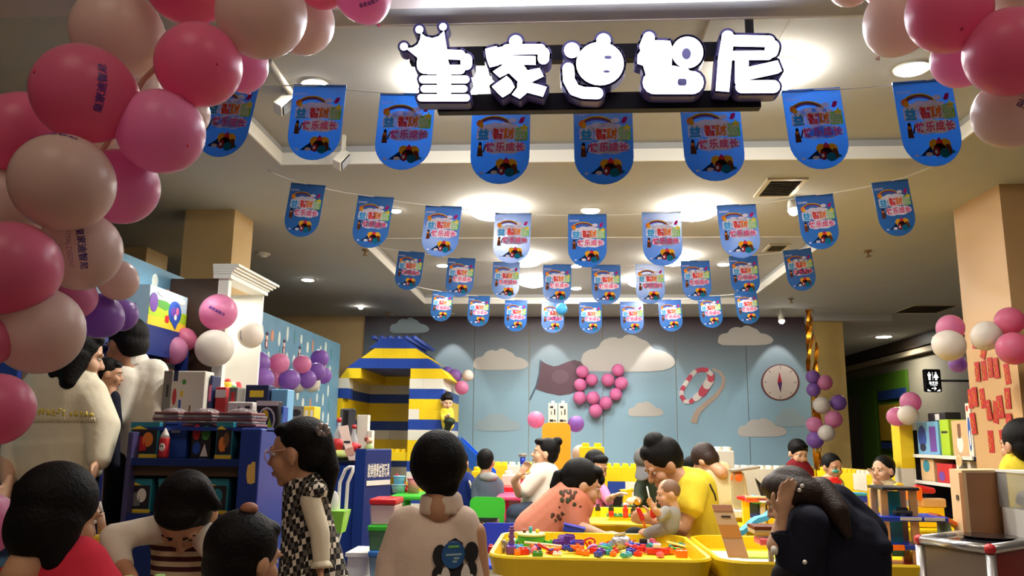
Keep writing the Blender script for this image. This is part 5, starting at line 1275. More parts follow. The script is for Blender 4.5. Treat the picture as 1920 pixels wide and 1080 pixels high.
# ---- toy wall on the left with the lit poster
t = thing('display_rack', 'blue toy display rack along the left wall with illuminated cartoon landscape poster', 'rack', (-2.5, 4.2, 0)); RK = t
for y in (3.42, 4.22, 5.0): slab('upright', (-2.615, y - .015, 0), (-2.41, y + .015, 1.72), M_BLUE, t)
for z in (.3, .68, 1.02, 1.36): slab('shelf', (-2.615, 3.435, z - .025), (-2.42, 4.985, z), M_BLUE, t); slab('shelf_edge', (-2.42, 3.435, z - .03), (-2.408, 4.985, z + .012), M_DARKWOOD, t)
slab('header_board', (-2.615, 3.40, 1.56), (-2.44, 5.02, 1.735), M_DBLUE, t)
ps = slab('poster', (-2.615, 4.54, 1.735), (-2.452, 5.02, 1.975), mat('poster_sky', (190, 214, 226), .25), t)
mb = MB(K['lime'])
for pl, m, k in (([(0, 0), (.48, 0), (.48, .06), (0, .06)], K['yellow'], 0), ([(0, .06), (.48, .06), (.48, .13), (.30, .12), (.12, .15), (0, .13)], K['lime'], 1), ([(.05, .13), (.2, .11), (.3, .15), (.2, .17), (.08, .165)], K['green'], 2), (ngon(.32, .115, .085, .075, 14), K['blue'], 3), ([(.27, .06), (.37, .06), (.34, .01)], K['blue'], 3.5), (ngon(.30, .12, .03, .03, 8), K['purple'], 4), (ngon(.35, .13, .02, .025, 8), K['pink'], 4), (ngon(.33, .09, .018, .02, 8), K['white'], 4), (rrect(.2, .04, .25, .085, .012), K['red'], 3), (ngon(.05, .14, .05, .06, 12), K['purple'], 3), (ngon(.4, .2, .05, .02, 10), K['white'], 2), (ngon(.15, .21, .06, .018, 10), K['white'], 2)):
    mb.prism([(-x, y) for x, y in reversed(pl)], (-2.450 + .0006 * k, 4.54, 1.735), (0, -1, 0), (0, 0, 1), (-.001, 0, 0), m)
obj('poster_print', mb, ps)
area('poster_light', (-2.30, 4.78, 2.05), .3, 1.2, (1, .97, .9), (0, math.radians(20), 0), .06)
rr = random.Random(4); cols = list(K)
lbs = ['lower shelf', 'second shelf', 'eye-level shelf', 'top shelf']; n = 0
for zi, z in enumerate((.3, .68, 1.02, 1.36)):
    for yi in range(6):
        y = 3.56 + yi * .25; 
        if 4.15 < y < 4.3: y += .1
        h = rr.uniform(.17, .27) if zi < 3 else rr.uniform(.14, .19); a, b, c2 = [rr.choice(cols) for _ in range(3)]
        if zi == 2: a = ('sky', 'teal', 'blue')[yi % 3]
        tbox((-2.515, y, z + .0005), (.14, .20, h), K[a], '%s boxed toy, number %s from the front, on the rack\'s %s' % (a, ('one', 'two', 'three', 'four', 'five', 'six')[yi], lbs[zi]), 'boxed toys on the left rack', [(.0, .8, 1, .98, K[b], 'r'), (.2, .15, .8, .7, K[c2], 'o'), (.35, .3, .65, .6, K['yellow'], 'o')], front=(1, 0))
# ---- white bookcase with a cornice
t = thing('bookcase', 'tall white lit bookcase with stepped cornice and craft decorations inside', 'bookcase', (-2.4, 5.4, 0)); x0, x1, ya, yb2 = -2.615, -2.22, 5.10, 5.74
slab('side_panel', (x0, ya, 0), (x1 - .07, ya + .02, 2.12), M_DARKWOOD, t); slab('side_panel', (x0, yb2 - .02, 0), (x1, yb2, 2.12), M_WHITE, t)
slab('front_post', (x1 - .07, ya, 0), (x1, ya + .05, 2.12), M_WHITE, t)
slab('back_panel', (x0, ya + .02, 0), (x0 + .02, yb2 - .02, 2.12), M_WHITE, t)
cn = slab('cornice', (x1 - .10, ya - .02, 2.12), (x1 + .02, yb2 + .02, 2.15), M_WHITE, t)
for k in range(4): slab('cornice_step', (x1 - .10, ya - .025 - k * .004, 2.15 + k * .016), (x1 + .028 + k * .016, yb2 + .03 + k * .022, 2.166 + k * .016), M_WHITE, cn)
for z in (.4, .85, 1.28): slab('shelf', (x0 + .02, ya + .02, z), (x1 - .02, yb2 - .02, z + .025), M_WHITE, t)
area('bookcase_light', (x0 + .2, (ya + yb2) / 2, 2.10), .3, 2.6, (1, .95, .85), sy=.4)
mb = MB(mat('craft_twig', (150, 104, 80), .7)); rr = random.Random(8)
for i in range(16):
    y = ya + .08 + rr.uniform(0, .46); z = 1.45 + rr.uniform(0, .6); r = rr.uniform(.012, .03)
    mb.prism([(r * (1 if k % 2 else .45) * math.cos(k * PI / 5), r * (1 if k % 2 else .45) * math.sin(k * PI / 5)) for k in range(10)], (x0 + .024, y, z), (0, -1, 0), (0, 0, 1), (-.004, 0, 0), mb.m if i % 3 else K['dark'])
obj('craft_stars', mb, t)
t2 = thing('craft_letter', 'brown wooden letter shape standing in the white bookcase', 'letter', (x1 - .08, 5.22, 1.305)); m = mat('brown_wood_letter', (122, 92, 62), .6)
for (a, b) in (((0, 0), (0, .12)), ((.06, 0), (.06, .08)), ((0, .055), (.06, .06))): obj('stroke', MB(m).tube([(x1 - .08, 5.20 + a[0], 1.315 + a[1]), (x1 - .08, 5.20 + b[0], 1.315 + b[1])], .011, 8), t2)
for i, (nm, y, c, h) in enumerate((('orange', 5.34, 'orange', .10), ('yellow', 5.44, 'yellow', .14), ('green', 5.54, 'green', .12), ('red', 5.62, 'red', .13))):
    t2 = thing('craft_figure', nm + ' craft paper figure on the white bookcase shelf', 'craft', (x1 - .1, y, 1.305), 'craft figures in the bookcase')
    obj('stem', MB(K[c]).cap((x1 - .1, y, 1.325), (x1 - .1, y, 1.30 + h), .02, .028), t2); obj('topper', MB(K['red' if i % 2 else 'white']).ell((x1 - .1, y, 1.32 + h), .022), t2)
# ---- blue two-shelf cart facing us
dC = 3.3
A = P(226, 960, dC); B = P(480, 960, dC); xl, xr = A.x, B.x; xm = P(440, 960, dC).x
zt = P(460, 803, dC).z; zs = P(330, 860, dC).z; z2 = P(330, 893, dC).z; z3 = P(330, 965, dC).z
CT = thing('toy_cart', 'royal blue two-shelf toy cart with a gold sticker on its end panel', 'cart', ((xl + xr) / 2, dC + .16, 0))
pn = slab('end_panel', (xm, dC, .06), (xr, dC + .34, zt), M_BLUE, CT, .006)
slab('end_panel', (xl, dC, .06), (xl + .022, dC + .34, zt - .02), mat('mauve_blue_board', (70, 66, 110), .4), CT, .004)
slab('back_board', (xl + .022, dC + .32, .06), (xm, dC + .34, zt), M_DARKWOOD, CT)
slab('shelf', (xl + .022, dC + .005, zs - .03), (xm, dC + .32, zs), M_DBLUE, CT); slab('drawer_front', (xl + .022, dC + .03, z2), (xm, dC + .05, zs - .03), M_DARKWOOD, CT)
slab('shelf', (xl + .022, dC + .005, z3 - .03), (xm, dC + .32, z3), M_DBLUE, CT); slab('top_board', (xl, dC + .06, zt - .012), (xr, dC + .34, zt + .004), M_BLUE, CT)
slab('base_board', (xl + .022, dC + .02, .06), (xm, dC + .04, z3 - .03), M_DBLUE, CT)
for x in (xl + .05, xr - .05):
    for y in (dC + .06, dC + .28): obj('caster', MB(M_BLACK).cyl((x - .012, y, .03), (x + .012, y, .03), .03, n=14), CT)
st = [(472, 870), (474, 866), (480, 866), (479, 905), (472, 908), (465, 906), (463, 890), (466, 872)]
mb = MB(mat('gold_sticker', (236, 196, 110), .4)); q = [P(x - 1, y, dC) for x, y in st]; q = [(p.x, p.z) for p in q]; q.reverse()
if sum(a[0] * b[1] - b[0] * a[1] for a, b in zip(q, q[1:] + q[:1])) < 0: q.reverse()
obj('sticker', mb.prism(q, (0, dC - .002, 0), (1, 0, 0), (0, 0, 1), (0, .0015, 0)), pn)
def px_box(px0, px1, py0, py1, d, dep, body, label, group, prints=(), base=None, rz=0.0):
    a = P(px0, py1, d); b = P(px1, py0, d); z0 = base if base is not None else a.z
    return tbox(((a.x + b.x) / 2, d + dep / 2, z0 + .0005), (b.x - a.x, dep, max(b.z - z0, .03)), body, label, group, prints, rz)
G = 'boxed animal toys on the blue cart'
wn = lambda c1, c2: [(.0, .86, 1, 1, K['teal'], 'r'), (.0, .80, .6, .9, K['yellow'], 't'), (.06, .12, .94, .80, K['dark'], 'r'), (.0, .0, 1, .1, K['yellow'], 'r'), (.2, .18, .62, .6, K[c1], 'o'), (.45, .3, .82, .72, K[c2], 'o'), (.5, .2, .6, .5, K[c1], 't')]
px_box(240, 300, 792, 856, dC + .06, .12, K['teal'], 'boxed red animal toy on the cart\'s upper shelf, left', G, wn('red', 'orange'), zs)
px_box(304, 352, 792, 856, dC + .10, .12, K['blue'], 'blue boxed toy on the cart\'s upper shelf behind the red bottle', G, [(.3, .7, .7, .8, K['white'], 'r')], zs)
px_box(356, 398, 792, 856, dC + .09, .12, K['dark'], 'boxed red and green gem toy on the cart\'s upper shelf, middle', G, [(.05, .5, .45, .95, K['red'], 'o'), (.5, .5, .95, .9, K['green'], 'o'), (.1, .1, .5, .45, K['blue'], 'o'), (.5, .05, .9, .4, K['white'], 't')], zs)
px_box(402, 438, 792, 856, dC + .06, .12, K['teal'], 'boxed golden lion toy on the cart\'s upper shelf, right', G, wn('orange', 'brown'), zs)
px_box(232, 286, 898, 962, dC + .05, .14, K['teal'], 'boxed grey elephant toy on the cart\'s lower shelf, left', G, wn('grey', 'white'), z3)
px_box(292, 362, 898, 962, dC + .05, .14, K['teal'], 'boxed pink toy on the cart\'s lower shelf, middle', G, wn('pink', 'dark'), z3)
px_box(368, 430, 898, 962, dC + .05, .14, K['teal'], 'boxed orange and teal toy on the cart\'s lower shelf, right', G, wn('orange', 'teal'), z3)
c = P(306, 858, dC + .045); t = thing('toy_bottle', 'red and white pointed toy bottle with a face on the cart shelf', 'bottle', (c.x, c.y, zs), None)
obj('body', MB(K['red']).lathe((c.x, c.y, zs), (c.x, c.y, zs + .085), [(0, .020), (.1, .022), (.95, .021), (1, .02)], 16), t); obj('cap', MB(K['white']).lathe((c.x, c.y, zs + .085), (c.x, c.y, zs + .125), [(0, .02), (.4, .014), (.8, .006), (1, .002)], 16), t)
mb = MB(K['white']); mb.ell((c.x, c.y - .020, zs + .045), (.013, .004, .018), n=12, k=8); 
for s in (-1, 1): mb.ell((c.x + s * .005, c.y - .0235, zs + .05), (.003, .002, .005), n=8, k=6, m=K['dark'])
obj('face', mb, t)
c = P(378, 858, dC + .03)
for i, (x0, x1, s) in enumerate(((282, 338, 0), (338, 402, 1), (404, 478, 2))):
    a = P(x0, 803, dC + .1); b = P(x1, 770, dC + .1); zb = zt + .004
    t = thing('blister_pack_stack', 'stack of clear blister packs on the cart top, ' + ('left', 'middle', 'right')[i] + ' of three', 'packaging', ((a.x + b.x) / 2, dC + .18, zb), 'blister packs on the cart')
    for k in range(5):
        w = (b.x - a.x) * (1 - .03 * k); m = mat('blister_clear', (150, 140, 142), .15, alpha=.55) if k % 2 else mat('blister_card', (120, 66, 66), .5)
        obj('pack', MB(m).cbox(((a.x + b.x) / 2 + .004 * math.sin(k * 2 + i), dC + .18, zb + .008 + k * .0125), (w, .16, .012), .004, Matrix.Rotation(.05 * math.sin(k + i), 3, 'Z')), t)
    obj('dome', MB(mat('blister_clear', (150, 140, 142), .15, alpha=.55)).ell(((a.x + b.x) / 2, dC + .18, zb + .062), ((b.x - a.x) * .4, .06, .022), n=14, k=8), t)
# ---- rack behind the cart with boxed sets
dR = 3.75
a = P(290, 900, dR); b = P(560, 900, dR); zr = P(500, 828, dR).z; zr2 = P(500, 945, dR).z
t = thing('toy_rack', 'blue toy rack behind the cart carrying boxed construction sets', 'rack', ((a.x + b.x) / 2, dR + .15, 0))
slab('shelf', (a.x, dR, zr - .025), (b.x, dR + .35, zr), M_BLUE, t); slab('shelf', (a.x, dR - .02, zr2 - .03), (b.x, dR + .35, zr2), M_BLUE, t); slab('back_board', (a.x, dR + .33, 0), (b.x, dR + .35, zr + .01), M_DBLUE, t)
for x in (a.x, b.x - .02): slab('upright', (x, dR, 0), (x + .02, dR + .33, zr - .025), M_BLUE, t)
slab('kick_board', (a.x + .02, dR + .03, 0), (b.x - .02, dR + .05, zr2 - .03), K['white'], t)
G = 'boxed sets on the rack behind the cart'
px_box(299, 386, 696, 802, dR + .02, .1, M_CARD, 'tall cream robot-kit box with grey end on the rack', G, [(0, 0, .2, 1, K['grey'], 'r'), (.24, .5, .34, .75, K['red'], 'o'), (.24, .85, .34, 1, K['navy'], 'r'), (.4, .1, .6, .4, K['blue'], 'o'), (.6, .12, .8, .36, K['yellow'], 'r'), (.64, .16, .76, .3, K['white'], 'o'), (.66, .36, .7, .5, K['brown'], 'r'), (.4, .42, .46, .58, K['blue'], 'r'), (.45, .8, .55, .88, K['green'], 'o'), (.42, .62, .5, .72, K['yellow'], 'o'), (.08, .62, .14, .8, K['dark'], 'r'), (.06, .25, .15, .3, K['dark'], 'r')], zr)
px_box(386, 399, 704, 802, dR + .06, .1, K['navy'], 'narrow navy box beside the cream robot-kit box', G, [(.1, .6, .9, .85, K['pink'], 'r'), (.1, .1, .9, .4, K['grey'], 'r')], zr)
px_box(399, 424, 726, 802, dR + .08, .1, K['red'], 'red and sky-blue box on the rack, left of the grey one', G, [(.1, .1, .9, .55, K['sky'], 'o'), (0, .8, 1, .95, K['white'], 'r')], zr)
px_box(424, 446, 726, 802, dR + .05, .1, K['grey'], 'small grey box with a red mark on the rack', G, [(.3, .6, .7, .9, K['red'], 'r')], zr)
px_box(455, 504, 722, 802, dR + .16, .1, K['navy'], 'navy carton with gold print and pale lid on the rack', G, [(.2, .78, .8, .9, K['yellow'], 'r'), (0, 0, 1, .5, K['grey'], 'r')], zr)
px_box(504, 540, 730, 802, dR + .18, .1, K['sky'], 'sky-coloured box at the right end of the rack', G, [(.1, .1, .5, .6, K['white'], 'o'), (.3, .5, .7, .8, K['purple'], 't')], zr)
px_box(476, 522, 752, 829, dR - .0, .07, K['dark'], 'black robot-fighter box with yellow swirl on the rack', G, [(.0, .88, 1, 1, K['white'], 'r'), (.1, .2, .9, .85, K['white'], 'o'), (.16, .25, .84, .8, K['navy'], 'o'), (.3, .5, .6, .78, K['yellow'], 'o'), (.5, .3, .8, .6, K['lime'], 't'), (.2, .28, .5, .45, K['blue'], 'o'), (.1, .03, .3, .16, K['white'], 'o'), (.4, .03, .6, .16, K['white'], 'o')], zr)
px_box(424, 474, 754, 802, dR + .03, .07, K['white'], 'white robot box with a black mask emblem, behind the blister packs', G, [(.3, .6, .6, .9, K['dark'], 't'), (.7, .5, .9, .9, K['dark'], 'r')], zr)
px_box(523, 532, 762, 829, dR + .0, .07, K['blue'], 'narrow blue figure box right of the robot-fighter box', G, [(.1, .2, .9, .8, K['sky'], 'o')], zr)
px_box(478, 526, 838, 934, dR + .0, .08, M_CARD, 'white box with green dragon robot below the robot-fighter box', G, [(.0, .0, .2, 1, K['grey'], 'r'), (.35, .2, .95, .8, K['green'], 'o'), (.45, .4, .85, .75, K['lime'], 'o'), (.05, .7, .15, .8, K['dark'], 'r'), (.05, .5, .15, .6, K['dark'], 'r'), (.05, .3, .15, .4, K['dark'], 'r'), (.45, .05, .95, .2, K['dark'], 'r')], zr2)
px_box(527, 552, 846, 934, dR + .02, .08, K['yellow'], 'bright yellow box right of the green dragon box', G, [(.1, .8, .9, .95, K['dark'], 'r')], zr2)
px_box(538, 590, 762, 800, dR + .9, .12, K['yellow'], 'yellow and grey striped carton behind the girl with glasses', G, [(0, 0, .6, 1, K['grey'], 'r'), (.1, .5, .5, .85, K['dark'], 'o'), (.65, .2, .75, .8, K['white'], 'r'), (.85, .2, .95, .8, K['white'], 'r')])
a = P(538, 800, dR + .96); t = thing('plinth', 'plain blue plinth under the striped yellow carton, mostly hidden', 'plinth', (P(564, 800, dR + .96).x, dR + .96, 0))
slab('body', (a.x - .02, dR + .88, 0), (P(592, 800, dR + .96).x, dR + 1.04, a.z - .01), M_BLUE, t); slab('top', (a.x - .02, dR + .87, a.z - .01), (P(592, 800, dR + .96).x, dR + 1.05, a.z), M_BLUE, t)
# ---- the counter with its lettered end panel
dK = 5.0
t = thing('counter', 'deep blue sales counter with white lettering on its angled end panel', 'counter', (P(660, 900, dK).x, dK + .2, 0)); KC = t
zk = P(650, 868, dK).z; xa = P(600, 900, dK).x; xb = P(672, 900, dK).x
slab('front_board', (xa, dK, 0), (xb, dK + .03, zk), M_DBLUE, t); slab('worktop', (xa - .01, dK - .01, zk), (xb + .02, dK + .5, zk + .015), M_BLACK, t); slab('side_board', (xa, dK + .03, 0), (xa + .02, dK + .48, zk), M_DBLUE, t)
p0 = P(682, 900, dK - .02); p1 = P(733, 900, dK + .20); ze = P(700, 842, dK + .05).z
u = Vector((p1.x - p0.x, p1.y - p0.y, 0)); L = u.length; u.normalize(); nn = Vector((u.y, -u.x, 0))
R = Matrix((u, -nn, Vector((0, 0, 1)))).transposed()
ep = obj('end_panel', MB(M_DBLUE).box(p0 + u * L / 2 - nn * .03 + Vector((0, 0, ze / 2 - p0.z)), (L, .06, ze), R), t, bev=.006)
slab('corner_post', (xb - .02, dK - .02, 0), (p0.x + .005, dK + .05, ze), M_DBLUE, t)
mb = MB(M_PLWHITE); zc = P(706, 882, dK + .09).z
o = p0 + u * (L * .52) + nn * .003; o.z = zc
add_text(mb, '欧美情景益智玩具', o, u, (0, 0, 1), L * .80, M_PLWHITE, .02, .088); obj('lettering', mb, ep)
mb = MB(M_PLWHITE); o = p0 + u * (L * .52) + nn * .003; o.z = zc - .075
mb.box(o, (L * .86, .004, .030), R); obj('white_bar', mb, ep)
# things on the counter
def bottle(px, py, d, lb, c1, c2, h=.2, r=.03):
    p = P(px, py, d); p.z = zk + .015; t = thing('drink_bottle', lb, 'bottle', p, 'bottles on the counter')
    obj('body', MB(c1).lathe(p, p + Vector((0, 0, h)), [(0, r), (.02, r * 1.03), (.62, r), (.82, r * .5), (.9, r * .42), (1, r * .42)], 16), t)
    obj('label', MB(c2).lathe(p + Vector((0, 0, h * .25)), p + Vector((0, 0, h * .55)), [(0, r * 1.06), (1, r * 1.06)], 16), t); obj('cap', MB(c2).cyl(p + Vector((0, 0, h * .98)), p + Vector((0, 0, h * 1.1)), r * .5, n=12), t)
M_CLEAR = mat('clear_bottle', (196, 204, 206), .1, alpha=.6)
bottle(632, 868, dK + .15, 'clear bottle with pink cap and red label at the left of the counter', M_CLEAR, K['red'], .24); bottle(661, 866, dK + .12, 'clear bottle with red label beside the leaning card', M_CLEAR, K['red'], .2, .028)
p = P(630, 866, dK + .1); p.z = zk + .015; t = thing('snack_bag', 'pale green and yellow snack bag lying on the counter', 'bag', p); obj('pouch', MB(mat('snack_green', (190, 200, 110), .4)).ell(p + Vector((.03, 0, .03)), (.075, .05, .032)), t); obj('seal', MB(K['lime']).box(p + Vector((.1, 0, .03)), (.02, .06, .02)), t)
a = P(668, 874, dK + .05); b = P(645, 797, dK + .1); t = thing('info_card', 'leaning pale pink printed card stand on the counter', 'card', a)
q = [a, a + Vector((-.035, .0, 0)), P(634, 800, dK + .1), P(652, 797, dK + .1)]
mb = MB(mat('card_pink', (236, 206, 192), .4)); dv = Vector((0, .006, 0)); mb.hexa([q[0], q[1], q[1] + dv, q[0] + dv, q[3], q[2], q[2] + dv, q[3] + dv]); obj('card', mb, t)
c = (q[2] + q[3]) / 2 * .6 + (q[0] + q[1]) / 2 * .4; obj('print', MB(K['dark']).box(c + Vector((0, -.004, 0)), (.04, .004, .01)), t); obj('print_block', MB(mat('card_peach', (222, 166, 144), .4)).box((q[2] + q[3]) / 2 * .35 + (q[0] + q[1]) / 2 * .65 + Vector((-.0, -.004, 0)), (.055, .004, .05), Matrix.Rotation(-.3, 3, 'Y')), t)
p = P(651, 862, dK + .32); t = thing('monitor', 'black cash-desk monitor seen from behind on the counter', 'monitor', (p.x, p.y, zk + .015)); M_PLB = mat('black_plastic', (30, 30, 34), .35)
zt_ = P(650, 766, dK + .32).z
obj('screen_housing', MB(M_PLB).cbox((p.x - .01, p.y, zt_ - .10), (.085, .10, .2), .01, Matrix.Rotation(.5, 3, 'Z')), t); obj('grey_side', MB(mat('grey_plastic', (72, 74, 80), .4)).box((p.x + .035, p.y - .06, zt_ - .10), (.05, .01, .17), Matrix.Rotation(.2, 3, 'Z')), t); obj('stand', MB(M_PLB).cyl((p.x, p.y, zk + .015), (p.x, p.y, zt_ - .18), .05, .02), t)
p = P(682, 846, dK + .36); p.z = zk + .015; t = thing('white_carton', 'two-tier white carton stack behind the counter monitor', 'box', p)
zz = P(680, 776, dK + .36).z; obj('tall_carton', MB(M_CARD).cbox((p.x - .01, p.y, (zk + zz) / 2), (.075, .07, zz - zk - .015), .004), t); obj('short_carton', MB(M_CARD).cbox((p.x + .045, p.y - .01, (zk + zz) / 2 - .05), (.035, .07, zz - zk - .12), .004), t)
p = P(692, 838, dK + .2); p.z = zk + .015; t = thing('decorated_tray', 'dark tray with a small doll and greenery on the counter end', 'tray', p)
obj('tray', MB(M_PLB).cbox((p.x - .03, p.y, zk + .05), (.16, .12, .07), .01), t); obj('doll_head', MB(M_SKIN_L).ell((p.x + .0, p.y, zk + .135), .022), t); obj('doll_hair', MB(mat('doll_red_hair', (140, 60, 44), .6)).ell((p.x - .014, p.y, zk + .145), (.02, .02, .018)), t); obj('doll_dress', MB(mat('doll_dress', (170, 190, 120), .5)).cap((p.x, p.y, zk + .09), (p.x + .0, p.y, zk + .115), .03, .015), t); obj('red_flowers', MB(K['red']).ell((p.x - .09, p.y, zk + .10), (.04, .03, .02)), t)
# ---- plastic tubs stacked by the counter
def tub_box(px0, px1, py0, py1, d, body, lid, lb, dep=.2):
    a = P(px0, py1, d); b = P(px1, py0, d); t = thing('storage_tub', lb, 'tub', ((a.x + b.x) / 2, d + dep / 2, a.z), 'stacked plastic tubs'); w = b.x - a.x; h = b.z - a.z; cx = (a.x + b.x) / 2; cy = d + dep / 2
    mb = MB(body); wb = w * .94; mb.hexa([(cx - wb * .47, cy - dep * .45, a.z), (cx + wb * .47, cy - dep * .45, a.z), (cx + wb * .47, cy + dep * .45, a.z), (cx - wb * .47, cy + dep * .45, a.z), (cx - w * .49, cy - dep * .49, b.z - .03), (cx + w * .49, cy - dep * .49, b.z - .03), (cx + w * .49, cy + dep * .49, b.z - .03), (cx - w * .49, cy + dep * .49, b.z - .03)]); obj('body', mb, t, bev=.008)
    obj('lid', MB(lid).cbox((cx, cy, b.z - .015), (w * 1.04, dep * 1.04, .03), .008), t); return t
tub_box(691, 742, 936, 985, 4.2, mat('milky_plastic', (236, 206, 200), .35), M_PLRED, 'milky tub with red lid, topmost of the stack by the counter')
tub_box(688, 746, 986, 1034, 4.2, mat('milky_green_plastic', (88, 132, 92), .3), M_PLGREEN, 'clear greenish tub with green lid, middle of the stack')
tub_box(689, 746, 1034, 1085, 4.2, mat('milky_blue_plastic', (110, 140, 160), .3), mat('blue_lid', (50, 110, 180), .35), 'clear bluish tub with blue lid, third from the top of the stack')
p = P(717, 1085, 4.2); t = thing('plinth', 'low white plinth under the plastic tub stack, cut by the lower border', 'plinth', (p.x, 4.3, 0)); slab('body', (p.x - .1, 4.19, 0), (p.x + .1, 4.41, p.z - .02), M_PLWHITE, t); slab('top', (p.x - .11, 4.18, p.z - .02), (p.x + .11, 4.42, p.z), M_PLWHITE, t)
a = P(652, 1036, 4.3); b = P(690, 1036, 4.3); t = thing('white_cabinet', 'low white cabinet at the foot of the counter', 'cabinet', (a.x, 4.4, 0)); slab('body', (a.x, 4.3, 0), (b.x, 4.55, a.z - .02), M_PLWHITE, t); slab('top', (a.x - .01, 4.29, a.z - .02), (b.x + .01, 4.56, a.z), M_PLWHITE, t)
# ---- white folding trolley with a green tray
t = thing('folding_trolley', 'white tubular folding trolley with a green basket before the counter', 'trolley', P(640, 1050, 4.5)); d = 4.5
hp = [P(624, 1040, d), P(634, 960, d), P(637, 905, d), P(648, 880, d), P(655, 876, d), P(662, 875, d), P(661, 884, d), P(652, 905, d), P(648, 965, d), P(632, 1020, d), P(628, 1085, d)]
obj('handle_frame', MB(M_PLWHITE).tube(hp, .010, 8), t)
p = P(634, 958, d - .05); q = P(632, 1000, d - .05); obj('basket', MB(mat('lime_plastic', (150, 214, 70), .4)).hexa([q + Vector((-.09, 0, 0)), q + Vector((.02, 0, 0)), q + Vector((.02, .1, 0)), q + Vector((-.09, .1, 0)), p + Vector((-.1, -.02, 0)), p + Vector((.04, -.02, .0)), p + Vector((.04, .12, .0)), p + Vector((-.1, .12, 0))]), t)
obj('white_flap', MB(M_PLWHITE).ell(P(627, 945, d - .02), (.024, .012, .07)), t); z = P(628, 1085, d)
for k in (0, 1): obj('leg', MB(M_PLWHITE).tube([hp[0 if k else -1], Vector((hp[0].x - .06 + .1 * k, d + .0, .03)), Vector((hp[0].x - .06 + .1 * k, d - .1, .02))], .010, 8), t)
# ---- children's tables and chairs
def kids_table(px0, px1, py, d, dep, m, lb, z=None):
    a = P(px0, py, d); b = P(px1, py, d); t = thing('kids_table', lb, 'table', ((a.x + b.x) / 2, d + dep / 2, 0)); x0, x1 = a.x, b.x
    obj('tabletop', MB(m).cbox(((x0 + x1) / 2, d + dep / 2, a.z - .02), (x1 - x0, dep, .04), .014), t)
    for x in (x0 + .05, x1 - .05):
        for y in (d + .06, d + dep - .06): obj('leg', MB(m).cyl((x, y, 0), (x, y, a.z - .04), .028, .034, 12), t)
    return a.z
zg = kids_table(733, 835, 928, 6.6, .5, M_PLGREEN, 'bright green children\'s table left of the bowl-cut child')
zp = kids_table(930, 990, 930, 7.15, .55, mat('pink_plastic', (236, 70, 120), .4), 'pink children\'s table in front of the white-hoodie woman')
def kids_chair(px, py_top, d, m, lb, s=1.0, rz=0):
    c = P(px, py_top, d); zt = c.z; t = thing('kids_chair', lb, 'chair', (c.x, d, 0), 'plastic children chairs'); w = .15 * s
    M = Matrix.Translation((c.x, d, 0)) @ Matrix.Rotation(rz, 4, 'Z')
    def q(nm, mb): obj(nm, mb.xf(M), t)
    zs = zt - .27
    bk = MB(m)
    bk.prism(rrect(-w, zs + .10, w, zt, .05), (0, .02, 0), (1, 0, 0), (0, 0, 1), (0, -.018, 0)); 
    for s_ in (-1, 1): bk.box((s_ * w * .82, .01, zs + .06), (w * .3, .018, .12))
    q('backrest', bk); q('seat', MB(m).cbox((0, .15, zs), (w * 2, .28, .03), .01))
    for a in (-1, 1):
        for b in (0, 1): q('leg', MB(m).cyl((a * w * .85, .04 + b * .22, zs), (a * w, .01 + b * .28, 0), .018, .022, 8))
kids_chair(914, 932, 7.0, M_PLGREEN, 'bright green plastic children\'s chair with slotted backrest'); kids_chair(948, 981, 5.25, M_PLBLUE, 'royal blue plastic children\'s chair behind the yellow tub', 1.1)
for i, (px, py, w, h, m, lb) in enumerate(((747, 922, 26, 14, mat('clear_blue_cup', (150, 190, 200), .2), 'low stack of pale blue play cups on the green table'), (748, 906, 22, 14, K['sky'], 'sky-blue tub on the green table'), (775, 914, 24, 26, mat('pink_tub', (240, 130, 150), .4), 'pink play tub on the green table'))):
    p = P(px, py + h / 2, 6.85); p.z = zg if i != 1 else zg + .068; k = mpp(p); t = thing('play_cup', lb, 'cup', p, 'cups on the green table')
    obj('bowl', MB(m).lathe(p, p + Vector((0, 0, h * k)), [(0, w * k * .42), (.9, w * k * .5), (1, w * k * .52)], 18), t); obj('rim', MB(m).lathe(p + Vector((0, 0, h * k)), p + Vector((0, 0, h * k + .008)), [(0, w * k * .55), (1, w * k * .55)], 18), t)
p = P(760, 908, 6.95); p.z = zg; t = thing('toy_slide', 'red toy chute leaning on the green table', 'toy', p); obj('chute', MB(M_PLRED).hexa([p + Vector(v) for v in ((-.03, 0, .0), (.03, 0, 0), (.03, .04, 0), (-.03, .04, 0), (-.10, 0, .14), (-.06, 0, .14), (-.06, .04, .14), (-.10, .04, .14))]), t); obj('rail', MB(M_PLRED).tube([p + Vector((-.08, 0, .15)), p + Vector((.04, 0, .02))], .008), t)
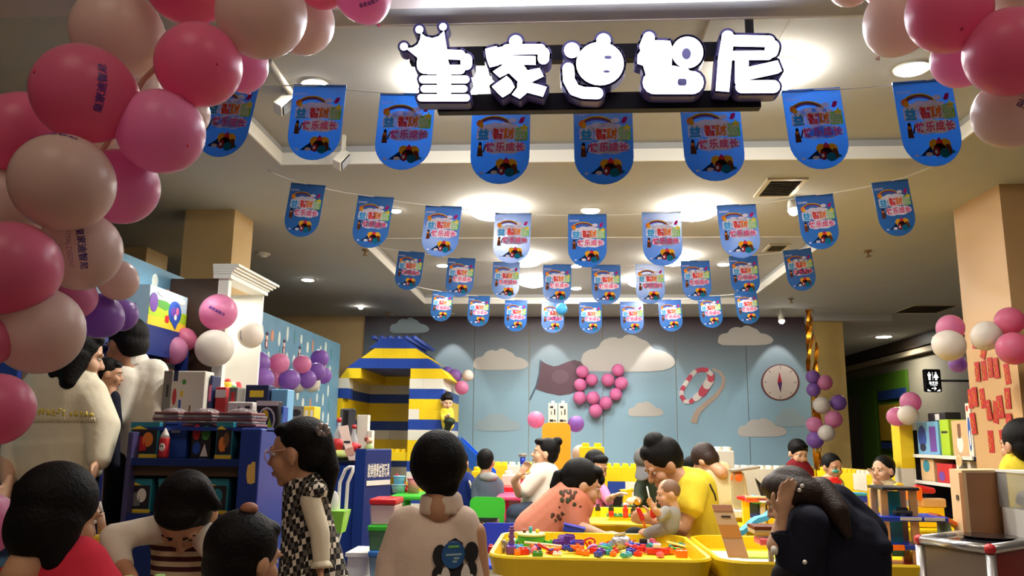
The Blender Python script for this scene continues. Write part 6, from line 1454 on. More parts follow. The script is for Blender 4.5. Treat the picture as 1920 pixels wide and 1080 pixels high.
# ================================================================== play area
BC = {'y': mat('block_yellow', (244, 206, 20), .38), 'b': mat('block_blue', (30, 66, 156), .38), 'w': mat('block_white', (232, 226, 208), .4), 'o': mat('block_orange', (240, 164, 30), .38)}
BRK = {}
def studs(mb, x0, x1, y0, y1, z, r, h):
    nx = max(1, round((x1 - x0) / (r * 3.0))); ny = max(1, round((y1 - y0) / (r * 3.0)))
    for i in range(nx):
        for j in range(ny):
            x = x0 + (x1 - x0) * (i + .5) / nx; y = y0 + (y1 - y0) * (j + .5) / ny
            mb.lathe((x, y, z), (x, y, z + h), [(0, r), (.8, r), (1, r * .9)], 12, 1, None, False)
def bbrick(par, x0, x1, y0, y1, z0, z1, c, stud=False, sl=0.0, sr=0.0, nm='brick'):
    g = .0007; mb = MB(BC[c])
    x0 += g; x1 -= g; y0 += g; y1 -= g; z1 -= g
    mb.hexa([(x0, y0, z0), (x1, y0, z0), (x1, y1, z0), (x0, y1, z0), (x0 + sl, y0, z1), (x1 - sr, y0, z1), (x1 - sr, y1, z1), (x0 + sl, y1, z1)])
    if stud: studs(mb, x0, x1, y0, y1, z1, .032, .035)
    return obj(nm, mb, par, bev=0)
dH = 9.3; HX = lambda px: P(px, 800, dH).x
hz = lambda k: k * .1178
H = thing('block_house', 'play house of big yellow, blue and white toy blocks with stepped roof', 'playhouse', (HX(730), dH + .4, 0))
y0, y1 = dH, dH + 1.45
for k, c, a, b in ((18, 'b', 684, 777), (17, 'y', 671, 800), (16, 'b', 644, 824)):
    X0, X1 = HX(a), HX(b); s = .155; n = 3 if k < 18 else 2
    e = [X0 + (X1 - X0) * i / n for i in range(n + 1)]
    for i in range(n): bbrick(H, e[i], e[i + 1], y0, y1, hz(k), hz(k + 1), c, k == 18, s if i == 0 else 0, s if i == n - 1 else 0)
for a, b, sl, sr in ((632, 672, .085, 0), (766, 841, 0, .10)): bbrick(H, HX(a), HX(b), y0, y1, hz(15), hz(16), 'y', False, sl, sr)
seq = {14: 'w', 13: 'b', 12: 'y', 11: 'y', 10: 'b', 9: 'w', 8: 'y', 7: 'y', 6: 'b', 5: 'w', 4: 'y', 3: 'b', 2: 'w', 1: 'y', 0: 'b'}
xr0, xr1 = HX(765), HX(829)
for k, c in seq.items():
    # right front wall
    if k == 11: bbrick(H, xr0, HX(785), y0, y0 + .2, hz(k), hz(k + 1), 'w'); bbrick(H, HX(785), xr1, y0, y0 + .2, hz(k), hz(k + 1), 'y')
    else:
        m = (xr0 + xr1) / 2 + (.04 if k % 2 else -.04); bbrick(H, xr0, m, y0, y0 + .2, hz(k), hz(k + 1), c); bbrick(H, m, xr1, y0, y0 + .2, hz(k), hz(k + 1), c)
    # right side wall with the window opening
    if not 8 <= k <= 13: bbrick(H, xr1 - .18, xr1, y0 + .2, y1, hz(k), hz(k + 1), c)
    else: bbrick(H, xr1 - .18, xr1, y0 + .66, y1, hz(k), hz(k + 1), c)
    # left front wall, narrower lower down
    bbrick(H, HX(628), HX(650 if k >= 13 else 640), y0, y0 + .2, hz(k), hz(k + 1), c); bbrick(H, HX(628), HX(640), y0 + .2, y1, hz(k), hz(k + 1), c)
    # rear wall seen through the opening
    e = [HX(640) + (xr1 - .18 - HX(640)) * i / 4 + (.05 if (k % 2 and 0 < i < 4) else 0) for i in range(5)]
    for i in range(4): bbrick(H, e[i], e[i + 1], y1 - .15, y1, hz(k), hz(k + 1), c)
for i in range(4): bbrick(H, HX(640) + i * .16, HX(640) + i * .16 + .16, y1 - .15, y1, hz(15), hz(16), 'y')
# threshold bricks with studs inside the doorway
for i in range(3): bbrick(H, HX(712) + i * .16, HX(712) + i * .16 + .16, y0 + .02, y0 + .2, hz(7), hz(8) - .02, 'y', True)
# ---- blue slide beside the house
SL = thing('slide', 'blue plastic children\'s slide beside the block house', 'slide', P(890, 900, 9.0)); ms = mat('slide_blue', (24, 96, 200), .35)
a = P(858, 826, 9.15); b = P(925, 893, 8.7); w = Vector((0, .32, 0))
obj('chute', MB(ms).hexa([a - Vector((0, 0, .02)), b - Vector((0, 0, .02)), b + w - Vector((0, 0, .02)), a + w - Vector((0, 0, .02)), a, b, b + w, a + w]), SL)
for s in (0, 1): q = a + w * s; r = b + w * s; obj('side_rail', MB(ms).hexa([q + Vector((0, -.015, -.16)), r + Vector((0, -.015, -.16)), r + Vector((0, .015, -.16)), q + Vector((0, .015, -.16)), q + Vector((0, -.015, .05)), r + Vector((0, -.015, .05)), r + Vector((0, .015, .05)), q + Vector((0, .015, .05))]), SL)
for p in (a, b): obj('leg', MB(ms).cyl((p.x, p.y + .16, 0), (p.x, p.y + .16, p.z - .02), .04, n=12), SL)
# ---- low wall of big studded blocks along the mural
LW = thing('block_wall', 'low wall of big yellow and white studded toy blocks in front of the mural', 'wall', (P(1200, 900, 9.1).x, 9.1, 0)); dW = 9.05
WX = lambda px: P(px, 880, dW).x
zt = P(1200, 876, dW).z; hb = .155
edges = [846, 880, 925, 951, 984, 1012, 1048, 1090, 1133, 1166, 1214, 1250, 1290, 1330, 1377, 1424, 1470, 1500, 1530]
cols = 'ywywyyyyyywyywwwyyyy'
for r in range(5):
    for i, (a, b) in enumerate(zip(edges, edges[1:])):
        c = cols[i] if r == 0 else ('b' if (r in (1, 2) and i in (8,)) or (r == 2 and i in (2, 5)) else 'y' if (i + r) % 5 else 'w')
        sh = (6 if r % 2 else 0); bbrick(LW, WX(a + (sh if i else 0)), WX(b + (sh if i < len(edges) - 2 else 0)), dW, dW + .2, zt - (r + 1) * hb, zt - r * hb, c, r == 0)
if True:
    q0 = P(1532, 890, 8.95); q1 = P(1712, 900, 7.15); u = Vector((q1.x - q0.x, q1.y - q0.y, 0)); L = u.length; ang = math.atan2(u.y, u.x)
    SW = thing('block_wall', 'yellow studded block wall slanting towards the white and yellow block column', 'wall', (q0.x, q0.y, 0), rz=ang); n = 7
    for r in range(5):
        for i in range(n):
            a = L * i / n; z1 = .80 - r * hb; mb = MB(BC['w' if (i, r) == (3, 0) else 'y']); mb.span((a + .003, 0, z1 - hb), (a + L / n - .003, .2, z1 - .003))
            if r == 0: studs(mb, a, a + L / n, 0, .2, z1 - .003, .03, .035)
            o = bpy.data.objects.new('brick', mb.data('brick')); COL.objects.link(o); o.parent = SW
# ---- loose big blocks and posts
def block(px0, px1, py0, py1, d, dep, c, lb, st=True, base=0.0, group='big loose toy blocks'):
    a = P(px0, py1, d); b = P(px1, py0, d); t = thing('toy_block', lb, 'block', ((a.x + b.x) / 2, d + dep / 2, base), group); x0, x1 = a.x, b.x
    obj('body', MB(BC[c]).span((x0, d, base), (x1, d + dep, b.z - .04)), t, bev=.006)
    mb = MB(BC[c]); studs(mb, x0, x1, d, d + dep, b.z - .04, .035, .04)
    if st: obj('studs', mb, t, kind='stuff')
    return t
block(1087, 1133, 831, 900, 8.35, .2, 'y', 'tall yellow stack of studded blocks right of the orange post')
block(1328, 1376, 838, 900, 8.4, .25, 'w', 'tall white stack of blocks behind the woman in the sand jacket')
block(940, 986, 884, 935, 8.0, .25, 'w', 'white studded block behind the pink table')
block(883, 903, 876, 935, 8.3, .2, 'y', 'yellow studded block left of the boy in slate grey'); block(838, 860, 878, 930, 8.3, .2, 'y', 'yellow studded block below the slide')
zb = P(955, 913, 7.6)
t = thing('red_bench', 'red plastic bench block behind the pink table', 'bench', (zb.x, 7.8, 0)); a = P(938, 912, 7.7); b = P(990, 912, 7.7); obj('seat', MB(M_PLRED).cbox(((a.x + b.x) / 2, 7.85, a.z - .05), (b.x - a.x, .25, .1), .01), t)
for x in (a.x + .03, b.x - .03): obj('leg', MB(M_PLRED).span((x - .03, 7.75, 0), (x + .03, 7.95, a.z - .1)), t)
t = thing('slide_post', 'tall rounded orange-yellow panel post in the middle of the play area', 'post', (P(1042, 900, 8.5).x, 8.6, 0)); a = P(1016, 900, 8.5); b = P(1070, 793, 8.5)
obj('panel', MB(BC['o']).prism(rrect(a.x, -.05, b.x, b.z, .06)[:], (0, 8.5, 0), (1, 0, 0), (0, 0, 1), (0, .14, 0)), t); obj('foot', MB(BC['o']).span((a.x - .05, 8.42, 0), (b.x + .05, 8.72, .06)), t)
for i, (px0, px1) in enumerate(((1028, 1045), (1047, 1064))):
    a = P(px0, 793, 8.52); c = P(px1, 756, 8.52); t = thing('white_carton', 'white printed carton standing on the orange post, ' + ('left' if i == 0 else 'right') + ' one', 'box', ((a.x + c.x) / 2, 8.57, b.z), 'cartons on the orange post')
    obj('carton', MB(M_CARD).span((a.x, 8.52, b.z), (c.x, 8.62, c.z)), t, bev=.003); obj('stopper', MB(M_PLWHITE).cyl(((a.x + c.x) / 2, 8.57, c.z), ((a.x + c.x) / 2, 8.57, c.z + .025), .016, n=10), t)
    mb = MB(K['dark']); w = c.x - a.x; h = c.z - b.z
    for (u, v, uw, vh) in ((.2, .75, .35, .1), (.15, .05, .4, .12), (.65, .4, .12, .3), (.3, .4, .08, .2), (.6, .08, .25, .06)): mb.span((a.x + w * u, 8.5185, b.z + h * v), (a.x + w * (u + uw), 8.5195, b.z + h * (v + vh)))
    obj('print', mb, t)
# block column with shop shelf to its right
dB = 6.95; a = P(1694, 905, dB); b = P(1712, 770, dB)
t = thing('block_column', 'column of big white and yellow blocks left of the toy shelf', 'column', ((a.x + b.x) / 2, dB + .1, 0)); hh = P(1690, 800, dB).z
zs_ = [b.z, P(1690, 797, dB).z, P(1690, 838, dB).z, P(1690, 878, dB).z, P(1690, 920, dB).z, .35, .17, 0.0]
for i in range(7): bbrick(t, a.x, b.x - .015, dB, dB + .17, zs_[i + 1], zs_[i], 'wyywwyw'[i], i == 0)
# ---- tubs of toys
RIM = .60; TF = .535
def tub(x0, x1, y0, y1, lb, rc=.14):
    t = thing('toy_tub', lb, 'play table', ((x0 + x1) / 2, (y0 + y1) / 2, 0), 'yellow toy tubs')
    out = rrect(x0, y0, x1, y1, rc, 8); inn = rrect(x0 + .022, y0 + .022, x1 - .022, y1 - .022, rc - .02, 8); bot = rrect(x0 + .03, y0 + .03, x1 - .03, y1 - .03, rc - .03, 8); n = len(out)
    mb = MB(M_PLYEL)
    def ring(A, za, B, zb): mb.add([Vector((*p, za)) for p in A] + [Vector((*p, zb)) for p in B], [(i, (i + 1) % n, n + (i + 1) % n, n + i) for i in range(n)], False)
    o2 = rrect(x0 + .02, y0 + .02, x1 - .02, y1 - .02, rc - .02, 8)
    ring(o2, RIM - .085, out, RIM - .01); ring(out, RIM - .01, rrect(x0 + .004, y0 + .004, x1 - .004, y1 - .004, rc, 8), RIM); ring(rrect(x0 + .004, y0 + .004, x1 - .004, y1 - .004, rc, 8), RIM, inn, RIM - .002); ring(inn, RIM - .002, bot, TF)
    mb.add([Vector((*p, TF)) for p in bot], [tuple(range(n))]); mb.add([Vector((*p, RIM - .085)) for p in o2], [tuple(reversed(range(n)))])
    obj('tray', mb, t)
    mb = MB(mat('yellow_base_plastic', (226, 184, 16), .45)); bs = rrect(x0 + .06, y0 + .06, x1 - .06, y1 - .06, rc - .04, 6); mb.prism(bs, (0, 0, 0), (1, 0, 0), (0, 1, 0), (0, 0, RIM - .086)); obj('pedestal', mb, t)
    return t
X = lambda px, d: P(px, 1000, d).x
tub(X(912, 3.57), X(1343, 3.57), 3.57, 4.52, 'big yellow toy tub nearest the bowl-cut child, full of loose toys')
tub(X(1348, 3.57), X(1348, 3.57) + .98, 3.57, 4.52, 'yellow toy tub behind the woman in navy with the parking tower'); T2X = X(1348, 3.57)
tub(X(1098, 4.97), X(1098, 4.97) + .62, 4.97, 6.2, 'yellow toy tub with green building plates behind the woman in coral')
tub(1.06, 2.60, 4.97, 6.58, 'yellow toy tub with train tracks and bridges on the right')
PC = {k: mat('toy_' + k, c, .32) for k, c in dict(red=(206, 34, 40), purple=(92, 44, 150), blue=(30, 60, 190), green=(70, 176, 60), dgreen=(30, 120, 60), teal=(40, 150, 160), cyan=(70, 170, 220), orange=(244, 120, 40), yellow=(248, 206, 30), pink=(240, 110, 130), black=(28, 28, 32), white=(232, 230, 224), cream=(226, 200, 150), grey=(150, 142, 130), wood=(216, 172, 120), lilac=(150, 110, 190), brown=(120, 60, 40), silver=(190, 190, 196)).items()}
PC['silver'] = mat('foil_silver', (200, 200, 206), .25, metal=.7, bump=1.0, bscale=30)
def at(px, py, z=None):
    return onz(px, py, TF if z is None else z)
def toy(nm, lb, p, build, group='toys in the near yellow tub', cat='toy'):
    t = thing(nm, lb, cat, p, group)
    for pn, mb in build: obj(pn, mb, t)
    return t
def tb(px, py, sx, sy, sz, c, lb, rz=0.0, z=None, group='toys in the near yellow tub', nst=2, tilt=0.0):
    p = at(px, py, z); R = Matrix.Rotation(rz, 3, 'Z') @ Matrix.Rotation(tilt, 3, 'Y'); c0 = p + Vector((0, 0, sz / 2 + abs(math.sin(tilt)) * sx / 2)); a = MB(PC[c]).cbox(c0, (sx, sy, sz), .003, R); b = MB(PC[c])
    for i in range(nst): q = c0 + R @ Vector((sx * ((i + .5) / nst - .5), 0, sz / 2)); b.lathe(q, q + R @ Vector((0, 0, .007)), [(0, .009), (1, .009)], 10, 1, None, False)
    return toy('toy_brick', lb, p, [('body', a), ('studs', b)], group)
p = at(959, 1038); a = MB(PC['purple']); [a.box(p + Vector((0, 0, .012 + .014 * i)), (.030 if i % 2 else .022, .022, .012)) for i in range(9)]
toy('ridged_tower', 'purple ridged toy tower standing left of the green bowl', p, [('column', a), ('base', MB(PC['purple']).cbox(p + Vector((0, -.02, .02)), (.05, .05, .045), .008))])
p = at(996, 1027); BW = thing('toy_bowl', 'lime green toy bowl with pale lid and three pegs', 'bowl', p, 'toys in the near yellow tub'); k = mpp(p)
obj('bowl', MB(PC['green']).lathe(p, p + Vector((0, 0, .062)), [(0, .045), (.3, .064), (.8, .072), (1, .073)], 24), BW); obj('lid', MB(mat('pale_lime_lid', (206, 220, 130), .35)).lathe(p + Vector((0, 0, .062)), p + Vector((0, 0, .075)), [(0, .075), (.7, .075), (1, .07)], 24), BW)
for dx, c, h in ((-.036, 'brown', .018), (-.004, 'teal', .032), (.032, 'yellow', .02)): obj('peg', MB(PC[c]).cyl(p + Vector((dx, 0, .074)), p + Vector((dx, 0, .074 + h)), .009, n=12), BW)
p = at(942, 1036); g = MB(PC['grey']); g.lathe(p + Vector((0, -.012, .03)), p + Vector((0, .012, .03)), [(0, .030), (1, .030)], 18); toy('toy_gear', 'grey toy gear wheel standing upright at the tub\'s left end', p, [('wheel', g), ('hub', MB(PC['white']).cyl(p + Vector((0, -.02, .03)), p + Vector((0, .02, .03)), .009))])
tb(925, 1037, .05, .04, .035, 'red', 'red toy brick at the tub\'s left corner'); tb(970, 1041, .03, .03, .022, 'orange', 'small orange brick below the green bowl'); tb(981, 1040, .05, .04, .03, 'red', 'red toy brick in front of the green bowl', .4); tb(1008, 1043, .05, .03, .02, 'dgreen', 'flat dark green brick in front of the plank')
tb(988, 1038, .03, .03, .024, 'cyan', 'small cyan brick beside the red one', .2, nst=1); tb(1045, 1042, .045, .03, .014, 'white', 'flat white plate near the tub front')
p = at(1018, 1034); toy('toy_plank', 'long cream toy plank lying across bricks', p, [('plank', MB(PC['cream']).cbox(p + Vector((0, 0, .035)), (.19, .03, .010), .003, Matrix.Rotation(.08, 3, 'Y'))), ('support', MB(PC['cream']).box(p + Vector((-.06, 0, .017)), (.02, .025, .034)))])
p = at(1025, 1038); toy('toy_ramp', 'red toy ramp slanting before the plank', p, [('ramp', MB(PC['red']).cbox(p + Vector((0, -.01, .026)), (.10, .03, .016), .004, Matrix.Rotation(.45, 3, 'Y'))), ('foot', MB(PC['red']).cbox(p + Vector((.04, -.01, .012)), (.05, .05, .024), .004))])
rr = random.Random(2)
for i, (px, py, c) in enumerate(((1046, 1024, 'purple'), (1056, 1019, 'lilac'), (1068, 1022, 'purple'), (1078, 1025, 'purple'), (1062, 1028, 'purple'), (1085, 1033, 'purple'), (1074, 1034, 'brown'))): tb(px, py, .05, .035, .028 + .010 * (i % 3), c, 'purple ridged brick in the heap right of the plank, piece %s' % ('one two three four five six seven'.split()[i]), rr.uniform(-.6, .6), TF + (.02 if i < 4 else 0), nst=3)
p = at(1076, 1020); toy('toy_crate', 'shiny blue toy crate on top of the purple heap', p, [('crate', MB(PC['blue']).cbox(p + Vector((0, 0, .075)), (.115, .075, .035), .006, Matrix.Rotation(.2, 3, 'Y'))), ('rim', MB(PC['blue']).cbox(p + Vector((.004, 0, .094)), (.122, .082, .008), .003, Matrix.Rotation(.2, 3, 'Y'))), ('stand', MB(PC['teal']).cbox(p + Vector((0, 0, .028)), (.08, .06, .056), .006))])
p = at(1106, 1029); k = [p + Vector((.024 * math.cos(a) * (1 + .3 * math.sin(3 * a)), .01 * math.sin(2 * a), .03 + .024 * math.sin(a))) for a in [2 * PI * i / 20 for i in range(21)]]; toy('toy_hoop', 'crimson openwork toy wheel in the tub middle', p, [('rim', MB(PC['red']).tube(k, .006, 6)), ('hub', MB(PC['red']).ell(p + Vector((0, 0, .03)), .011))])
for i, (px, py, c, s) in enumerate(((1088, 1040, 'orange', .03), (1098, 1042, 'orange', .028), (1115, 1038, 'red', .035), (1128, 1040, 'purple', .03), (1136, 1034, 'cyan', .032), (1143, 1041, 'teal', .03), (1146, 1029, 'cyan', .03), (1152, 1037, 'red', .026), (1150, 1043, 'orange', .024), (1183, 1040, 'blue', .034), (1178, 1046, 'cyan', .026), (1122, 1045, 'blue', .03), (1196, 1043, 'red', .026), (1238, 1046, 'pink', .028), (1168, 1047, 'teal', .02), (1258, 1040, 'orange', .028))): tb(px, py, s * 1.3, s, s * .8, c, 'small %s brick in the loose pile, %s of it' % (c, ('left end', 'second', 'left part', 'middle', 'middle, rear', 'middle, front', 'rear edge', 'centre', 'front edge', 'right of the foil bag', 'front right', 'front left', 'right end', 'far right', 'front', 'right corner')[i]), rr.uniform(-1, 1), nst=1, tilt=rr.uniform(-.4, .4))
p = at(1166, 1034); toy('foil_bag', 'crumpled silver foil bag in the middle of the tub', p, [('bag', MB(PC['silver']).cap(p + Vector((-.02, 0, .04)), p + Vector((.015, 0, .045)), .038, .034, .7)), ('blue_end', MB(PC['blue']).ell(p + Vector((.045, -.01, .028)), (.022, .02, .026))), ('crimp', MB(PC['silver']).box(p + Vector((-.01, 0, .084)), (.06, .02, .012), Matrix.Rotation(-.2, 3, 'Y')))])
def boat(px, py, c, c2, lb, L=.12, grp='toys in the near yellow tub'):
    p = at(px, py); h = [(-L / 2, -.02), (L * .25, -.025), (L / 2, 0), (L * .25, .025), (-L / 2, .02)]; toy('toy_boat', lb, p, [('hull', MB(PC[c]).prism(h, p + Vector((0, 0, .004)), (1, 0, 0), (0, 1, 0), (0, 0, .026))), ('cabin', MB(PC[c2]).cbox(p + Vector((-.01, 0, .042)), (.04, .03, .022), .004))], grp)
boat(1210, 1030, 'blue', 'black', 'blue toy boat with black cabin right of the foil bag', .16); boat(1236, 1040, 'red', 'white', 'red toy boat with white cabin near the tub\'s front right')
p = at(1222, 1036); toy('track_rail', 'long thin red toy rail in the right half of the tub', p, [('rail', MB(PC['red']).tube([p + Vector((-.11, .02, .03)), p + Vector((-.04, 0, .018)), p + Vector((.05, 0, .016)), p + Vector((.13, .0, .03))], .007, 6)), ('tie', MB(PC['pink']).box(p + Vector((0, 0, .012)), (.14, .03, .01)))])
tb(1278, 1045, .055, .04, .035, 'orange', 'orange toy block at the tub\'s right front', 0); p = at(1282, 1036); toy('toy_board', 'thin pale yellow board leaning at the tub\'s right side', p, [('board', MB(mat('pale_yellow_board', (240, 222, 110), .4)).cbox(p + Vector((0, 0, .032)), (.17, .07, .006), .002, Matrix.Rotation(.22, 3, 'Y'))), ('foot', MB(PC['cream']).box(p + Vector((-.05, 0, .02)), (.02, .03, .03)))]); tb(1306, 1044, .06, .03, .02, 'black', 'black and blue toy piece in the right corner', .5); tb(1313, 1047, .03, .025, .018, 'cyan', 'small cyan piece in the right corner', nst=1)
SEENL = set()
for i in range(64):
    px = rr.uniform(935, 1312); py = rr.uniform(1018, 1040)
    c = rr.choice(('red', 'orange', 'purple', 'cyan', 'blue', 'pink', 'yellow', 'teal', 'white', 'lilac', 'green', 'red')); w = rr.uniform(.03, .06)
    p = at(px, py); R = Matrix.Rotation(rr.uniform(0, 3), 3, 'Z') @ Matrix.Rotation(rr.uniform(-.5, .5), 3, 'Y'); q = p + Vector((0, 0, .016 + rr.uniform(0, .012)))
    a = MB(PC[c]); b = MB(PC[c]); f = i % 4
    if f == 0: a.cbox(q, (w * 1.5, .026, .02), .003, R); b.lathe(q + R @ Vector((0, 0, .01)), q + R @ Vector((0, 0, .018)), [(0, .009), (1, .009)], 8, 1, None, False)
    elif f == 1: a.lathe(q - R @ Vector((.01, 0, 0)), q + R @ Vector((.01, 0, 0)), [(0, .02), (1, .02)], 14); b.lathe(q - R @ Vector((.014, 0, 0)), q + R @ Vector((.014, 0, 0)), [(0, .007), (1, .007)], 8)
    elif f == 2: a.tube([q + R @ Vector((-w, 0, 0)), q + R @ Vector((0, .01, .006)), q + R @ Vector((w, 0, 0))], .006, 6); b.ell(q + R @ Vector((w, 0, 0)), .011, n=8, k=6)
    else: a.cbox(q, (.034, .034, .024), .003, R); b.cbox(q + R @ Vector((.02, 0, .012)), (.03, .02, .02), .003, R)
    zn = ('left end', 'left third', 'middle', 'right third', 'right end')[min(4, int((px - 935) / 76))] + (', rear' if py < 1026 else ', front' if py > 1033 else '')
    lb = 'loose %s toy %s in the heap, %s' % (c, ('plate with stud', 'wheel on axle', 'bent rod', 'elbow block')[f], zn)
    while lb in SEENL: lb += ' again' if 'upper' in lb else ', upper one'
    SEENL.add(lb); toy('toy_piece', lb, p, [('body', a), ('attachment', b)], 'loose toy pieces in the near yellow tub')
# third tub: green plates with figures, yellow excavator arm, black basket
G3 = 'toys in the tub with green plates'; p = at(1160, 965)
for px, py, sx in ((1190, 975, .40), (1190, 956, .36)): q = at(px, py); mb = MB(PC['dgreen']); mb.cbox(q + Vector((0, 0, .03)), (sx, .12, .012), .003); s2 = MB(PC['dgreen']); [s2.lathe(q + Vector((-sx / 2 + .02 + i * .04, j * .04, .036)), q + Vector((-sx / 2 + .02 + i * .04, j * .04, .043)), [(0, .011), (1, .011)], 8, 1, None, False) for i in range(int(sx / .04)) for j in (-1, 0, 1)]; toy('building_plate', 'green studded building plate in the yellow tub, ' + ('front' if py > 960 else 'rear') + ' one', q, [('plate', mb), ('stud_rows', s2), ('riser', MB(PC['yellow']).box(q + Vector((0, 0, .012)), (sx * .9, .1, .024)))], G3)
for px, py, c, c2, lb in ((1121, 969, 'yellow', 'black', 'left'), (1146, 969, 'red', 'black', 'second'), (1173, 971, 'red', 'red', 'third'), (1188, 972, 'brown', 'black', 'fourth')): q = at(px, py, TF + .04); toy('toy_figure', 'small blocky toy figure on the green plate, %s from the left' % lb, q, [('legs', MB(PC[c]).cbox(q + Vector((0, 0, .02)), (.035, .02, .04), .004)), ('torso', MB(PC[c2]).cbox(q + Vector((0, 0, .052)), (.036, .022, .026), .004)), ('head', MB(PC[c2]).cyl(q + Vector((0, 0, .066)), q + Vector((0, 0, .086)), .011, n=10))], G3)
q = at(1174, 957); toy('toy_excavator', 'yellow toy excavator arm standing between the hands', q, [('arm', MB(PC['yellow']).hexa([q + Vector(v) for v in ((-.03, -.02, .03), (.03, -.02, .03), (.03, .02, .03), (-.03, .02, .03), (-.015, -.02, .15), (.05, -.02, .15), (.05, .02, .15), (-.015, .02, .15))])), ('cross_bar', MB(PC['yellow']).cyl(q + Vector((-.05, 0, .15)), q + Vector((.06, 0, .16)), .014)), ('cap', MB(PC['black']).ell(q + Vector((-.05, 0, .15)), .015)), ('foot', MB(PC['white']).ell(q + Vector((0, -.02, .045)), (.03, .02, .02)))], G3)
q = at(1148, 956); toy('black_basket', 'small black toy basket on the rear green plate', q, [('basket', MB(PC['black']).hexa([q + Vector(v) for v in ((-.07, -.04, .04), (.07, -.04, .04), (.07, .04, .04), (-.07, .04, .04), (-.085, -.05, .11), (.085, -.05, .11), (.085, .05, .11), (-.085, .05, .11))])), ('divider', MB(PC['black']).box(q + Vector((0, 0, .11)), (.012, .1, .02)))], G3)
p = P(1225, 962, 4.45); t = thing('toy_spade', 'red toy spade with a pale stick held by the baby', 'toy', p); obj('blade', MB(PC['red']).cap(p + Vector((0, 0, -.01)), p + Vector((-.0, 0, .03)), .018, .014, .5), t); obj('stick', MB(PC['white']).cyl(p + Vector((-.01, 0, .03)), P(1213, 912, 4.45), .005, .004), t)
p = P(1205, 975, 4.42); t = thing('toy_screwdriver', 'red toy screwdriver in the man\'s hand', 'toy', p); obj('handle', MB(PC['red']).cap(P(1197, 955, 4.42), P(1204, 972, 4.42), .012, .014), t); obj('shaft', MB(PC['orange']).cyl(P(1204, 972, 4.42), P(1210, 990, 4.42), .006), t)
# ---- parking tower, ramp and cards in the second tub
d = 3.93; c = P(1686, 1058, d); k = mpp(c); TW = thing('parking_tower', 'wooden toy parking tower with blue decks and teal lift shaft', 'toy', (c.x, d, TF))
def lvl(py): return P(1686, py, d).z
mw = PC['wood']; zb = TF
for nm, dx, dy in (('post', -.068, -.05), ('post', .062, -.05), ('post', -.068, .07), ('post', .062, .07)): obj(nm, MB(mw).cbox((c.x + dx, d + dy, (zb + lvl(918)) / 2), (.034, .02, lvl(918) - zb), .003), TW)
obj('lift_shaft', MB(PC['teal']).cbox((c.x + .0, d + .03, (zb + .05 + lvl(922)) / 2), (.062, .05, lvl(922) - zb - .05), .004), TW); obj('roof', MB(PC['black']).cbox((c.x, d + .01, lvl(915)), (.165, .19, .014), .005), TW)
for py, x0, x1, cc in ((970, 1630, 1762, 'blue'), (1022, 1640, 1720, 'blue')):
    a = P(x0, py, d).x; b = P(x1, py, d).x; dk = obj('deck', MB(PC[cc]).cbox(((a + b) / 2, d + .01, lvl(py)), (b - a, .20, .022), .004), TW); 
    if py == 970:
        for u0, u1 in ((.33, .62), (.66, .94)): obj('white_panel', MB(PC['white']).box((a + (b - a) * (u0 + u1) / 2, d - .092, lvl(py) + .002), ((b - a) * (u1 - u0), .006, .014)), dk)
    else: obj('red_edge', MB(PC['orange']).box((a + (b - a) * .3, d - .092, lvl(py)), ((b - a) * .4, .008, .024)), dk)
obj('bottom_deck', MB(PC['red']).cbox((c.x - .03, d + .0, TF + .012), (.2, .2, .022), .004), TW)
p = Vector((c.x + .012, d - .05, lvl(966))); t = thing('toy_car', 'dark grey toy car parked on the tower\'s middle deck', 'toy car', p); obj('body', MB(mat('dark_grey_toy', (60, 62, 66), .3)).cbox(p + Vector((0, 0, .016)), (.08, .04, .018), .006), t); obj('cabin', MB(mat('dark_glass_toy', (30, 34, 40), .1)).cbox(p + Vector((0, 0, .031)), (.045, .034, .016), .006), t)
for a in (-1, 1): obj('wheel', MB(PC['black']).cyl(p + Vector((a * .026, -.022, .008)), p + Vector((a * .026, .022, .008)), .009, n=12), t)
RP = thing('toy_ramp', 'bright orange-red toy ramp curving down from the parking tower', 'toy', P(1790, 1000, d)); pts = [(1758, 966), (1778, 973), (1800, 985), (1825, 1006)]; mb = MB(PC['orange'])
for (x0, y0), (x1, y1) in zip(pts, pts[1:]): a = P(x0, y0, d - .04); b = P(x1, y1, d - .04); mb.hexa([a - Vector((0, 0, .012)), b - Vector((0, 0, .012)), b + Vector((0, .09, -.012)), a + Vector((0, .09, -.012)), a + Vector((0, 0, .006)), b + Vector((0, 0, .006)), b + Vector((0, .09, .006)), a + Vector((0, .09, .006))])
obj('track', mb, RP); e = P(1772, 1006, d); obj('support', MB(mat('pale_teal_toy', (150, 206, 200), .4)).hexa([Vector((e.x - .02, d - .02, 0.54)), Vector((e.x + .04, d - .02, .54)), Vector((e.x + .04, d + .04, .54)), Vector((e.x - .02, d + .04, .54)), Vector((e.x - .015, d - .02, P(0, 980, d).z + .0)), Vector((e.x + .02, d - .02, P(1780, 980, d).z)), Vector((e.x + .02, d + .04, P(1780, 980, d).z)), Vector((e.x - .015, d + .04, P(1770, 980, d).z))]), RP)
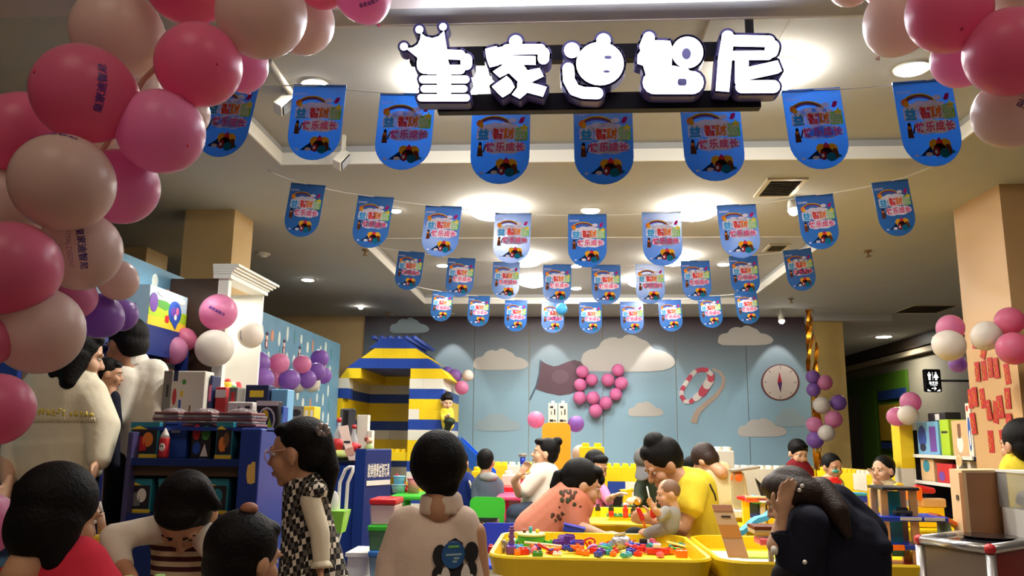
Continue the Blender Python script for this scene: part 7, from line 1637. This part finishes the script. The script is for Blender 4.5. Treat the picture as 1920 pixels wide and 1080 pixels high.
def card(x0, y0, x1, y1, w, d, lb):
    a = P(x0, y0, d); b = P(x1, y1, d + .05); w = w * mpp(a); t = thing('price_card', lb, 'card', a, 'leaning acrylic price cards'); dv = Vector((0, .006, 0)); ux = Vector((w, 0, 0)); f = lambda s, u, o=0: a.lerp(b, s) + ux * u + Vector((0, -o, 0))
    obj('card', MB(mat('card_tan', (226, 192, 150), .3)).hexa([f(0, 0), f(0, 1), f(0, 1) + dv, f(0, 0) + dv, f(1, 0), f(1, 1), f(1, 1) + dv, f(1, 0) + dv]), t)
    q = lambda s0, s1, u0, u1, m: MB(m).hexa([f(s0, u0, .002), f(s0, u1, .002), f(s0, u1, .0), f(s0, u0, .0), f(s1, u0, .002), f(s1, u1, .002), f(s1, u1, .0), f(s1, u0, .0)])
    obj('heading', q(.76, .79, .3, .75, K['dark']), t); obj('top_band', q(.88, 1, 0, 1, mat('card_rose', (196, 140, 110), .4)), t); obj('photo_print', q(.38, .62, 0, 1, mat('card_caramel', (212, 146, 72), .4)), t); obj('text_block', q(.05, .34, .05, .95, mat('card_sand', (206, 164, 128), .4)), t)
card(1366, 1046, 1334, 946, 38, 3.75, 'leaning tan price card in the second yellow tub, right of the man in yellow'); card(1524, 948, 1510, 893, 50, 6.3, 'tan price card standing behind the woman in navy')
# ---- busy toys in the tub at the back right
G4 = 'toys in the right rear tub'; B4 = lambda px, py: at(px, py)
q = at(1405, 985); toy('wooden_bridge', 'wooden toy bridge with pink deck and yellow pillars left of the woman in navy', q, [('deck', MB(PC['pink']).cbox(q + Vector((.09, 0, .17)), (.24, .12, .03), .006)), ('planks', MB(PC['cream']).cbox(q + Vector((.12, -.02, .19)), (.3, .12, .012), .003)), ('pillar', MB(PC['yellow']).box(q + Vector((-.02, 0, .08)), (.04, .06, .16))), ('pillar', MB(PC['yellow']).box(q + Vector((.14, 0, .08)), (.04, .06, .16))), ('blue_arch', MB(PC['blue']).box(q + Vector((.06, .03, .10)), (.12, .04, .10)))], G4)
pts = [P(1385 + 9 * i, 996 - 5.5 * i + 3 * math.sin(i * 1.3), 4.9) for i in range(8)]; mb = MB(PC['cyan']); [mb.hexa([a - Vector((0, 0, .03)), b - Vector((0, 0, .03)), b + Vector((0, .1, -.03)), a + Vector((0, .1, -.03)), a, b, b + Vector((0, .1, 0)), a + Vector((0, .1, 0))]) for a, b in zip(pts, pts[1:])]; t = toy('wavy_track', 'blue wavy toy track climbing beside the price card', pts[0], [('track', mb), ('support', MB(PC['yellow']).span((pts[3].x - .02, 5.0, .2), (pts[3].x + .02, 5.04, pts[3].z - .03)))], G4)
q = P(1390, 940, 6.0); q.z = .62; toy('toy_terminal', 'colourful toy airport terminal with orange lamp and glass shaft', q, [('plinth', MB(PC['white']).cbox(q + Vector((.06, 0, -.03)), (.36, .2, .05), .006)), ('shaft', MB(mat('clear_toy', (200, 190, 150), .2, alpha=.6)).box(q + Vector((-.02, 0, .12)), (.08, .08, .26))), ('orange_top', MB(PC['orange']).ell(q + Vector((-.02, 0, .22)), (.05, .05, .05))), ('roof', MB(PC['grey']).cbox(q + Vector((.03, 0, .28)), (.2, .14, .02), .006, Matrix.Rotation(-.15, 3, 'Y'))), ('leg_block', MB(PC['yellow']).box(q + Vector((.06, .02, -.31)), (.3, .12, .50)))], G4)
q = P(1418, 936, 5.7); toy('toy_plane', 'sky-blue toy plane with black tail and red nose', q, [('fuselage', MB(PC['cyan']).cap(q + Vector((-.02, 0, 0)), q + Vector((.12, 0, -.02)), .028, .02)), ('nose', MB(PC['red']).cap(q + Vector((-.12, 0, .01)), q + Vector((-.05, 0, .0)), .012, .026)), ('tail', MB(PC['black']).prism([(0, 0), (.10, 0), (-.04, .14)], q + Vector((.04, 0, .0)), (1, 0, 0), (0, 0, 1), (0, .02, 0)), ), ('wing', MB(PC['white']).cbox(q + Vector((.03, 0, -.01)), (.05, .24, .01), .003)), ('stand', MB(PC['white']).cyl((q.x + .04, q.y, .50), q + Vector((.04, 0, -.02)), .02))], G4)
q = at(1440, 995); q2 = P(1437, 1040, 3.8); toy('model_bench', 'wooden toy shop stand on a brown post in the second tub', Vector((q2.x, 3.8, TF)), [('top', MB(PC['pink']).cbox((q2.x + .06, 3.8, .66), (.2, .12, .03), .006)), ('roof', MB(PC['cream']).cbox((q2.x + .08, 3.82, .70), (.28, .14, .02), .005)), ('roof_edge', MB(PC['brown']).box((q2.x + .08, 3.82, .718), (.28, .14, .012))), ('post', MB(PC['grey']).box((q2.x + .02, 3.8, .60), (.02, .02, .10))), ('base', MB(PC['brown']).cbox((q2.x + .02, 3.8, .55), (.12, .08, .028), .004))], 'toys in the second tub')
q = at(1388, 1044); toy('white_play_board', 'white and lime play board on the floor of the second tub', Vector((T2X + .45, 4.0, TF)), [('board', MB(PC['white']).cbox((T2X + .45, 3.98, TF + .008), (.74, .6, .014), .004)), ('lime_strip', MB(mat('toy_lime', (190, 220, 60), .4)).cbox((T2X + .33, 4.1, TF + .02), (.3, .16, .012), .003))], 'toys in the second tub')
for i, (px, py, sx, sy, sz, c, lb) in enumerate(((1600, 970, .22, .12, .05, 'blue', 'blue toy deck right of the navy shoulder'), (1660, 973, .3, .14, .03, 'dgreen', 'long green toy road piece'), (1715, 972, .3, .16, .05, 'blue', 'wide blue toy deck behind the parking tower'), (1622, 973, .07, .05, .06, 'yellow', 'yellow L-shaped toy brick behind the tower'), (1604, 972, .09, .05, .05, 'red', 'red toy brick behind the navy shoulder'), (1588, 975, .08, .06, .05, 'green', 'bright green toy brick behind the navy shoulder'), (1640, 975, .05, .04, .04, 'yellow', 'small yellow brick near the green road piece'), (1700, 985, .3, .1, .02, 'dgreen', 'flat dark green plate at the tub\'s right front'), (1590, 968, .14, .08, .03, 'white', 'white toy plank behind the blue deck'), (1620, 972, .06, .05, .16, 'lilac', 'lilac toy tower beside the toddler'), (1420, 962, .1, .06, .06, 'green', 'green toy hill left of the woman in navy'), (1400, 972, .12, .08, .05, 'blue', 'blue toy water block left of the woman in navy'))): tb(px, py, sx, sy, sz, c, lb, 0, None, G4, max(2, int(sx / .05)))
q = P(1565, 912, 5.6); toy('toy_truck', 'red toy robot truck with orange base behind the price card', q, [('body', MB(PC['red']).cbox(q + Vector((0, 0, 0)), (.05, .05, .12), .008)), ('arms', MB(PC['red']).cbox(q + Vector((0, 0, .03)), (.09, .03, .03), .006)), ('base', MB(PC['orange']).cap(q + Vector((0, 0, -.09)), q + Vector((.04, 0, -.10)), .04, .03)), ('stand', MB(PC['white']).span((q.x - .02, 5.58, .53), (q.x + .02, 5.62, q.z - .10)))], G4)
q = P(1600, 926, 5.7); toy('toy_wagon', 'blue toy flatbed wagon left of the toddler', q, [('bed', MB(PC['cyan']).cbox(q, (.16, .07, .02), .005)), ('load', MB(PC['blue']).cbox(q + Vector((.04, 0, -.03)), (.08, .06, .05), .006)), ('frame', MB(PC['white']).span((q.x - .07, 5.68, .54), (q.x - .04, 5.72, q.z - .01))), ('wheel', MB(PC['black']).cyl(q + Vector((-.05, -.04, -.02)), q + Vector((-.05, .04, -.02)), .018, n=12)), ('tail', MB(PC['white']).span((q.x + .05, 5.68, .54), (q.x + .07, 5.72, q.z - .05)))], G4)
q = P(1712, 925, 5.8); toy('toy_digger', 'orange and red toy digger behind the parking tower', q, [('cab', MB(PC['orange']).cbox(q + Vector((0, 0, .0)), (.10, .08, .09), .015)), ('boom', MB(PC['red']).cap(q + Vector((.03, 0, .03)), q + Vector((.13, 0, .02)), .03, .02)), ('ring', MB(PC['yellow']).tube([q + Vector((-.09 + .03 * math.cos(a), 0, .03 + .03 * math.sin(a))) for a in [2 * PI * i / 14 for i in range(15)]], .012, 6)), ('bucket', MB(PC['wood']).cbox(q + Vector((.12, 0, -.06)), (.16, .08, .06), .01)), ('stand', MB(PC['yellow']).span((q.x - .08, 5.76, .54), (q.x + .18, 5.84, q.z - .09)))], G4)
q = P(1000, 900, 7.0); k = 1
t = thing('marble_run', 'clear marble run tower with navy, cyan and orange pieces held before the white-hoodie woman', 'toy', P(980, 928, 7.25))
for y0_, y1_, c, w in ((850, 856, 'grey', 15), (857, 870, 'blue', 10), (870, 876, 'cyan', 9), (878, 888, 'orange', 10), (889, 899, 'wood', 9), (899, 922, 'red', 8)): a = P(980, y1_, 7.25); b = P(980, y0_, 7.25); obj('segment', MB(PC[c]).cyl(a, b, w / 2 * mpp(a), n=14), t)
a = P(980, 922, 7.25); obj('foot', MB(PC['white']).cyl(Vector((a.x, a.y, zp)), a, .03, n=14), t)
# ---- right side: wooden crate, glass case, clear bin
c = P(1809, 950, 3.75); R = Matrix.Rotation(math.radians(-38), 3, 'Z'); zt = P(1809, 887, 3.75).z; t = thing('wooden_crate', 'tall plywood crate with an oval handle hole, pale side and brown side', 'crate', (c.x + .1, 3.9, 0))
e0 = Vector((c.x, 3.75, 0)); l = P(1781, 900, 3.95); r = P(1888, 900, 3.9); l = Vector((l.x, 3.95, 0)); r = Vector((r.x, 3.9, 0)); bk = l + r - e0
mp = mat('plywood_pale', (234, 200, 154), .45, var=.05, vscale=3); mb2 = mat('plywood_brown', (176, 122, 80), .45, var=.08, vscale=4)
def wall4(a, b, th, m, nm): u = (b - a).normalized(); n_ = Vector((-u.y, u.x, 0)) * th; Z = Vector((0, 0, zt)); obj(nm, MB(m).hexa([a, b, b + n_, a + n_, a + Z, b + Z, b + n_ + Z, a + n_ + Z]), t)
wall4(l, e0, .016, mp, 'pale_side'); wall4(e0, r, .016, mb2, 'brown_side'); wall4(r, bk, .016, mp, 'rear_side'); wall4(bk, l, .016, mb2, 'rear_side')
Z = Vector((0, 0, zt)); obj('top_rim', MB(mp).hexa([l + Z, e0 + Z, r + Z, bk + Z, l + Z * 1.012, e0 + Z * 1.012, r + Z * 1.012, bk + Z * 1.012]), t)
u = (e0 - l).normalized(); n_ = Vector((u.y, -u.x, 0)); hc = l.lerp(e0, .52); hc.z = P(1795, 933, 3.85).z; obj('handle_hole', MB(M_BLACK).prism([(x, y) for x, y in rrect(-.022, -.012, .022, .012, .01)], hc + n_ * .002, u, (0, 0, 1), -n_ * .004), t)
d = 3.62; a = P(1884, 1010, d); b = P(2030, 890, d); a.x = 1.966; t = thing('clear_bin', 'clear acrylic bin with a white lower half at the right border', 'bin', ((a.x + b.x) / 2, d + .12, 0)); zm = P(1890, 958, d).z
obj('white_half', MB(M_PLWHITE).span((a.x, d, 0), (b.x, d + .22, zm)), t); obj('clear_half', MB(mat('clear_acrylic', (206, 204, 198), .08, alpha=.45)).span((a.x, d, zm), (b.x, d + .24, b.z)), t); obj('top_rim', MB(M_PLWHITE).span((a.x - .004, d - .004, b.z), (b.x, d + .244, b.z + .01)), t); obj('contents', MB(mat('grey_toys', (70, 64, 66), .5)).ell(((a.x + b.x) / 2, d + .12, zm + .03), ((b.x - a.x) * .42, .1, .03)), t, kind=None)
obj('dark_contents', MB(mat('grey_toys', (70, 64, 66), .5)).ell((a.x + .05, d + .1, zm + .05), (.04, .05, .03)), t)
# glass case with steel tubes and red corners
zc = .70; q0 = onz(1724, 1012, zc); q1 = onz(1856, 1030, zc); dirn = (q1 - q0); q2 = onz(1980, 1010, zc); q3 = q0 + q2 - q1
t = thing('display_case', 'glass-topped display case with steel tube frame, red corner balls and red side', 'case', ((q0.x + q2.x) / 2, (q0.y + q2.y) / 2, 0)); mst = mat('brushed_steel', (206, 206, 206), .25, metal=.85); mrd = mat('red_corner', (190, 40, 44), .35)
for a, b in ((q0, q1), (q1, q2), (q2, q3), (q3, q0)): obj('top_tube', MB(mst).cyl(a, b, .019, n=14), t)
for q in (q0, q1, q2, q3): obj('corner_ball', MB(mrd).ell(q, .022), t); obj('leg_tube', MB(mst).cyl(Vector((q.x, q.y, 0)), q - Vector((0, 0, .02)), .018, n=14), t)
obj('glass_top', MB(mat('dark_glass', (46, 40, 44), .06, spec=.8)).hexa([q - Vector((0, 0, .006)) for q in (q0, q1, q2, q3)] + [q + Vector((0, 0, .004)) for q in (q0, q1, q2, q3)]), t)
dn = lambda q, z: Vector((q.x, q.y, z))
def pane(a, b, m, nm, z0=.05, z1=.68, th=.006): u = (b - a).normalized(); n_ = Vector((-u.y, u.x, 0)) * th; obj(nm, MB(m).hexa([dn(a, z0), dn(b, z0), dn(b + n_, z0), dn(a + n_, z0), dn(a, z1), dn(b, z1), dn(b + n_, z1), dn(a + n_, z1)]), t)
pane(q0, q1, mat('smoky_acrylic', (150, 132, 116), .15, alpha=.7), 'front_pane'); pane(q1, q2, mat('red_side_board', (140, 24, 26), .4), 'side_board'); pane(q3, q0, mat('red_side_board', (140, 24, 26), .4), 'side_board')
m = (q0 + q2) / 2; obj('inner_floor', MB(PC['cream']).hexa([dn(q.lerp(m, .05), .40) for q in (q0, q1, q2, q3)] + [dn(q.lerp(m, .05), .42) for q in (q0, q1, q2, q3)]), t); rg = m.lerp(q1, .4); obj('plate_on_glass', MB(mat('dark_plate', (30, 26, 28), .2)).lathe(dn(m, zc + .005), dn(m, zc + .016), [(0, .09), (1, .11)], 24), t)
for i in range(6): s = q0.lerp(q1, .25 + .13 * i) * .85 + m * .15; tt = thing('candy_toy', 'small red toy on the floor of the glass case, %s from the left' % ORD[i].split()[0], 'toy', dn(s, .42), 'red toys in the glass case'); obj('body', MB(PC['red' if i % 2 else 'orange']).ell(dn(s, .45), (.026, .026, .03)), tt); obj('cap', MB(PC['brown']).ell(dn(s, .478), (.014, .014, .01)), tt)
# toy shelf between block column and pillar
x0 = PX; yS = onx(1712, 852, x0).y; yN = PA.y + .03; kS = (yS - yN) / .81; t = thing('toy_shelf', 'white-edged toy shelf between the block column and the apricot pillar', 'shelf', (x0 + .2, (yS + yN) / 2, 0))
for z in (P(1710, 992, yS).z, P(1710, 900, yS).z, P(1710, 852, yS).z): slab('shelf', (x0, yN, z - .02), (x0 + .35, yS, z), M_DBLUE, t); slab('shelf_edge', (x0 - .012, yN, z - .022), (x0, yS, z + .004), M_SHELFW, t)
slab('back_board', (x0 + .33, yN, 0), (x0 + .35, yS, 1.22), K['navy'], t); slab('side_panel', (x0, yS, 0), (x0 + .35, yS + .02, 1.2), K['dark'], t); slab('base', (x0 + .02, yN + .01, 0), (x0 + .04, yS, .35), K['navy'], t)
zA = P(1710, 852, yS).z; zB = P(1710, 900, yS).z; YY = lambda y: yN + (y - 6.05) * kS
for y, w, h, c, z, pr_, lb in ((6.66, .32, .25, 'sky', zA, [(.05, .2, .45, .9, K['blue'], 'o'), (.6, .1, .9, .85, K['purple'], 'r'), (.1, .1, .4, .35, K['navy'], 'o')], 'wide sky-blue toy box on the upper shelf'), (6.42, .12, .26, 'lime', zA, [(.15, .62, .85, .68, K['dark'], 'r')], 'lime green box in the middle of the upper shelf'), (6.23, .20, .25, 'tan', zA, [(.3, .1, .7, .6, K['white'], 'o'), (.4, .5, .6, .9, K['brown'], 'r')], 'pale box with a bottle picture on the upper shelf'),
        (6.70, .20, .17, 'tan', zB, [(.2, .4, .7, .95, K['teal'], 'o')], 'tan box with a teal ball picture on the lower shelf'), (6.46, .22, .14, 'red', zB, [(.1, .1, .5, .6, K['purple'], 'o')], 'dark red box in the middle of the lower shelf'), (6.22, .18, .17, 'white', zB, [(.1, .0, .9, .4, K['red'], 'r'), (.2, .6, .8, .9, K['grey'], 'r')], 'white and red box on the lower shelf by the pillar')):
    tbox((x0 + .10, YY(y), z + .0005), (.16, w * .95 * kS, h * 1.05), K[c], lb, 'boxed toys on the right shelf', pr_, front=(-1, 0))
tbox((x0 + .06, YY(6.09), zA + .0005), (.1, .07, .38), M_CARD, 'narrow tall white box next to the apricot pillar', 'boxed toys on the right shelf', [(.2, .85, .6, .95, K['red'], 'r'), (.2, .1, .8, .75, K['blue'], 'o'), (.35, .2, .7, .5, K['white'], 'o')], front=(-1, 0))
p = Vector((x0 + .12, YY(6.62), zA + .263)); t2 = thing('dark_carton', 'dark carton with a small white panel lying on the sky-blue box', 'box', p); obj('carton', MB(K['dark']).cbox(p + Vector((.02, 0, .035)), (.12, .3, .07), .004), t2); obj('panel', MB(K['white']).box(p + Vector((-.042, -.02, .035)), (.004, .07, .05)), t2)
p = Vector((x0 - .02, YY(6.2), zA - .03)); t2 = thing('shelf_tag', 'round pale price tag hanging on the upper shelf edge', 'tag', p); obj('disc', MB(PC['cream']).cyl(p, p + Vector((.006, 0, 0)), .045, n=18), t2); obj('print', MB(K['tan']).cyl(p - Vector((.001, 0, 0)), p, .03, n=14), t2)
# red paper packets on the apricot pillar
mr = mat('packet_red', (178, 36, 30), .4); mgd = mat('packet_gold', (240, 190, 80), .35, metal=.3)
for i, (px, py, tl) in enumerate(((1828, 636, .1), (1846, 655, .5), (1835, 697, 0), (1846, 695, -.03), (1858, 689, .02), (1870, 690, -.05), (1889, 701, -.1), (1821, 748, .04), (1830, 744, 0), (1843, 747, -.06), (1891, 747, .02), (1856, 769, -.12), (1868, 773, .2), (1877, 763, -.08), (1827, 794, -.08), (1859, 828, 0), (1883, 827, -.14), (1895, 797, 0))):
    p = onx(px, py, PX); p.x = PX - .002 - .0035 * (i % 3); big = 1.1 if i > 11 else 1.0
    ww = ('top left', 'small one under the white balloon', 'first of the upper row', 'second of the upper row', 'third of the upper row', 'fourth of the upper row', 'right edge, upper', 'first of the middle row', 'second of the middle row', 'third of the middle row', 'right edge, middle', 'lower row, left', 'lower row, centre', 'lower row, topmost right', 'alone at the left edge', 'lowest, centre', 'lowest, right, tilted', 'right edge, lower')[i]
    t = thing('red_packet', 'red paper packet with gold brushwork on the apricot pillar: ' + ww, 'packet', p, 'red packets on the pillar'); R = Matrix.Rotation(tl, 3, 'X')
    obj('paper', MB(mr).box(p, (.003, .062 * big, .135 * big), R), t); mb = MB(mgd)
    for k in range(4): a = p + R @ Vector((-.0022, .012 * math.sin(k * 2.1 + i), .04 - .024 * k)); mb.tube([a, a + R @ Vector((0, .014, -.008)), a + R @ Vector((0, -.008, -.02))], .003, 4)
    obj('gold_brushwork', mb, t)
# gold foil streamers by the mural's right end
t = thing('foil_streamer', 'tall twisted gold foil streamer between mural and beige pillar', 'decoration', P(1524, 700, 10.5)); mgf = mat('gold_foil', (226, 142, 30), .22, metal=.9)
for s in range(4):
    pts = []
    for i in range(26): z = ZC - .02 - i * .085; a = i * .55 + s * 1.6; x = P(1524, 700, 10.5).x; pts.append(Vector((x + .045 * math.sin(a) * (1.1 - .4 * (i / 26)) + .012 * s - .02, 10.48 + .03 * math.cos(a), z)))
    mb = MB(mgf); vs = []
    for i, p in enumerate(pts): w = .022 + .008 * math.sin(i * 1.7 + s); a = i * .4 + s; vs += [p + Vector((w * math.cos(a), w * math.sin(a), 0)), p - Vector((w * math.cos(a), w * math.sin(a), 0))]
    mb.add(vs, [(2 * i, 2 * i + 1, 2 * i + 3, 2 * i + 2) for i in range(25)], True); obj('foil_strip', mb, t)
# toilet sign
d = 11.2; a = P(1735, 735, d); b = P(1764, 692, d); t = thing('toilet_sign', 'small lit black toilet direction sign with white figures and arrow', 'sign', ((a.x + b.x) / 2, d + .03, a.z)); w = b.x - a.x; h = b.z - a.z
obj('housing', MB(M_BLACK).cbox(((a.x + b.x) / 2, d + .03, (a.z + b.z) / 2), (w, .06, h), .02), t); E = emis('sign_white_glow', (240, 244, 240), 1.6); mb = MB(E); F_ = lambda u, v: (a.x + w * u, a.z + h * v)
def sp(pl): mb.prism([F_(*p) for p in pl], (0, d - .003, 0), (1, 0, 0), (0, 0, 1), (0, .002, 0))
for cx, sk in ((.30, 0), (.68, 1)):
    sp([(cx + .045 * math.cos(k * PI / 5), .84 + .03 * math.sin(k * PI / 5)) for k in range(10)]); sp([(cx - .09, .70), (cx + .09, .70), (cx + .10, .79), (cx - .10, .79)] if not sk else [(cx - .15, .62), (cx + .15, .62), (cx + .05, .79), (cx - .05, .79)]); sp([(cx - .06, .52), (cx + .06, .52), (cx + .06, .70), (cx - .06, .70)])
sp([(.485, .52), (.50, .52), (.50, .86), (.485, .86)]); add_text(mb, '洗手间', (a.x + w * .5, d - .003, a.z + h * .40), (1, 0, 0), (0, 0, 1), w * .5, E, .01); add_text(mb, 'Toilets', (a.x + w * .5, d - .003, a.z + h * .315), (1, 0, 0), (0, 0, 1), w * .42, E, .0)
sp([(.38, .145), (.6, .145), (.6, .175), (.38, .175)]); sp([(.52, .08), (.56, .08), (.66, .16), (.56, .24), (.52, .24), (.61, .16)]); sp([(.14, .04), (.34, .04), (.14, .13)]); sp([(.66, .04), (.86, .04), (.86, .13)]); obj('lit_marks', mb, t)
obj('wall_arm', MB(M_BLACK).cyl((b.x, d + .03, (a.z + b.z) / 2), (5.86, d + .03, (a.z + b.z) / 2), .015), t)
# ---- near table of the three children, lower left
z0 = P(330, 1082, 1.78).z; t = thing('craft_table', 'near play table of the three children, cut by the lower border', 'table', (-.78, 1.7, 0)); xa, xb = P(200, 1080, 1.78).x, P(430, 1080, 1.78).x
obj('tabletop', MB(M_PLWHITE).cbox(((xa + xb) / 2, 1.66, z0 - .02), (xb - xa, .24, .03), .008), t)
for x in (xa + .03, xb - .03): obj('leg', MB(M_PLWHITE).cyl((x, 1.66, 0), (x, 1.66, z0 - .035), .022), t)
mlg = mat('pale_green_block', (170, 220, 130), .4)
for i, (px, w, h) in enumerate(((300, 46, 12), (273, 30, 7), (240, 24, 8), (388, 16, 14))): p = P(px, 1080, 1.72); p.z = z0 - .005; k = mpp(p); t = thing('craft_block', 'pale green craft block on the near table, %s' % ('largest', 'flat one', 'small one at the elbow', 'pointed one at the right')[i], 'block', p, 'pale green craft blocks'); obj('body', MB(mlg).cbox(p + Vector((0, 0, h * k / 2)), (w * k, .05, h * k), .005), t); obj('knob', MB(mlg).cyl(p + Vector((0, 0, h * k)), p + Vector((0, 0, h * k + .006)), .01, n=12), t)
p = P(190, 1000, 2.2); t = thing('glue_bottle', 'slim bottle with white tip behind the girl in crimson', 'bottle', p); obj('body', MB(mat('peach_bottle', (200, 160, 130), .4)).lathe(P(192, 1000, 2.2), P(188, 962, 2.2), [(0, .012), (1, .010)], 12), t); obj('tip', MB(PC['white']).lathe(P(188, 962, 2.2), P(187, 940, 2.2), [(0, .009), (1, .003)], 12), t)
q = P(192, 1004, 2.2); t = thing('side_stand', 'dark little stand carrying the slim bottle', 'stand', (q.x, 2.2, 0)); obj('top', MB(K['yellow']).cbox((q.x, 2.2, q.z - .01), (.06, .06, .02), .004), t); obj('column', MB(M_DARKWOOD).cyl((q.x, 2.2, 0), (q.x, 2.2, q.z - .02), .02), t)
finish_pending()
# prints lie on the cloth they are printed on
from mathutils.bvhtree import BVHTree
TREES = {}
for o, per, nm, yb0 in CONFORM:
    g = [c for c in COL.objects if c.parent == per and c.name.split('.')[0] == nm][0]
    if g.name not in TREES: TREES[g.name] = BVHTree.FromPolygons([basis(g) @ v.co for v in g.data.vertices], [tuple(p.vertices) for p in g.data.polygons])
    last = yb0
    for v in o.data.vertices:
        h = TREES[g.name].ray_cast(Vector((v.co.x, yb0 - 2, v.co.z)), Vector((0, 1, 0)))[0]
        if h is not None: last = h.y
        v.co.y = last + (v.co.y - yb0)
